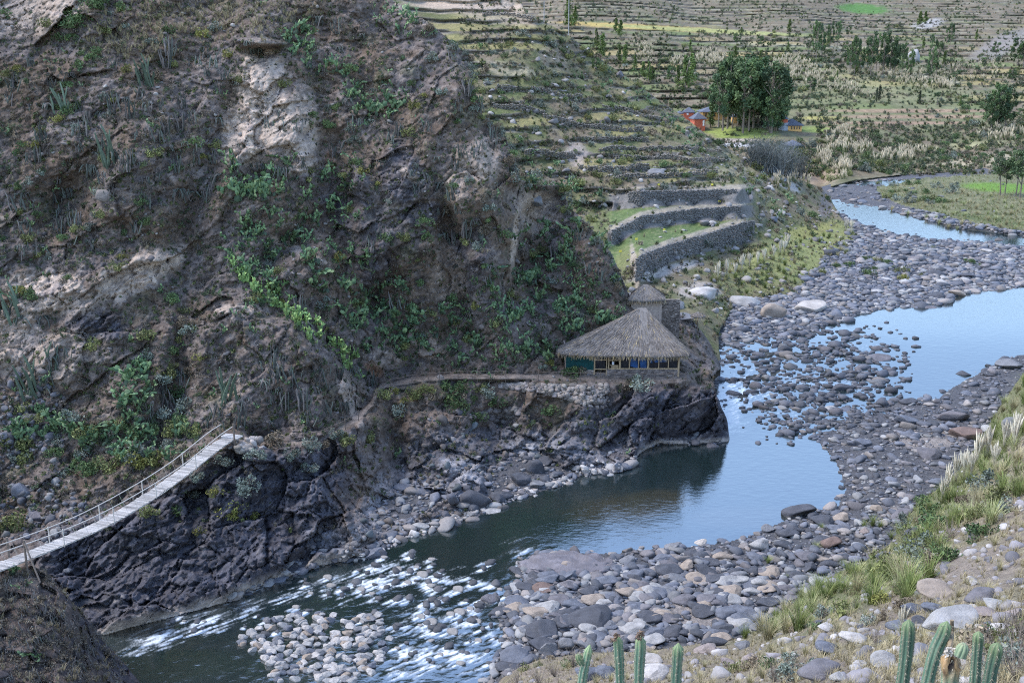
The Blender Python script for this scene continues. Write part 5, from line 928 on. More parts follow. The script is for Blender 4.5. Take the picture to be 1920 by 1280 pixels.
# ------------------------------------------------------------------ boulders: (u, v, width px, height px, colour, pale-stained base, rock template)
BL = [(920, 1124, 39, 40, 'purple-grey', 0), (1011, 1176, 70, 44, 'dark grey', 1), (1110, 1162, 92, 40, 'dark grey', 0), (966, 1225, 58, 46, 'blue-grey', 1), (1028, 1210, 35, 36, 'grey', 1), (1062, 1203, 32, 36, 'grey', 1), (1094, 1203, 26, 24, 'pinkish', 0), (847, 1262, 78, 40, 'pale', 0),
 (1191, 1082, 36, 28, 'dark grey', 0), (1255, 1067, 55, 28, 'dark grey', 0), (890, 1178, 32, 24, 'purple-grey', 1), (862, 1137, 18, 18, 'grey', 1), (791, 1171, 26, 18, 'tan', 0), (931, 1092, 24, 16, 'pale grey', 0), (1020, 1102, 44, 20, 'reddish brown', 0), (993, 1083, 30, 18, 'grey', 1), (1215, 992, 32, 20, 'white', 0),
 (1188, 1015, 24, 14, 'grey', 1), (1142, 1015, 26, 8, 'pale', 0), (974, 957, 12, 9, 'white', 0), (946, 959, 17, 8, 'pale', 0), (868, 981, 17, 9, 'white', 0), (808, 1013, 22, 12, 'pale', 0), (712, 1037, 36, 34, 'dark grey', 1), (682, 1033, 26, 26, 'dark grey', 1), (888, 927, 64, 58, 'dark grey', 0), (976, 895, 38, 34, 'dark grey', 0), (932, 930, 34, 28, 'dark grey', 0), (1000, 870, 40, 40, 'dark grey', 0), (1022, 862, 30, 22, 'dark grey', 0),
 (1026, 929, 14, 13, 'white', 0), (1003, 930, 14, 13, 'white', 0), (1043, 904, 20, 12, 'pale', 0), (1193, 883, 18, 14, 'blue-grey', 0), (1265, 1021, 40, 24, 'grey', 1), (1500, 954, 66, 36, 'dark grey', 1), (1547, 973, 48, 30, 'dark grey', 0), (1424, 1018, 42, 36, 'pale grey', 0), (1569, 988, 36, 20, 'blue-grey', 0), (1560, 1013, 42, 32, 'reddish brown', 0), (1555, 1053, 40, 26, 'dark grey', 0),
 (1539, 1048, 34, 18, 'tan', 0), (1646, 951, 28, 24, 'tan', 0), (1693, 963, 50, 28, 'purple-grey', 0), (1713, 1001, 34, 46, 'dark grey', 0), (1663, 1041, 38, 30, 'blue-grey', 0), (1623, 994, 24, 24, 'pinkish', 0), (1357, 1119, 42, 32, 'blue-grey', 0), (1320, 1142, 44, 34, 'dark grey', 0), (1409, 1139, 26, 22, 'dark grey', 0), (1300, 1048, 26, 22, 'dark grey', 0), (1413, 1068, 34, 18, 'dark grey', 0), (1413, 1086, 30, 18, 'grey', 0), (1492, 1075, 40, 26, 'dark grey', 0),
 (1478, 998, 46, 22, 'dark grey', 0), (1471, 1020, 40, 18, 'dark grey', 0), (1794, 1159, 108, 64, 'pale grey', 0), (1757, 1137, 56, 36, 'blue-grey', 0), (1844, 1115, 66, 34, 'purple-grey', 0), (1764, 1104, 78, 42, 'tan', 0), (1715, 1139, 44, 26, 'blue-grey', 0), (1693, 1172, 60, 34, 'blue-grey', 0), (1870, 1132, 46, 26, 'pale grey', 0), (1851, 1146, 44, 26, 'pinkish', 0), (1903, 1149, 42, 44, 'pinkish', 0), (1881, 1176, 46, 38, 'white', 0), (1853, 1174, 24, 30, 'blue-grey', 0), (1550, 1176, 38, 22, 'white', 0), (1604, 1196, 58, 26, 'white', 0), (1555, 1211, 50, 34, 'blue-grey', 0), (1408, 1231, 38, 34, 'pinkish', 0), (1364, 1240, 28, 24, 'pinkish', 0), (1325, 1216, 50, 26, 'pinkish', 0), (1542, 1256, 88, 44, 'purple-grey', 0), (1660, 1233, 50, 40, 'pale grey', 0), (1614, 1243, 28, 20, 'white', 0), (1571, 1267, 32, 26, 'pale grey', 0), (1394, 1208, 30, 20, 'grey', 0), (1727, 1162, 32, 24, 'dark grey', 0), (1539, 1164, 20, 14, 'dark grey', 0), (1616, 1174, 18, 13, 'dark grey', 0),
 (1223, 1258, 64, 46, 'white', 0), (1101, 1259, 52, 44, 'blue-grey', 0), (1137, 1256, 44, 40, 'blue-grey', 0), (1220, 1236, 50, 20, 'pale', 0), (1450, 579, 54, 46, 'tan', 0), (1522, 574, 66, 30, 'pale', 0), (1398, 568, 62, 16, 'pale grey', 0), (1317, 546, 66, 30, 'white', 0), (1285, 592, 42, 24, 'grey', 0), (1650, 672, 46, 20, 'purple-grey', 0), (1774, 676, 42, 20, 'dark grey', 1), (1768, 656, 48, 24, 'purple-grey', 0), (1895, 679, 50, 30, 'grey', 0), (1692, 626, 24, 11, 'dark grey', 0),
 (1744, 577, 32, 14, 'purple-grey', 0), (1760, 553, 36, 16, 'dark grey', 0), (1796, 549, 38, 18, 'tan', 0), (1675, 730, 26, 16, 'dark grey', 0), (1705, 751, 34, 16, 'dark grey', 0), (1791, 778, 58, 26, 'purple-grey', 0), (1814, 813, 60, 22, 'reddish brown', 0), (1902, 790, 44, 36, 'grey', 0), (1556, 764, 26, 18, 'pale grey', 0), (1589, 769, 28, 14, 'blue-grey', 0), (1703, 789, 44, 14, 'blue-grey', 0), (1808, 699, 30, 18, 'dark grey', 1), (1784, 699, 26, 18, 'dark grey', 1), (1860, 695, 36, 20, 'dark grey', 0), (1424, 831, 26, 12, 'grey', 1), (1483, 838, 22, 8, 'pale grey', 0), (1744, 850, 46, 24, 'purple-grey', 0),
 (1678, 462, 24, 10, 'dark grey', 0), (1755, 512, 38, 16, 'dark grey', 0), (1818, 516, 30, 14, 'dark grey', 0), (1582, 727, 46, 12, 'dark grey', 0), (1850, 470, 26, 12, 'pale', 0), (1384, 969, 18, 11, 'white', 0), (1300, 993, 14, 7, 'pale', 0), (1282, 977, 14, 10, 'white', 0), (1411, 984, 26, 8, 'pale', 0), (1370, 990, 16, 5, 'pale', 0), (1315, 1018, 24, 10, 'pale', 0), (1441, 988, 26, 22, 'grey', 0), (1161, 138, 18, 16, 'purple-grey', 0), (1232, 322, 36, 22, 'grey', 0), (1716, 103, 24, 34, 'pale grey', 0), (1450, 410, 18, 16, 'blue-grey', 0), (1478, 402, 14, 10, 'blue-grey', 0), (1000, 372, 40, 30, 'grey', 0), (40, 915, 40, 46, 'blue-grey', 0), (66, 965, 34, 26, 'purple-grey', 0), (125, 1068, 16, 14, 'grey', 0), (1255, 575, 26, 18, 'grey', 0), (575, 1140, 30, 14, 'dark grey', 0)]
DEEPF = {'boulder': .85}
def place_rock(name, u, v, wpx, hpx, colour, stain, k, group=None, what=None, only=None, yaw=None, sink=.3, dz=0.):
    p = g1(u, v + hpx * .38, only)
    if p is None: p = g1(u, v, only)
    if p is None: return None
    q = ppm(v, p[1]); w = wpx / q / 2; d = w * .8; pitch = max(.1, math.atan2(HH - p[2], p[1])); h = max((hpx / q / 2 - d * math.sin(pitch) * .8) / math.cos(pitch), w * .38, hpx / q * .28)
    o = link(name, rock_mesh(k % 10, colour, bool(stain)), None, (p[0], p[1] + d * .45, p[2] + h * (1 - 2 * sink) + .02 + dz), None, 'boulder' if name == 'boulder' else 'stone', group)
    o.rotation_euler = (RNG.normal() * .12, RNG.normal() * .12, RNG.uniform(-.5, .5) + (math.pi if k % 2 else 0) if yaw is None else yaw); o.scale = (w, d, h)
    what = what or (('large ' if wpx > 45 else ('small ' if wpx < 24 else '')) + colour + (' pale-footed' if stain else '') + ' boulder'); want_label(o, what, u, v); return o
for i, b in enumerate(BL):
    if b[0:2] == (1716, 103): place_rock('boulder', *b, 4, what='tall pale egg-shaped boulder')
    else: place_rock('boulder', *b, i * 7 + i // 3)
# flat rock ledge in the river
V, T = ICO[4]; p = g1(1062, 1062, [LC]); q = ppm(1055, p[1]); V2 = V * (1 + .3 * ridged(V * 1.6, 3, 301)[:, None]); V2 = V2 * np.array([78 / q, 1.9, .5]); W2 = V2 + .2 * fbm(V2 / .8, 3, 304)[:, None]; V2[:, 2] += .30 * facets(W2 / np.array([1.2, .8, 5]), 305)[0] + .18 * facets(W2 / np.array([.5, .35, 3]), 306)[0] + .15 * ridged(V2 / .5, 3, 302)
n = fbm(V * 3, 3, 303); c = np.array((.20, .185, .20)) * (1 + .4 * n)[:, None]; c = mixc(c, .8 * sstep(-.02, -.3, V2[:, 2]), (.42, .38, .35)); o = link('rock_ledge', mesh_np('rock_ledge', V2, T, M['rock'], c), None, p, 'long flat purple-grey rock ledge at the river edge', 'rock', rz=-.05)
# random river stones: the biggest are things of their own, the rest is gravel
ISLq = rough_poly(ISL, 6, 8, 6); RIF = lambda u, v: blob(u, v, 1530, 708, 170, 105, soft=.45) * (.55 + .45 * sstep(1390, 1460, u))
sdg = None
def sdC(u, v):
    i = np.clip(np.searchsorted(LC.us, u) - 1, 0, len(LC.us) - 1); j = np.clip(np.searchsorted(LC.vs, v) - 1, 0, len(LC.vs) - 1); return _sd['v'][j, i]
rr = np.random.default_rng(77)
cand = []
N0 = 52000; u = rr.uniform(420, 1925, N0); v = rr.uniform(336, 1282, N0); sd = sdC(u, v); rif = RIF(u, v); isl = inside(ISLq, u, v); mead = inside(MEADOW, u, v)
cl = .5 + .5 * fbm(np.stack([u / 60, v / 30, 0 * u], -1), 3, 401)
keepp = np.where(isl, .8, np.where(mead, .03, np.where(sd < 2, .55 + .6 * (cl - .3), np.where(rif > .1,   .5 * rif, np.where(sd < 26, .30 * (1 - sd / 30), .006 + .05 * blob(u, v, 800, 1190, 150, 90, soft=.4))))))
sand = np.max([blob(u, v, *q) for q in ((1310, 1155, 50, 22, 10), (1535, 547, 40, 6, 0), (1800, 555, 46, 5, 0))], axis=0); keepp = keepp * (1 - .93 * sand)
k = rr.random(N0) < keepp; u, v, isl, rif, sd = u[k], v[k], isl[k], rif[k], sd[k]
PP, ok = ground(u, v); Yc = LC.look(u, v); onC = np.abs(PP[:, 1] - Yc) < .6
dens = rr.lognormal(-.32, .62, len(u)); rel = sstep(1000, 1250, v)
dia = .50 * dens * (1 + .45 * blob(u, v, 1200, 1110, 330, 90)) * np.interp(PP[:, 1], [120, 200], [1, 1.9]); dia = np.where(isl, .52 * rr.lognormal(0, .38, len(u)), dia); dia = np.clip(dia, .22, np.where((sd > 8) & (rif < .3), .8, 2.0))
TINTS = [(.17, .175, .20), (.125, .13, .15), (.235, .235, .24), (.20, .185, .19), (.33, .32, .31), (.10, .105, .12), (.28, .25, .23), (.155, .165, .195)]
CN = ['blue-grey', 'dark grey', 'grey', 'purple-grey', 'pale grey', 'dark grey', 'tan', 'blue-grey']
px = dia * ppm(v, PP[:, 1]); gi = []; big = []
for i in np.argsort(-px):
    if not (ok[i] and onC[i]): continue
    a = rr.integers(0, 8) if not isl[i] else (4 if rr.random() < .8 else 2)
    if isl[i]:
        if rr.random() < .6: big.append((i, a))
        continue
    if not isl[i] and px[i] > 13 and len([b for b in big if not isl[b[0]]]) < 150: big.append((i, a)); continue
    gi.append((i, a))
isl_b = [b for b in big if isl[b[0]]][:230]; oth = [b for b in big if not isl[b[0]]]
for j, (i, a) in enumerate(isl_b): place_rock('cobble', u[i], v[i], px[i], px[i] * .85, ('white', 'pale grey', 'grey', 'pale grey', 'white', 'tan', 'pale grey', 'blue-grey')[j % 8], 0, j, 'pale cobbles on the mid-river island', ('larger ' if px[i] > 15 else '') + ('white', 'pale grey', 'grey', 'pale grey', 'white', 'tan', 'pale grey', 'blue-grey')[j % 8] + ' rounded cobble', sink=.25, dz=.26)
for j, (i, a) in enumerate(oth): place_rock('boulder', u[i], v[i], px[i], px[i] * .6, CN[a], j % 3 == 0 and sd[i] > -6, j * 3, 'boulders of the river bed')
SH = [(RK2[q][0], None, RK2[q][1]) for q in range(6)] + [(RK1[q][0], None, RK1[q][1]) for q in range(6)]
items = []
shc = [(a, b, c, np.ones((len(a), 3))) for a, b, c in SH]
for i, a in gi:
    d = dia[i] / 2; t = np.array(TINTS[a]) * rr.uniform(.7, 1.3)
    if isl[i]: t = np.array((.47, .44, .41)) * rr.uniform(.75, 1.2)
    if sd[i] > 4 or rif[i] > .5: t = t * .62
    s = np.array([d * rr.uniform(.85, 1.3), d * rr.uniform(.7, 1), d * rr.uniform(.4, .65)]); items.append((rr.integers(0, 6) if px[i] > 8 else 6 + rr.integers(0, 6), PP[i] + np.array([0, 0, s[2] * .35]), s, rr.uniform(0, 6.28), t))
for (u_, v_, w_, k_) in RAPID:
    p = g1(u_, v_, [LC])
    if p is None or sdC(np.array([u_]), np.array([v_]))[0] < 2: continue
    d = w_ / ppm(v_, p[1]) / 2; wy = unp(u_, v_, water_Y(u_, v_)); items.append((k_ % 6, wy + np.array([0, 0, d * .12]), np.array([d, d * .8, d * .5]), k_ * .7, np.array((.085, .085, .09)) * (1 + .25 * (k_ % 3)) if k_ < 8 else np.array((.30, .28, .26))))
for (u_, v_) in sample_density(lambda u, v: RIF(u, v) * (.35 + .65 * fbm(np.stack([u / 40, v / 16, 0 * u], -1), 3, 777).clip(0, 1) * 2).clip(0, 1), 900, (1330, 590, 1720, 840), 78):
    p = g1(u_, v_, [LC])
    if p is None or inside(polyA, np.array([u_]), np.array([v_]))[0]: continue
    d = .30 * rr.lognormal(0, .45) * np.interp(p[1], [120, 170], [1, 1.4]); wy = unp(u_, v_, min(p[1], float(water_Y(u_, v_)))); items.append((rr.integers(0, 6) + 6, wy + np.array([0, 0, d * .1]), np.array([d * rr.uniform(.8, 1.4), d * .8, d * .45]), rr.uniform(0, 6.28), np.array((.11, .112, .125)) * rr.uniform(.6, 1.5)))
fu, fv = rr.uniform(1360, 1925, 12000), rr.uniform(395, 640, 12000); fk = (sdC(fu, fv) < 1) & ~inside(MEADOW, fu, fv); FP, fo = ground(fu, fv); fk &= fo & (np.abs(FP[:, 1] - LC.look(fu, fv)) < .8)
for p in FP[fk]: d = .30 * rr.lognormal(0, .4) * np.interp(p[1], [140, 260], [1, 1.7]); items.append((6 + rr.integers(0, 6), p + np.array([0, 0, d * .15]), np.array([d * rr.uniform(.8, 1.4), d * .8, d * .5]), rr.uniform(0, 6.28), np.array(TINTS[rr.integers(0, 8)]) * rr.uniform(.7, 1.3)))
# rubble and pale stones along the far bank, stones on the near bank
def stones_on(layer, f, n, box, rng, size, tints, seed, asp=.6):
    for (u_, v_) in sample_density(f, n, box, seed):
        p = g1(u_, v_, [layer])
        if p is None: continue
        d = size * rng.lognormal(0, .45) / 2; t = np.array(tints[rng.integers(0, len(tints))]) * rng.uniform(.7, 1.3); items.append((rng.integers(0, 6), p + np.array([0, -.05, d * .2]), np.array([d * rng.uniform(.8, 1.3), d * rng.uniform(.7, 1.1), d * asp * rng.uniform(.7, 1.3)]), rng.uniform(0, 6.28), t))
shl = lambda w: (lambda u, v: np.exp(-((np.interp(u, shx, shy) - v - 6) / w) ** 2))
stones_on(LA, lambda u, v: shl(10)(u, v) * (.5 + .5 * blob(u, v, 900, 950, 200, 80)), 300, (640, 850, 1200, 1060), rr, .42, [(.50, .46, .42), (.42, .40, .38), (.36, .33, .31)], 501)
stones_on(LA, zone_sum([(780, 960, 110, 50, -30, 1), (860, 830, 80, 60, 0, .6), (960, 880, 80, 40, 0, .8), (700, 1010, 60, 30, 0, 1), (1190, 845, 50, 14, 0, .5), (300, 1165, 60, 10, -14, .3)]), 260, (640, 760, 1230, 1060), rr, .42, [(.13, .145, .15), (.20, .17, .15), (.11, .11, .125), (.27, .25, .24)], 502, .8)
stones_on(LA, zone_sum([(40, 800, 70, 80, 30, 1), (70, 960, 90, 50, 0, .7), (460, 835, 30, 12, 0, .6)]), 380, (0, 700, 520, 1020), rr, .34, [(.15, .15, .165), (.11, .11, .12), (.22, .21, .20)], 503, .8)
stones_on(LA, lambda u, v: .3 + 0 * u, 700, (0, 0, 1180, 830), rr, .26, [(.17, .155, .15), (.24, .21, .19), (.11, .10, .10), (.30, .28, .26)], 504, .7)
stones_on(LD, lambda u, v: .5 + 0 * u, 1300, (940, 880, 1920, 1282), rr, .26, [(.36, .33, .31), (.26, .24, .25), (.45, .42, .40), (.2, .19, .2)], 505, .7)
stones_on(LB, lambda u, v: .5 + .5 * blob(u, v, 1450, 470, 200, 100), 900, (890, 60, 1600, 600), rr, .7, [(.28, .26, .25), (.20, .19, .19), (.40, .37, .34)], 506, .7)
stones_on(LD, lambda u, v: .5 + 0 * u, 400, (1925, 600, 2350, 1300), rr, .26, [(.36, .33, .31), (.26, .24, .25), (.45, .42, .40)], 507, .7)
stones_on(LC, lambda u, v: np.where(inside(MEADOW, u, v), .05, .6), 1500, (1925, 330, 2350, 700), rr, .55, TINTS, 508, .5)
merge_scatter('river_gravel', shc, items, M['cobble'], 'grey river gravel and small stones covering the bars and banks', 'gravel')

# ------------------------------------------------------------------ plants on the slopes
r = np.random.default_rng(21)
def put(name, key, f, mat, u, v, size, what, cat, group, only, sink=.05, tilt=0., sz=None):
    p = g1(u, v, only)
    if p is None: return None
    o = link(name, tpl(key, f, mat), None, p - np.array([0, 0, sink]), None, cat, group, None, RNG.uniform(0, 6.28)); o.scale = (size, size, size * (sz or 1)); want_label(o, what, u, v); return o
OP = [zo for zo in [(480, 470, 50, 75, 0, 1), (740, 600, 100, 62, 20, 1), (905, 645, 100, 45, 0, 1), (1030, 610, 60, 60, 20, .8), (950, 545, 50, 50, 0, .7), (1105, 545, 50, 50, 30, 1), (1150, 585, 26, 26, 0, 1), (250, 735, 40, 50, 0, .6), (90, 810, 60, 40, 0, .5), (250, 830, 90, 40, 0, .7), (585, 105, 60, 28, 40, .8), (745, 35, 60, 30, 30, .9), (700, 190, 60, 50, 20, .5), (620, 385, 60, 60, 0, .6), (480, 350, 70, 35, 0, .8), (1090, 470, 40, 50, 40, .9), (1000, 480, 40, 70, 0, .8), (560, 440, 50, 40, 0, .7), (640, 500, 60, 50, 0, .5), (860, 590, 60, 40, 0, .6), (1065, 360, 30, 40, 40, .6)]]
zf = zone_sum(OP); pts = spaced(sample_density(lambda u, v: zf(u, v) * .8, 520, (0, 0, 1180, 870), 31), lambda u, v: 13)[:225]
for j, (u_, v_) in enumerate(pts):
    kk = j % 6; nm = ('big ' if j % 4 == 0 else '') + 'dark green prickly pear clump'; put('prickly_pear', f'prickly_pear{kk}', lambda: opuntia_shape(kk + 5, 26 + kk * 6), M['pad'], u_, v_, r.uniform(1.0, 1.45) * (1.3 if j % 4 == 0 else 1), nm, 'cactus', 'prickly pears on the cliff', [LA])
# the bright green strip down the spur
for j, q in enumerate(pl([(452, 500), (480, 545), (540, 590), (600, 630), (640, 665), (662, 700)], n=34)):
    u_, v_ = q[0] + r.normal() * 9, q[1] + r.normal() * 9; kk = j % 3
    def fb(): 
        mb = opuntia_shape(kk + 55, 44, .16); mb.C = [c * np.array([1.7, 1.65, 1.2]) for c in mb.C]; return mb
    put('prickly_pear', f'bright_pear{kk}', fb, M['pad'], u_, v_, r.uniform(.95, 1.3), 'bright green prickly pear clump', 'cactus', 'bright cactus strip on the spur', [LA])
BUSH = [('olive', (.10, .115, .04), (.18, .185, .07)), ('dark green', (.05, .085, .035), (.10, .14, .05)), ('grey-green', (.10, .125, .10), (.17, .19, .155)), ('brown', (.12, .095, .065), (.18, .145, .10)), ('yellow-green', (.12, .13, .035), (.19, .18, .05))]
BUSH = [(a, tuple(1.25 * x for x in b_), tuple(1.3 * x for x in c_)) for a, b_, c_ in BUSH]
def bush_key(kind, kk):
    nm, c1, c2 = BUSH[kind]; return f'shrub_{kind}_{kk}', (lambda: bush_shape(100 + kind * 7 + kk, 520, .055, 14, .8, 9, c1, c2))
BZ = zone_sum([(120, 420, 160, 120, 0, .6), (90, 840, 120, 60, 0, 1), (250, 850, 140, 60, 0, 1), (330, 660, 60, 120, 0, .8), (400, 260, 60, 60, 0, .5), (600, 830, 80, 20, 0, 1), (840, 750, 90, 36, 0, 1), (800, 600, 120, 80, 0, .6), (700, 330, 140, 160, 0, .45), (1050, 560, 100, 100, 0, .6), (900, 440, 60, 120, 0, .35), (480, 200, 500, 200, 0, .2), (60, 200, 70, 120, 0, .5), (170, 60, 60, 60, -40, 1), (230, 100, 160, 50, 0, .4), (500, 930, 160, 60, 0, .25), (1240, 730, 60, 12, 0, .5), (590, 520, 120, 90, 0, .4), (700, 850, 50, 30, 0, .6), (1010, 780, 60, 30, 0, .6), (860, 160, 40, 60, 0, .5), (1080, 690, 60, 14, 0, .6)])
pts = spaced(sample_density(lambda u, v: BZ(u, v), 620, (0, 0, 1300, 1000), 41), lambda u, v: 15)[:255]
for j, (u_, v_) in enumerate(pts):
    kind = int(r.choice(5, p=[.25, .25, .25, .15, .10])); key, f = bush_key(kind, j % 3); s = r.uniform(.6, 1.3) * (1.35 if v_ > 700 else 1); put('shrub', key, f, M['leaf'], u_, v_, s, ('large ' if s > 1.05 else ('low ' if s < .7 else '')) + BUSH[kind][0] + ' shrub', 'shrub', 'shrubs on the cliff', [LA])
for (u_, v_, kind, s) in ((150, 42, 1, 1.9), (135, 52, 1, 1.6), (170, 15, 1, 1.8), (185, 5, 1, 1.5), (9, 33, 1, 1.3), (865, 740, 1, 2.2), (860, 770, 1, 1.8), (485, 860, 2, 1.3), (545, 860, 2, 1.3), (650, 832, 0, 1.5), (690, 828, 0, 1.4), (530, 880, 1, .9), (405, 928, 4, .9), (375, 1000, 4, .7), (330, 962, 1, 1.1), (280, 965, 0, 1.2), (290, 870, 4, 1.4), (50, 840, 0, 1.5), (50, 865, 0, 1.4), (100, 810, 1, 1.3), (20, 990, 0, 1.8), (915, 740, 2, 1.6), (900, 735, 0, 1.2), (805, 735, 0, 1.2), (172, 655, 0, 1.3), (360, 625, 2, 1.3), (300, 715, 2, 1.5), (365, 275, 1, 1.4), (575, 340, 0, 1.1)):
    key, f = bush_key(kind, 0); put('shrub', key, f, M['leaf'], u_, v_, s, 'broad ' + BUSH[kind][0] + ' shrub', 'shrub', 'shrubs on the cliff', [LA])
for q in pl(RIDGE[2:], n=46):
    u_, v_ = q[0] - 4 + r.normal() * 5, q[1] + 4 + abs(r.normal()) * 5; kind = int(r.choice([0, 1, 2, 3])); key, f = bush_key(kind, 1); put('shrub', key, f, M['leaf'], u_, v_, r.uniform(.6, 1.3), BUSH[kind][0] + ' shrub on the ridge edge', 'shrub', 'shrubs on the cliff', [LA])
SZ = zone_sum([(250, 250, 160, 110, 20, .9), (560, 710, 100, 90, 10, 1), (480, 760, 70, 40, 0, 1), (900, 230, 40, 140, -10, 1), (100, 420, 110, 80, 0, .7), (30, 600, 50, 60, 0, 1), (330, 330, 120, 60, 0, 1), (720, 260, 120, 120, 0, .5), (800, 440, 120, 140, 0, .45), (1080, 480, 70, 60, 0, .6), (330, 760, 60, 60, 0, 1), (640, 60, 80, 60, 0, .6), (560, 250, 50, 70, 0, .6), (100, 690, 60, 60, 0, .5), (400, 120, 140, 50, 0, .5), (960, 430, 30, 80, 0, .7), (60, 250, 60, 100, 0, .5)])
pts = spaced(sample_density(lambda u, v: SZ(u, v), 700, (0, 0, 1180, 830), 51), lambda u, v: 14)[:250]
for j, (u_, v_) in enumerate(pts):
    kk = j % 8; hang = kk >= 4; put('columnar_cactus', f'cactus_stems{kk}', lambda: stems_shape(kk + 200, 8 + kk, 1.7, .9 if kk >= 6 else (.6 if hang else 0), .06), M['stem'], u_, v_, r.uniform(.8, 1.3), ('drooping' if hang else 'upright') + ' columnar cactus clump', 'cactus', 'columnar cacti on the cliff', [LA])
for (u_, v_, L) in ((205, 300, 1.6), (275, 150, 1.3), (60, 730, 1.5), (95, 690, 1.2), (120, 200, 1.2), (420, 745, 1.4), (30, 590, 1.5)): put('columnar_cactus', 'cactus_tall0', lambda: stems_shape(300, 8, 2.6, 0, .09, (.12, .16, .11), .1), M['stem'], u_, v_ + 10, L, 'tall green columnar cactus clump', 'cactus', 'columnar cacti on the cliff', [LA])
# uncountable low scrub: weeds, dead stalks and dry grass between the plants
wd = [shp(bush_shape(400 + k, 60, .10, 7, .7, 4, c1, c2)) for k, (c1, c2) in enumerate((((.085, .11, .04), (.15, .17, .065)), ((.06, .09, .045), (.11, .14, .075)), ((.13, .11, .08), (.19, .16, .12))))]
dg = [shp(tuft_shape(410 + k, 22, 1, .7, .5, .03, (.26, .22, .13), (.36, .31, .20), seg=2)) for k in range(2)]
sk = [shp(stems_shape(420 + k, 6, 1.3, .5 * k, .05, (.17, .165, .155), .6)) for k in range(3)]
SHP = wd + dg + sk; MIXED = []
low = lambda u, v: (v < np.interp(u, tlx, tly) - 2) | (v > np.interp(u, tlx, tly) + 6)
ZP = lambda u, v: zonesA(u, v)[0]
def bare(u, v):
    z = ZP(u, v); return (1 - .93 * np.clip(z['pale'] + z['white'] + z['path'] + z['wl'], 0, 1)) * (1 - .85 * z['dark']) * np.where(v > np.interp(u, tlx, tly), .45, 1)
pn = lambda u, v: .35 + .65 * sstep(-.25, .35, fbm(np.stack([u / 45, v / 45, 0 * u + 8], -1), 3, 511))
for (u_, v_) in sample_density(lambda u, v: bare(u, v) * pn(u, v), 19000, (-4, -4, 1340, 1000), 61):
    p = g1(u_, v_, [LA]); k = int(r.choice(8, p=[.20, .17, .16, .08, .07, .12, .10, .10])) if p is not None else 0
    if p is None: continue
    s = r.uniform(.22, .66) * (.75 if k >= 5 else 1); MIXED.append((k, p - np.array([0, 0, .05]), s, r.uniform(0, 6.28), r.uniform(.5, 1.25)))
for (u_, v_) in sample_density(lambda u, v: .5 + 0 * u, 2600, (-420, -60, -4, 1050), 68):
    p = g1(u_, v_, [LA])
    if p is not None: MIXED.append((int(r.integers(0, 8)), p, r.uniform(.3, .9), r.uniform(0, 6.28), r.uniform(.6, 1.2)))
for (u_, v_) in sample_density(zone_sum([(400, 40, 160, 40, 0, 1), (250, 60, 80, 60, 0, .8)]), 500, (100, -4, 640, 120), 62):
    p = g1(u_, v_, [LA]); MIXED.append((3 + int(r.integers(0, 2)), p, r.uniform(.5, .9), r.uniform(0, 6.28), np.array([1.1, 1.1, 1.05])))
for (u_, v_) in sample_density(lambda u, v: .5 + 0 * u, 1200, (-4, 1070, 290, 1282), 63):
    p = g1(u_, v_, [LE])
    if p is not None: MIXED.append((int(r.choice([2, 4, 5, 6, 7])), p, r.uniform(.25, .6), r.uniform(0, 6.28), r.uniform(.6, 1.2)))
PRS = [shp(opuntia_shape(460 + k, 18, .16)) for k in range(4)]; PI = []
for (u_, v_) in sample_density(lambda u, v: zf(u, v) * .9 + .04, 420, (0, 0, 1180, 870), 64):
    p = g1(u_, v_, [LA])
    if p is not None: PI.append((int(r.integers(0, 4)), p, r.uniform(.6, 1.0), r.uniform(0, 6.28), r.uniform(.7, 1.2)))
merge_scatter('prickly_pear_thicket', PRS, PI, M['pad'], 'smaller prickly pears massed between the clumps on the cliff', 'cactus')
merge_scatter('cliff_scrub', SHP, MIXED, M['leaf'], 'low dry scrub, weeds and dead stalks scattered over the cliff', 'scrub')
for (u_, v_, s, k, w_) in ((24, 1075, 1.15, 0, 'prickly pear beside the planks'), (36, 1102, .45, 1, 'small prickly pear'), (52, 1098, .45, 2, 'small prickly pear'), (72, 1235, .9, 1, 'prickly pear low on the mound')):
    p = g1(u_, v_, [LE]); o = link('prickly_pear', tpl(f'prickly_pear{k}', lambda: opuntia_shape(k + 5, 26 + k * 6), M['pad']), None, p, None, 'cactus', None, None, 1.); o.scale = (s * .8,) * 3; want_label(o, w_, u_, v_)
for (u_, v_, k) in ((25, 1190, 4), (60, 1195, 5), (85, 1165, 6), (105, 1150, 7), (130, 1240, 5), (45, 1160, 4)): put('columnar_cactus', f'cactus_stems{k}', lambda: stems_shape(k + 200, 8 + k, 1.7, .9 if k >= 6 else .6, .06), M['stem'], u_, v_, .9, 'hanging grey cactus stems on the mound', 'cactus', 'cacti on the mound', [LE])

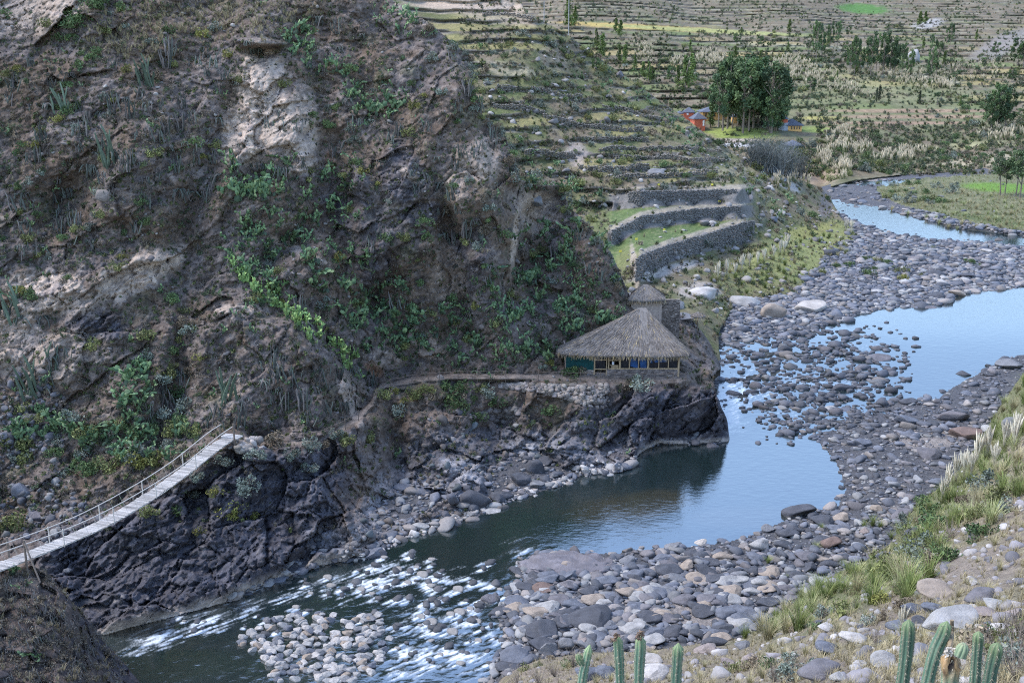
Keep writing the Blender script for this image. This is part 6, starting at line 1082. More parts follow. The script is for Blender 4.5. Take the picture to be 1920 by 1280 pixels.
# ------------------------------------------------------------------ terrace hill plants
offT = lambda u, v: ~inside([(1130, 520), (1150, 372), (1385, 345), (1425, 370), (1420, 425), (1390, 425), (1210, 500)], u, v)
pts = spaced(sample_density(lambda u, v: offT(u, v) * (.5 + .5 * pn(u, v)) * np.where(v > 430, .5, 1), 620, (890, 60, 1560, 480), 71), lambda u, v: 12)[:270]
for j, (u_, v_) in enumerate(pts):
    kind = int(r.choice(5, p=[.2, .32, .33, .1, .05])); key, f = bush_key(kind, j % 3); s = r.uniform(.9, 2.0); put('bush', key, f, M['leaf'], u_, v_, s, ('large ' if s > 1.2 else ('low ' if s < .8 else '')) + BUSH[kind][0] + ' bush', 'bush', 'bushes on the terrace hill', [LB])
pts = spaced(sample_density(zone_sum([(1010, 330, 40, 36, 0, 1), (1065, 375, 30, 50, 50, 1), (1050, 350, 30, 20, 0, 1), (1440, 375, 50, 24, 30, .7), (1280, 240, 60, 30, 40, .8), (1190, 170, 70, 30, 40, .5), (1130, 375, 24, 16, 0, .9), (1115, 150, 60, 20, 20, .4)]), 150, (980, 120, 1560, 440), 72), lambda u, v: 10)[:64]
for j, (u_, v_) in enumerate(pts): kk = j % 6; put('prickly_pear', f'prickly_pear{kk}', lambda: opuntia_shape(kk + 5, 26 + kk * 6), M['pad'], u_, v_, r.uniform(1.0, 1.6), 'prickly pear thicket', 'cactus', 'prickly pears on the terrace hill', [LB])
MIXED = []
for (u_, v_) in sample_density(lambda u, v: np.where(offT(u, v), np.where(v > 425, .3, .9), .04) * pn(u, v), 13000, (860, -2, 1610, 640), 73):
    p = g1(u_, v_, [LB])
    if p is not None and offT(u_, v_) and v_ < 460 and (p[2] / 2.6) % 1 < .5 and r.random() < .6: continue
    k = int(r.choice([0, 1, 2, 3, 4], p=[.24, .24, .17, .18, .17]))
    if p is not None: MIXED.append((k, p, r.uniform(.45, 1.15), r.uniform(0, 6.28), r.uniform(.5, 1.2)))
merge_scatter('terrace_scrub', SHP, MIXED, M['leaf'], 'low dry scrub and grass over the terraced hillside', 'scrub')
# pampas and tussock grass
GR = {'green tussock': ((.13, .18, .055), (.25, .27, .10)), 'straw tussock': ((.30, .27, .14), (.42, .37, .22)), 'pale green tussock': ((.26, .29, .12), (.42, .42, .22))}
def gkey(kind, kk, pl_=0, n=110): c1, c2 = GR[kind]; return f'tussock_{kind[0]}{kk}{"p" if pl_ else ""}', (lambda: tuft_shape(500 + kk + (50 if pl_ else 0), n, 1, .75, .6, .012, c1, c2, plumes=pl_, ph=1.7))
def grass(u_, v_, s, kind, pl_=0, only=None, name=None, grp=None):
    key, f = gkey(kind, int(u_ + v_) % 3, pl_); put(name or ('pampas_grass' if pl_ else 'grass_tussock'), key, f, M['dry'], u_, v_, s, ('plumed ' if pl_ else '') + ('big ' if s > 1.5 else '') + kind, 'grass', grp, only)
pts = spaced(sample_density(zone_sum([(1440, 510, 90, 34, -15, 1), (1530, 470, 70, 26, -10, 1), (1580, 450, 30, 12, 0, 1), (1480, 490, 40, 20, 0, 1), (1400, 540, 50, 14, 0, .6)]), 160, (1300, 420, 1610, 560), 81), lambda u, v: 10)[:70]
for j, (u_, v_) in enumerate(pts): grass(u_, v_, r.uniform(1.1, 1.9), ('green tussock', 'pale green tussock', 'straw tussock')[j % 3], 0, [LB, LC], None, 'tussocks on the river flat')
for (u_, v_) in ((1345, 530), (1362, 525), (1378, 520), (1390, 515), (1420, 500), (1432, 495), (1450, 488), (1462, 482), (1470, 478), (1405, 505), (1475, 470), (1596, 440), (1585, 438)): grass(u_, v_, r.uniform(1.5, 2.1), 'pale green tussock', 26, [LB, LC], None, 'plumed grasses on the river flat')
for (u_, v_, s, kind) in ((1625, 518, 2.0, 1), (1640, 508, 1.4, 1), (1690, 512, 1.9, 0), (1695, 525, 1.5, 4), (1590, 500, 1.6, 1), (1568, 502, 1.3, 1), (1622, 488, 1.4, 1), (1645, 490, 1.3, 0), (1665, 495, 1.4, 1), (1540, 512, 1.3, 0), (1822, 495, 1.6, 1), (1838, 500, 1.0, 1), (1730, 517, .9, 0), (1750, 465, .8, 0), (1810, 490, .9, 1)):
    key, f = bush_key(kind, 1); put('bush', key, f, M['leaf'], u_, v_, s, 'rounded ' + BUSH[kind][0] + ' bush', 'bush', 'bushes on the gravel bars', [LB, LC])
pts = spaced(sample_density(zone_sum([(1820, 395, 130, 30, 8, .8), (1700, 370, 50, 20, 10, 1), (1900, 410, 40, 20, 0, .6), (1740, 350, 60, 10, 0, .6)]), 150, (1640, 340, 1925, 435), 82), lambda u, v: 9)[:75]
for j, (u_, v_) in enumerate(pts):
    if v_ < 385 and u_ < 1790: kind = (1, 0, 2)[j % 3]; key, f = bush_key(kind, j % 3); put('bush', key, f, M['leaf'], u_, v_, r.uniform(1.2, 2.6), 'low ' + BUSH[kind][0] + ' meadow bush', 'bush', 'bushes on the far meadow', [LC])
    else: grass(u_, v_, r.uniform(1.2, 2.0), ('pale green tussock', 'straw tussock')[j % 2], 0, [LC], None, 'tussocks on the far meadow')
# ------------------------------------------------------------------ valley plants
def house_clear(u, v): return ((1436 < u) & (u < 1530) & (236 < v) & (v < 268)) | ((1278 < u) & (u < 1346) & (222 < v) & (v < 262))
MIXED = []
vz = lambda u, v: np.where(v > 95, .9, .55) * pn(u, v) * (1 - .9 * np.max([blob(u, v, 1390, 252, 75, 16), blob(u, v, 1700, 215, 190, 18) * .8, blob(u, v, 1220, 54, 180, 6), blob(u, v, 1618, 17, 48, 9)], axis=0))
for (u_, v_) in sample_density(vz, 15000, (985, -2, 1924, 332), 91):
    p = g1(u_, v_)
    if p is None or p[1] < 338 or house_clear(u_, v_): continue
    if p[2] > 18 and (p[2] / 3.0) % 1 < .5 and r.random() < .6: continue
    k = int(r.choice([0, 1, 2, 3, 4], p=[.32, .38, .10, .10, .10])); far = p[1] > 560; MIXED.append((k, p, r.uniform(.8, 2.2) * (1.3 if far else 1), r.uniform(0, 6.28), r.uniform(.5, 1.1)))
for (u_, v_) in sample_density(lambda u, v: .5 + 0 * u, 1800, (1925, -2, 2300, 325), 94):
    p = g1(u_, v_, [LF])
    if p is not None: MIXED.append((int(r.integers(0, 3)), p, r.uniform(.8, 2.4), r.uniform(0, 6.28), r.uniform(.5, 1.1)))
merge_scatter('valley_scrub', SHP, MIXED, M['leaf'], 'dark scrub scattered over the far valley terraces', 'scrub')
RD = [shp(tuft_shape(430 + k, 16, 1, .35, .25, .03, (.16, .18, .09), (.26, .26, .13), plumes=7, pc=(.56, .47, .33), seg=2, ph=1.25)) for k in range(3)]; MIXED = []
for zb, n in (((1335, 112, 26, 12, 5), 110), ((1490, 132, 46, 20, 10), 190), ((1700, 150, 70, 12, 12), 120), ((1765, 160, 18, 5, 20), 50), ((1575, 268, 22, 24, 40), 60), ((1545, 300, 12, 18, 20), 40), ((1690, 297, 40, 9, -8), 70), ((1615, 285, 16, 10, 0), 20), ((1210, 100, 20, 14, 0), 60), ((1275, 122, 20, 8, 0), 30), ((1880, 255, 40, 12, 0), 50), ((1560, 160, 60, 16, 20), 70), ((1830, 140, 60, 20, 0), 60), ((1580, 320, 14, 16, 0), 40), ((1480, 345, 30, 10, 0), 20)):
    for (u_, v_) in sample_density(zone_sum([(*zb, 1)]), n, (zb[0] - 2 * zb[2], zb[1] - 2 * zb[3], zb[0] + 2 * zb[2], zb[1] + 2 * zb[3]), 92 + n):
        p = g1(u_, v_)
        if p is not None: MIXED.append((int(r.integers(0, 3)), p, r.uniform(1.8, 3.2) * (1 if p[1] > 330 else .7), r.uniform(0, 6.28), r.uniform(.8, 1.2)))
merge_scatter('reed_beds', RD, MIXED, M['dry'], 'cream plumed reeds and pampas grass standing in patches across the valley', 'reeds')
pts = spaced(sample_density(zone_sum([(1540, 290, 50, 30, 30, 1), (1600, 280, 60, 24, 0, .9), (1660, 275, 90, 16, 0, .7), (1560, 325, 30, 20, 0, 1), (1640, 318, 60, 10, 0, 1), (1750, 290, 100, 16, 0, .6), (1500, 258, 60, 16, 20, .7), (1820, 262, 90, 14, 0, .6), (1480, 120, 90, 18, 0, .6), (1300, 180, 50, 30, 0, .5), (1420, 330, 30, 16, 20, .6), (1600, 110, 260, 50, 0, .25), (1200, 110, 120, 40, 10, .4), (1830, 200, 80, 40, 0, .3)]), 330, (1000, 40, 1924, 340), 93), lambda u, v: 9)[:190]
for j, (u_, v_) in enumerate([q for q in pts if not house_clear(*q)]): kind = int(r.choice([0, 1, 2], p=[.3, .5, .2])); key, f = bush_key(kind, j % 3); put('valley_bush', key, f, M['leaf'], u_, v_, r.uniform(1.6, 3.2), BUSH[kind][0] + ' valley bush', 'thicket', 'bushes of the valley floor', None)  # each one is a single bush from the shared bush shapes

# ------------------------------------------------------------------ trees
def tree_meshes(seed, form):
    r = np.random.default_rng(seed); tk, cr = MB(), MB(); H = 1.0
    bend = np.array([r.normal() * .03, r.normal() * .03]); tp = [np.array([bend[0] * t * t * 3, bend[1] * t * t * 3, t]) for t in np.linspace(-.03, .92, 7)]; tk.tube(tp, np.linspace(.016, .003, 7) * (1.0 if form == 'eucalyptus' else 1), 6, np.array((.20, .165, .135)))
    cl = []
    if form == 'eucalyptus':
        for k in range(17):
            z = r.uniform(.30, .98); w = .15 * (1 - abs((z - .6) / .5) ** 2.2) + .02; a = r.uniform(0, 6.28); e = np.array([math.cos(a) * w, math.sin(a) * w, z]); cl.append((e, r.uniform(.05, .095) * (1.2 - .4 * z), 1.3)); tk.tube([tp[min(6, int(z * 6))] * np.array([1, 1, .85]), e], [.007, .002], 4, (.18, .15, .12), cap=False)
        cols = ((.045, .082, .042), (.125, .185, .07)); n = 130; lf = .015
    elif form == 'cypress':
        for k in range(12): z = .12 + .8 * k / 11; cl.append((np.array([r.normal() * .01, r.normal() * .01, z]), .075 * (1.05 - .75 * abs(z - .4)), 1.8))
        cols = ((.030, .045, .025), (.055, .07, .035)); n = 90; lf = .014
    elif form == 'sparse':
        for k in range(11):
            z = r.uniform(.45, .98); a = r.uniform(0, 6.28); w = r.uniform(.04, .22) * (1.15 - abs(z - .7)); e = np.array([math.cos(a) * w, math.sin(a) * w, z]); cl.append((e, r.uniform(.06, .11), .9)); tk.tube([tp[min(6, int(z * 5))], e], [.010, .002], 4, (.16, .14, .12), cap=False)
        cols = ((.05, .085, .04), (.11, .15, .065)); n = 110; lf = .016
    elif form == 'poplar':
        for k in range(13): z = .16 + .8 * k / 12; a = r.uniform(0, 6.28); w = .07 * (1.1 - z); cl.append((np.array([math.cos(a) * w, math.sin(a) * w, z]), .10 * (1.1 - .75 * z), 1.5))
        cols = ((.08, .13, .04), (.17, .22, .065)); n = 110; lf = .016
    for (e, s, az) in cl:
        d = rdir(r, n) * (r.random((n, 1)) ** .45) * s * np.array([1, 1, az]); C = e + d; a = rdir(r, n); b = np.cross(a, rdir(r, n)); b /= np.linalg.norm(b, axis=1)[:, None] + 1e-6; q = lf * r.uniform(.6, 1.4, (n, 1)); V, Q = quads(C, a * q, b * q * .5); m = r.random(); c = (np.array(cols[0]) * (1 - m) + np.array(cols[1]) * m) * r.uniform(.7, 1.3, (n, 1)); cr.add(V, Q, c=np.repeat(c, 4, 0))
    return tk.build('trunk', M['bark']), cr.build('crown', M['leaf'])
TM = {}
def tree(form, u, vb, hpx, what, group, Y=None, kk=None, wide=1.0):
    k = (form, int(kk if kk is not None else u) % 4)
    if k not in TM: TM[k] = tree_meshes(700 + len(TM) * 3, form)
    p = unp(u, vb, Y) if Y else g1(u, vb); h = hpx / ppm(vb, p[1]) * 1.03; root = empty({'eucalyptus': 'eucalyptus_tree', 'cypress': 'cypress_tree', 'sparse': 'young_tree', 'poplar': 'poplar_tree'}[form], p, '', 'tree', group, RNG.uniform(0, 6.28)); root.scale = (h * wide, h * wide, h)
    link('trunk', TM[k][0], root); link('crown', TM[k][1], root); want_label(root, what, u, vb - hpx * .5); return root
GROVE = [(1347, 236, 92), (1355, 242, 104), (1364, 238, 122), (1373, 244, 112), (1384, 238, 128), (1393, 246, 134), (1404, 242, 122), (1412, 248, 128), (1421, 244, 104), (1436, 246, 112), (1446, 249, 122), (1455, 248, 108), (1457, 246, 92), (1400, 252, 76), (1418, 254, 66), (1442, 256, 72), (1452, 254, 60)]
for i, (u_, v_, h_) in enumerate(GROVE): tree('eucalyptus', u_, v_, h_, 'tall dark eucalyptus in the grove' if h_ > 100 else 'shorter eucalyptus in the grove', 'eucalyptus grove by the houses', 418 + (i % 5) * 5 - 10, i, 1.0 + .25 * (i % 3 == 1))
for (u_, v_, h_) in ((1593, 140, 52), (1602, 141, 60), (1612, 139, 48), (1632, 142, 70), (1642, 140, 62), (1655, 142, 66), (1668, 143, 72), (1676, 142, 60), (1690, 148, 56), (1705, 148, 48), (1530, 112, 60), (1540, 108, 46), (1556, 90, 42), (1570, 88, 40), (1745, 148, 52), (1755, 146, 58), (1746, 100, 30), (1782, 84, 34), (1775, 88, 28)): tree('eucalyptus', u_, v_, h_ * 1.12, 'eucalyptus in the far row' if v_ > 120 else 'small distant eucalyptus', 'far eucalyptus rows', None, u_, .68)
for (u_, v_, h_) in ((1858, 244, 66), (1870, 245, 82), (1884, 246, 80), (1868, 246, 58)): tree('eucalyptus', u_, v_, h_, 'eucalyptus above the right meadow', 'eucalyptus cluster at right', None, u_, 1.05)
for (u_, v_, h_) in ((1908, 124, 50), (1918, 126, 44)): tree('eucalyptus', u_, v_, h_, 'eucalyptus at the far right edge', None, None, u_, 1.3)
for (u_, v_, h_) in ((1875, 366, 78), (1884, 364, 60), (1912, 374, 90), (1905, 368, 70)): tree('sparse', u_, v_, h_, 'young open-crowned tree by the bright meadow', 'young trees by the meadow', None, u_, 1.2)
for (u_, v_, h_) in ((1643, 192, 26), (1648, 190, 30), (1724, 196, 26)): tree('cypress', u_, v_, h_, 'slim dark cypress', 'cypress columns', None, u_, 1.2)
for (u_, v_, h_, w_) in ((1284, 170, 62, 'dark'), (1296, 158, 54, 'yellow-green'), (1270, 165, 40, 'dark'), (1378, 112, 24, 'green'), (1425, 122, 26, 'green'), (1332, 240, 44, 'dense dark'), (1155, 62, 26, 'dark'), (1163, 70, 30, 'dark'), (1066, 52, 54, 'tall thin'), (1078, 50, 36, 'thin'), (1390, 66, 14, 'small'), (1480, 58, 20, 'small'), (1128, 110, 40, 'pale green'), (1118, 90, 34, 'pale green'), (1130, 95, 30, 'pale green'), (1160, 118, 32, 'green'), (1172, 122, 36, 'bright green'), (1190, 130, 24, 'green'), (1205, 148, 30, 'bright green'), (1216, 154, 36, 'green'), (1223, 152, 26, 'green'), (1280, 176, 20, 'low'), (1725, 50, 26, 'dark'), (1735, 45, 22, 'dark')): tree('poplar', u_, v_, h_, w_ + ' poplar-like tree', 'scattered valley trees', None, u_, 1.5 if h_ > 30 else 2.0)
for (u_, v_, h_) in ((1466, 220, 70), (1460, 225, 46), (1475, 224, 40)): tree('cypress', u_, v_, h_, 'thin bare-looking tree right of the grove', 'thin trees right of the grove', 440, u_, .5)
for (u_, v_) in spaced(sample_density(zone_sum([(1600, 105, 280, 40, 0, 1), (1830, 175, 80, 50, 0, 1), (1250, 130, 100, 36, 0, 1), (1500, 190, 60, 20, 0, .6)]), 90, (1100, 40, 1920, 230), 99), lambda u, v: 24)[:34]: tree(('poplar', 'eucalyptus', 'sparse')[int(u_) % 3], u_, v_, RNG.uniform(16, 30), 'small scattered valley tree', 'scattered valley trees', None, u_, 1.5)
def willow(seed):
    r = np.random.default_rng(seed); mb = MB()
    for k in range(42):
        a = r.uniform(0, 6.28); s = r.uniform(.1, .75); l = r.uniform(.6, 1.0); b = np.array([r.normal() * .10, r.normal() * .10, 0]); P = [b + np.array([math.cos(a) * s * t ** 1.3 * .7, math.sin(a) * s * t ** 1.3 * .7, l * t]) + r.normal(size=3) * .02 for t in np.linspace(0, 1, 5)]; mb.tube(P, np.linspace(.014, .003, 5), 4, np.array((.15, .155, .15)) * r.uniform(.7, 1.3), cap=False)
        for j in range(9):
            t = r.uniform(.35, .95); q = P[int(t * 4)]; e = q + rdir(r, 1)[0] * np.array([.14, .14, .12]) + np.array([0, 0, .10]); mb.tube([q, e], [.005, .002], 3, np.array((.15, .16, .15)) * r.uniform(.7, 1.3), cap=False)
    n = 800; C = np.stack([r.normal(size=n) * .26, r.normal(size=n) * .26, r.uniform(.25, 1.0, n)], -1); a = rdir(r, n); b = np.cross(a, rdir(r, n)); V, Q = quads(C, a * .014, b * .007); mb.add(V, Q, c=np.array((.09, .105, .085))); return mb
for i, (u_, v_, h_) in enumerate(((1412, 314, 54), (1432, 322, 66), (1452, 328, 66), (1475, 331, 60), (1497, 333, 50), (1465, 306, 44), (1425, 304, 50))):
    p = g1(u_, v_); s = h_ / ppm(v_, p[1]); o = link('willow_bush', tpl(f'willow{i % 3}', lambda: willow(800 + i % 3), M['stem']), None, p, None, 'tree', 'bare willow thicket', None, i * 1.3); o.scale = (s, s, s); want_label(o, 'bare grey twiggy willow', u_, v_ - h_ * .4)

# ------------------------------------------------------------------ near bank plants
near = lambda f, n, box, sd, sp, lim: spaced(sample_density(f, n, box, sd), sp)[:lim]
for (u_, v_, s, kind) in ((1525, 1135, 1.6, 0), (1545, 1128, 1.7, 0), (1562, 1115, 1.6, 0), (1580, 1110, 1.4, 0), (1535, 1105, 1.5, 0), (1600, 1085, 1.5, 0), (1612, 1100, 1.2, 0), (1590, 1075, 1.3, 0), (1636, 985, 1.3, 0), (1650, 990, 1.2, 0), (1620, 990, 1.1, 0), (1690, 1000, 1.3, 0), (1670, 1010, 1.0, 0), (1530, 1030, 1.0, 2), (1440, 1055, .9, 0), (1540, 992, .8, 0), (1475, 1085, .6, 0), (1580, 1060, .8, 0)): grass(u_, v_, s, ('green tussock', 'straw tussock', 'pale green tussock')[kind], 0, [LD, LC], None, 'green tussocks by the stones')
for (u_, v_, s) in ((1790, 915, 1.7), (1806, 905, 1.6), (1776, 930, 1.5), (1830, 880, 1.8), (1850, 865, 1.7), (1880, 850, 1.6), (1900, 845, 1.6), (1862, 885, 1.3), (1820, 900, 1.4), (1765, 945, 1.2), (1905, 830, 1.5), (1690, 1190, .6), (1430, 1178, .6)): grass(u_, v_, s, 'pale green tussock', 22, [LD], None, 'plumed grasses on the near bank')
pts = near(zone_sum([(1890, 750, 40, 60, 0, 1), (1860, 810, 50, 40, 0, 1), (1870, 900, 60, 40, 0, 1), (1800, 960, 60, 30, 0, .8), (1700, 1000, 60, 26, -20, .8), (1650, 1050, 60, 30, 0, .7), (1700, 1060, 60, 30, 0, .8), (1480, 1160, 60, 24, -20, .9), (1640, 1120, 60, 20, 0, .5), (1440, 1190, 40, 14, 0, .7)]), 240, (1380, 690, 1922, 1210), 101, lambda u, v: 15, 110)
for j, (u_, v_) in enumerate(pts): grass(u_, v_, r.uniform(1.0, 1.8) * (1.3 if v_ < 850 else 1), ('green tussock', 'pale green tussock', 'green tussock', 'straw tussock')[j % 4], 0, [LD], None, 'tussocks of the near bank')
pts = near(lambda u, v: np.where(v > 960, .8, .3) + 0 * u, 330, (960, 900, 1922, 1285), 102, lambda u, v: 21, 170)
for j, (u_, v_) in enumerate(pts):
    if g1(u_, v_, [LD]) is None: continue
    grass(u_, v_, r.uniform(.32, .68), 'straw tussock', 0, [LD], 'dry_tussock', 'dry tussocks on the bare bank')
for j, (u_, v_) in enumerate(near(zone_sum([(1690, 1010, 60, 30, 0, 1), (1650, 1060, 60, 40, 0, 1), (1720, 1050, 40, 40, 0, 1), (1800, 960, 80, 40, 0, .7), (1880, 940, 40, 40, 0, .8), (1560, 1160, 100, 20, 0, .7), (1480, 1180, 50, 20, 0, 1), (1070, 1250, 80, 14, 0, .9), (1620, 1150, 80, 20, 0, .7), (1880, 1240, 60, 40, 0, .8), (1460, 1260, 60, 24, 0, .7)]), 150, (960, 900, 1922, 1282), 103, lambda u, v: 22, 70)):
    kind = int(r.choice([0, 1, 2, 3, 4], p=[.25, .2, .2, .25, .1])); key, f = bush_key(kind, j % 3); put('shrub', key, f, M['leaf'], u_, v_, r.uniform(.6, 1.1) * (1.4 if v_ < 1080 else .7), 'near-bank ' + BUSH[kind][0] + ' shrub', 'shrub', 'shrubs of the near bank', [LD])
def twig(seed, n=26, col=(.24, .20, .165)):
    r = np.random.default_rng(seed); mb = MB()
    for k in range(n):
        a = r.uniform(0, 6.28); s = r.uniform(.1, .9); P = [np.array([math.cos(a) * s * t * .8, math.sin(a) * s * t * .8, t * r.uniform(.8, 1.1)]) for t in (0, .35, .7, 1.0)]; mb.tube(P, [.012, .009, .006, .002], 4, np.array(col) * r.uniform(.7, 1.25), cap=False)
        for j in range(4): q = P[1 + j % 3]; mb.tube([q, q + rdir(r, 1)[0] * .16 + np.array([0, 0, .12])], [.005, .002], 3, np.array(col), cap=False)
    return mb
for j, (u_, v_, s) in enumerate(((1900, 1250, 1.0), (1880, 1215, .9), (1915, 1210, 1.0), (1850, 1235, .7), (1500, 1170, .8), (1540, 1160, .7), (1480, 1178, .8), (970, 1290, 1.3), (1010, 1285, 1.2), (1040, 1268, 1.0), (1075, 1250, 1.1), (1340, 1190, .5), (1640, 1205, .6), (1450, 1278, .7), (1490, 1262, .7), (1780, 1010, 1.0), (1700, 1025, 1.2), (1905, 1275, .8))): put('dry_bush', f'dry_twigs{j % 3}', lambda: twig(900 + j % 3), M['stem'], u_, v_, s, 'bare twiggy dry bush', 'bush', 'bare dry bushes on the near bank', [LD, LC])
STR = [shp(tuft_shape(440 + k, 14, 1, .9, .5, .022, (.33, .28, .16), (.46, .39, .24), seg=2)) for k in range(3)] + [shp(tuft_shape(450 + k, 14, 1, .8, .5, .022, (.15, .19, .06), (.26, .28, .11), seg=2)) for k in range(2)]; MIXED = []
dedge = lambda u, v: v - np.interp(u, np.array(D_EDGE)[::-1, 0], np.array(D_EDGE)[::-1, 1])
for (u_, v_) in sample_density(lambda u, v: (.3 + .7 * pn(u, v)) * (1 - .8 * blob(u, v, 1840, 1060, 80, 36, 10)), 9500, (900, 700, 1925, 1290), 111):
    p = g1(u_, v_, [LD])
    if p is None: continue
    gr = dedge(u_, v_) + r.normal() * 25 < 70 and v_ < 1190; MIXED.append((int(r.integers(3, 5)) if gr and r.random() < .8 else int(r.integers(0, 3)), p, r.uniform(.18, .45) * (1.7 if gr else 1) * (1.3 if v_ < 1000 else 1), r.uniform(0, 6.28), r.uniform(.75, 1.25)))
for (u_, v_) in sample_density(lambda u, v: .8 + 0 * u, 900, (1330, 400, 1612, 570), 112):
    p = g1(u_, v_, [LB]); 
    if p is not None: MIXED.append((int(r.choice([0, 3, 4])), p, r.uniform(.4, .9), r.uniform(0, 6.28), r.uniform(.75, 1.2)))
for (u_, v_) in sample_density(lambda u, v: np.where(inside(MEADOW, u, v), .9, 0) * (1 - .8 * blob(u, v, 1880, 352, 75, 9, 3)), 1500, (1640, 320, 1925, 440), 113):
    p = g1(u_, v_, [LC]); 
    if p is not None: MIXED.append((int(r.choice([0, 1, 3, 4])), p, r.uniform(.5, 1.0), r.uniform(0, 6.28), r.uniform(.7, 1.2)))
for (u_, v_) in sample_density(lambda u, v: .5 + 0 * u, 3500, (1925, 600, 2400, 1500), 114):
    p = g1(u_, v_, [LD])
    if p is not None: MIXED.append((int(r.integers(0, 5)), p, r.uniform(.2, .6), r.uniform(0, 6.28), r.uniform(.7, 1.2)))
for (u_, v_) in sample_density(lambda u, v: np.where(inside(MEADOW, u, v), .9, 0), 800, (1925, 320, 2300, 440), 115):
    p = g1(u_, v_, [LC])
    if p is not None: MIXED.append((int(r.choice([0, 1, 3, 4])), p, r.uniform(.5, 1.0), r.uniform(0, 6.28), r.uniform(.7, 1.2)))
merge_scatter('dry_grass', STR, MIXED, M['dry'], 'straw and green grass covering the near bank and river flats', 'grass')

# ------------------------------------------------------------------ foreground cacti
def ribbed(pts, rad, ribs=7, depth=.20, seed=0, tipround=True):
    r = np.random.default_rng(seed); P = pl(np.asarray(pts, float)[:, [0, 2, 1]], n=44)[:, [0, 2, 1]]; t = np.gradient(P, axis=0); t /= np.linalg.norm(t, axis=1)[:, None]; ref = np.array([0, 1.0, 0]); a = np.cross(np.tile(ref, (len(P), 1)), t); a /= np.linalg.norm(a, axis=1)[:, None]; b = np.cross(t, a); n = ribs * 8; th = np.arange(n) * 2 * np.pi / n
    s = np.concatenate([[0], np.cumsum(np.linalg.norm(np.diff(P, axis=0), axis=1))]); d = s[-1] - s; q = np.clip(d / (rad * 1.5), 0, 1); prof = rad * np.sqrt(np.maximum(1 - (1 - q) ** 2, .0)) * (1 + .05 * np.sin(s * 9 + seed)); prof[-1] = rad * .12
    rb = 1 + depth * (np.abs(np.cos(th * ribs / 2)) ** .8 - .6); V = P[:, None] + prof[:, None, None] * rb[None, :, None] * (np.cos(th)[None, :, None] * a[:, None] + np.sin(th)[None, :, None] * b[:, None]); k = len(P); i = np.arange(k - 1)[:, None] * n; j = np.arange(n)[None]; Q = np.stack([i + j, i + (j + 1) % n, i + n + (j + 1) % n, i + n + j], -1).reshape(-1, 4)
    crest = (np.abs(np.cos(th * ribs / 2)))[None, :] * np.ones((k, 1)); Vf = V.reshape(-1, 3); c = mixc(np.tile(np.array((.105, .185, .125)), (len(Vf), 1)), .75 * sstep(.75, 1, crest).ravel(), (.25, .245, .17)); nz = fbm(Vf * 9, 3, seed); c = mixc(c, .5 * sstep(.15, .5, nz), (.19, .24, .16)); c = mixc(c, .55 * sstep(.35, .6, fbm(Vf * 5, 3, seed + 3)), (.24, .19, .11)); tipm = np.repeat(sstep(.25, .0, d), n); c = mixc(c, .45 * tipm, (.24, .29, .09))
    mb = MB(); mb.add(Vf, Q, T=[((k - 1) * n + q, (k - 1) * n + (q + 1) % n, k * n) for q in range(n)], c=c) if 0 else mb.add(np.vstack([Vf, P[-1]]), Q, T=[((k - 1) * n + q, (k - 1) * n + (q + 1) % n, k * n) for q in range(n)], c=np.vstack([c, (.30, .30, .10)]))
    sp = MB(); cr = [q for q in range(0, n, 8)]
    for ring in np.linspace(2, k - 2, int(s[-1] / .052)).astype(int):
        for q in cr:
            o = V[ring, q]; out = (o - P[ring]); out /= np.linalg.norm(out) + 1e-6; sp.add(np.vstack([o + .006 * x for x in np.array([(1, 0, 0), (-1, 0, 0), (0, 0, 1), (0, 0, -1)])]) + out * .004, [(0, 2, 1, 3)], c=np.array((.55, .50, .36)))
            for z in range(4):
                dd = out + r.normal(size=3) * .55; e = o + dd / np.linalg.norm(dd) * r.uniform(.02, .06); w = np.cross(dd, [0, 0, 1.0]); w = w / (np.linalg.norm(w) + 1e-6) * .0016; sp.add([o - w, o + w, e], T=[(0, 1, 2)], c=np.array((.50, .44, .32)) * r.uniform(.7, 1.3))
    return mb, sp
def cactus(label, axis_px, wpx, Y, arms=(), seed=0):
    """axis given from the tip downwards, in picture points at one distance; it runs on down to the ground"""
    A = np.array(axis_px, float); top = unp(A[:, 0], A[:, 1], Y); low = top[-1].copy(); d = top[-1] - top[-2]; d /= np.linalg.norm(d); u_, v_ = A[-1]; gY = None
    for v2 in np.arange(v_, 1990, 6):
        g = g1(u_, v2, [LD])
        if g is not None and g[1] <= Y: gY = g; break
    gz = gY[2] if gY is not None else top[-1][2] - 1.2; L = []; p = top[-1].copy()
    if p[2] > gz: L = [p + (np.array([0, 0, gz - .1]) - np.array([0, 0, p[2]])) + np.array([d[0], 0, 0]) * .3]
    pts = np.vstack([np.array(L).reshape(-1, 3), top[::-1]]); P0 = pts[0].copy(); root = empty('columnar_cactus', P0, label, 'cactus', 'foreground columnar cacti'); rad = wpx / ppm(A[0, 1], Y) / 2 * .93
    mb, sp = ribbed(pts - P0, rad, 7, .22, seed); obj('stem', mb, M['pad'], root, True); obj('spines', sp, M['dry'], root)
    for (ax, w2, nm) in arms:
        a = unp(np.array(ax, float)[:, 0], np.array(ax, float)[:, 1], Y - .02)[::-1] - P0; mb, sp = ribbed(a, w2 / ppm(ax[0][1], Y) / 2, 7, .2, seed + 9); ar = obj(nm, mb, M['pad'], root, True); obj('spines', sp, M['dry'], ar)
    return root, P0
cactus('tall straight ribbed cactus, leftmost of the right cactus group', [(1704, 1161), (1703, 1190), (1699, 1230), (1692, 1285)], 25, 11.2, seed=1)
cactus('leaning ribbed cactus with pinched waist in the right cactus group', [(1776, 1164), (1770, 1185), (1758, 1210), (1747, 1245), (1737, 1290)], 25, 10.8, seed=2)
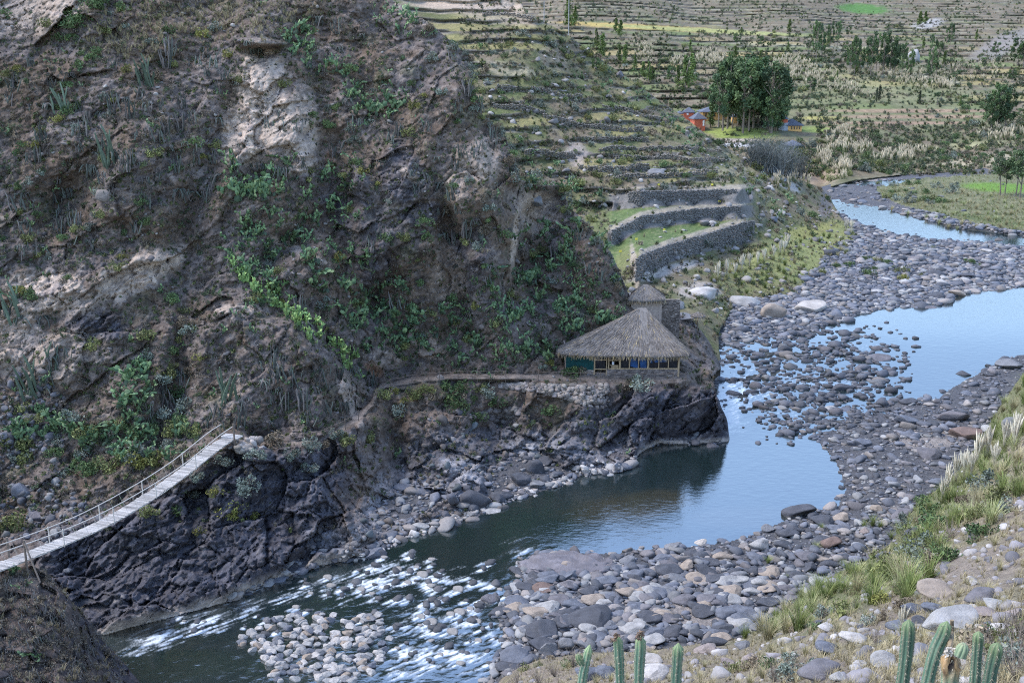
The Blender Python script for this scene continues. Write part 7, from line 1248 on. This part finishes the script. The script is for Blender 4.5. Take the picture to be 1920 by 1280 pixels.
cactus('slender ribbed cactus behind the others in the right group', [(1835, 1183), (1834, 1205), (1831, 1240), (1828, 1290)], 20, 12.2, seed=4)
cactus('ribbed cactus with yellowish tip, rightmost of the right group', [(1871, 1204), (1867, 1222), (1860, 1250), (1853, 1290)], 25, 10.8, seed=5)
cactus('leftmost cactus of the left group with a round side bud', [(1106, 1208), (1102, 1225), (1096, 1250), (1089, 1290)], 17, 13.2, [([(1083, 1225), (1085, 1232), (1092, 1243)], 13, 'side_bud')], seed=6)
cl1, P1 = cactus('ribbed cactus with dried brown flowers at its left shoulder', [(1158, 1190), (1159, 1210), (1161, 1240), (1163, 1290)], 18, 13.0, seed=7)
cl2, P2 = cactus('tallest cactus of the left group with brown withered crown', [(1201, 1190), (1201, 1210), (1199, 1240), (1197, 1290)], 20, 12.6, seed=8)
cactus('separate ribbed cactus, rightmost of the left cactus group', [(1272, 1205), (1271, 1225), (1269, 1250), (1267, 1290)], 20.5, 12.6, seed=9)
rg = np.random.default_rng(33)
def flowers(root, P0, pts, Y, size):
    mb = MB()
    for (u_, v_) in pts:
        p = unp(u_, v_, Y - .05) - P0
        for k in range(10): e = p + rdir(rg, 1)[0] * size * rg.uniform(.5, 1); mb.tube([p, (p + e) / 2 + rg.normal(size=3) * .008, e], [.012, .010, .004], 5, np.array((.20, .14, .10)) * rg.uniform(.6, 1.6))
    obj('dried_flowers', mb, M['bark'], root)
flowers(cl1, P1, [(1149, 1199), (1157, 1190), (1152, 1196)], 13.0, .06); flowers(cl2, P2, [(1201, 1185), (1204, 1190), (1197, 1191), (1199, 1197)], 12.6, .055)
# the broken, rotted stump with a round green offshoot
A = [(1783, 1222), (1783, 1245), (1781, 1290)]; rt, P3 = cactus('broken rotting cactus stump with a hollow and round green offshoot', A, 35, 10.2, seed=3)
st = [c for c in rt.children if c.name.startswith('stem')][0]; me = st.data; n = len(me.vertices); co = np.zeros(n * 3, np.float32); me.vertices.foreach_get('co', co); co = co.reshape(-1, 3).astype(float); c4 = np.zeros(n * 4, np.float32); me.attributes['col'].data.foreach_get('color', c4); c4 = c4.reshape(-1, 4); ztop = co[:, 2].max(); q = proj(co + P3)
m = sstep(.38, .10, ztop - co[:, 2] + .10 * fbm(co * 9, 3, 5)); c4[:, :3] = mixc(c4[:, :3], m * .95, (.30, .185, .09)); c4[:, :3] = mixc(c4[:, :3], .8 * sstep(.1, .4, fbm(co * 14, 3, 6)) * m, (.09, .05, .035)); hol = blob(q[0], q[1], 1786, 1249, 6, 14, 10); c4[:, :3] = mixc(c4[:, :3], hol, (.03, .02, .018)); co[:, 1] += .07 * hol; co += (.035 * m)[:, None] * np.stack([fbm(co * 16, 3, 7), fbm(co * 16, 3, 8), 1.6 * fbm(co * 18, 3, 9)], -1)
me.vertices.foreach_set('co', co.astype(np.float32).ravel()); me.attributes['col'].data.foreach_set('color', c4.ravel()); me.update()
mb = MB(); rg = np.random.default_rng(8)
for k in range(110):
    p = unp(1772 + rg.uniform(0, 26), 1219 + rg.uniform(0, 12) - 5 * (k % 3 == 0), 10.15 + rg.uniform(-.05, .06)) - P3; V, T = RK1[k % 10]; mb.add(V * rg.uniform(.006, .018, 3) + p, T=T, c=np.array((.48, .42, .35)) * rg.uniform(.5, 1.3))
obj('dry_crust', mb, M['bark'], rt)
a = unp(np.array([1808, 1805, 1799]), np.array([1205, 1215, 1229]), 10.1)[::-1] - P3; mb, sp = ribbed(a, 11.5 / ppm(1215, 10.1), 8, .25, 17); mb.C[0] = mb.C[0] * .6 + np.array((.10, .12, .08)); ob = obj('round_offshoot', mb, M['pad'], rt, True); obj('spines', sp, M['dry'], ob)
mb = MB(); mb.tube([unp(1785, 1162, 10.9) - P3, unp(1785, 1185, 10.9) - P3, unp(1781, 1215, 10.6) - P3], [.02, .028, .03], 7, (.30, .23, .15)); obj('dead_stalk', mb, M['bark'], rt)
set_labels()
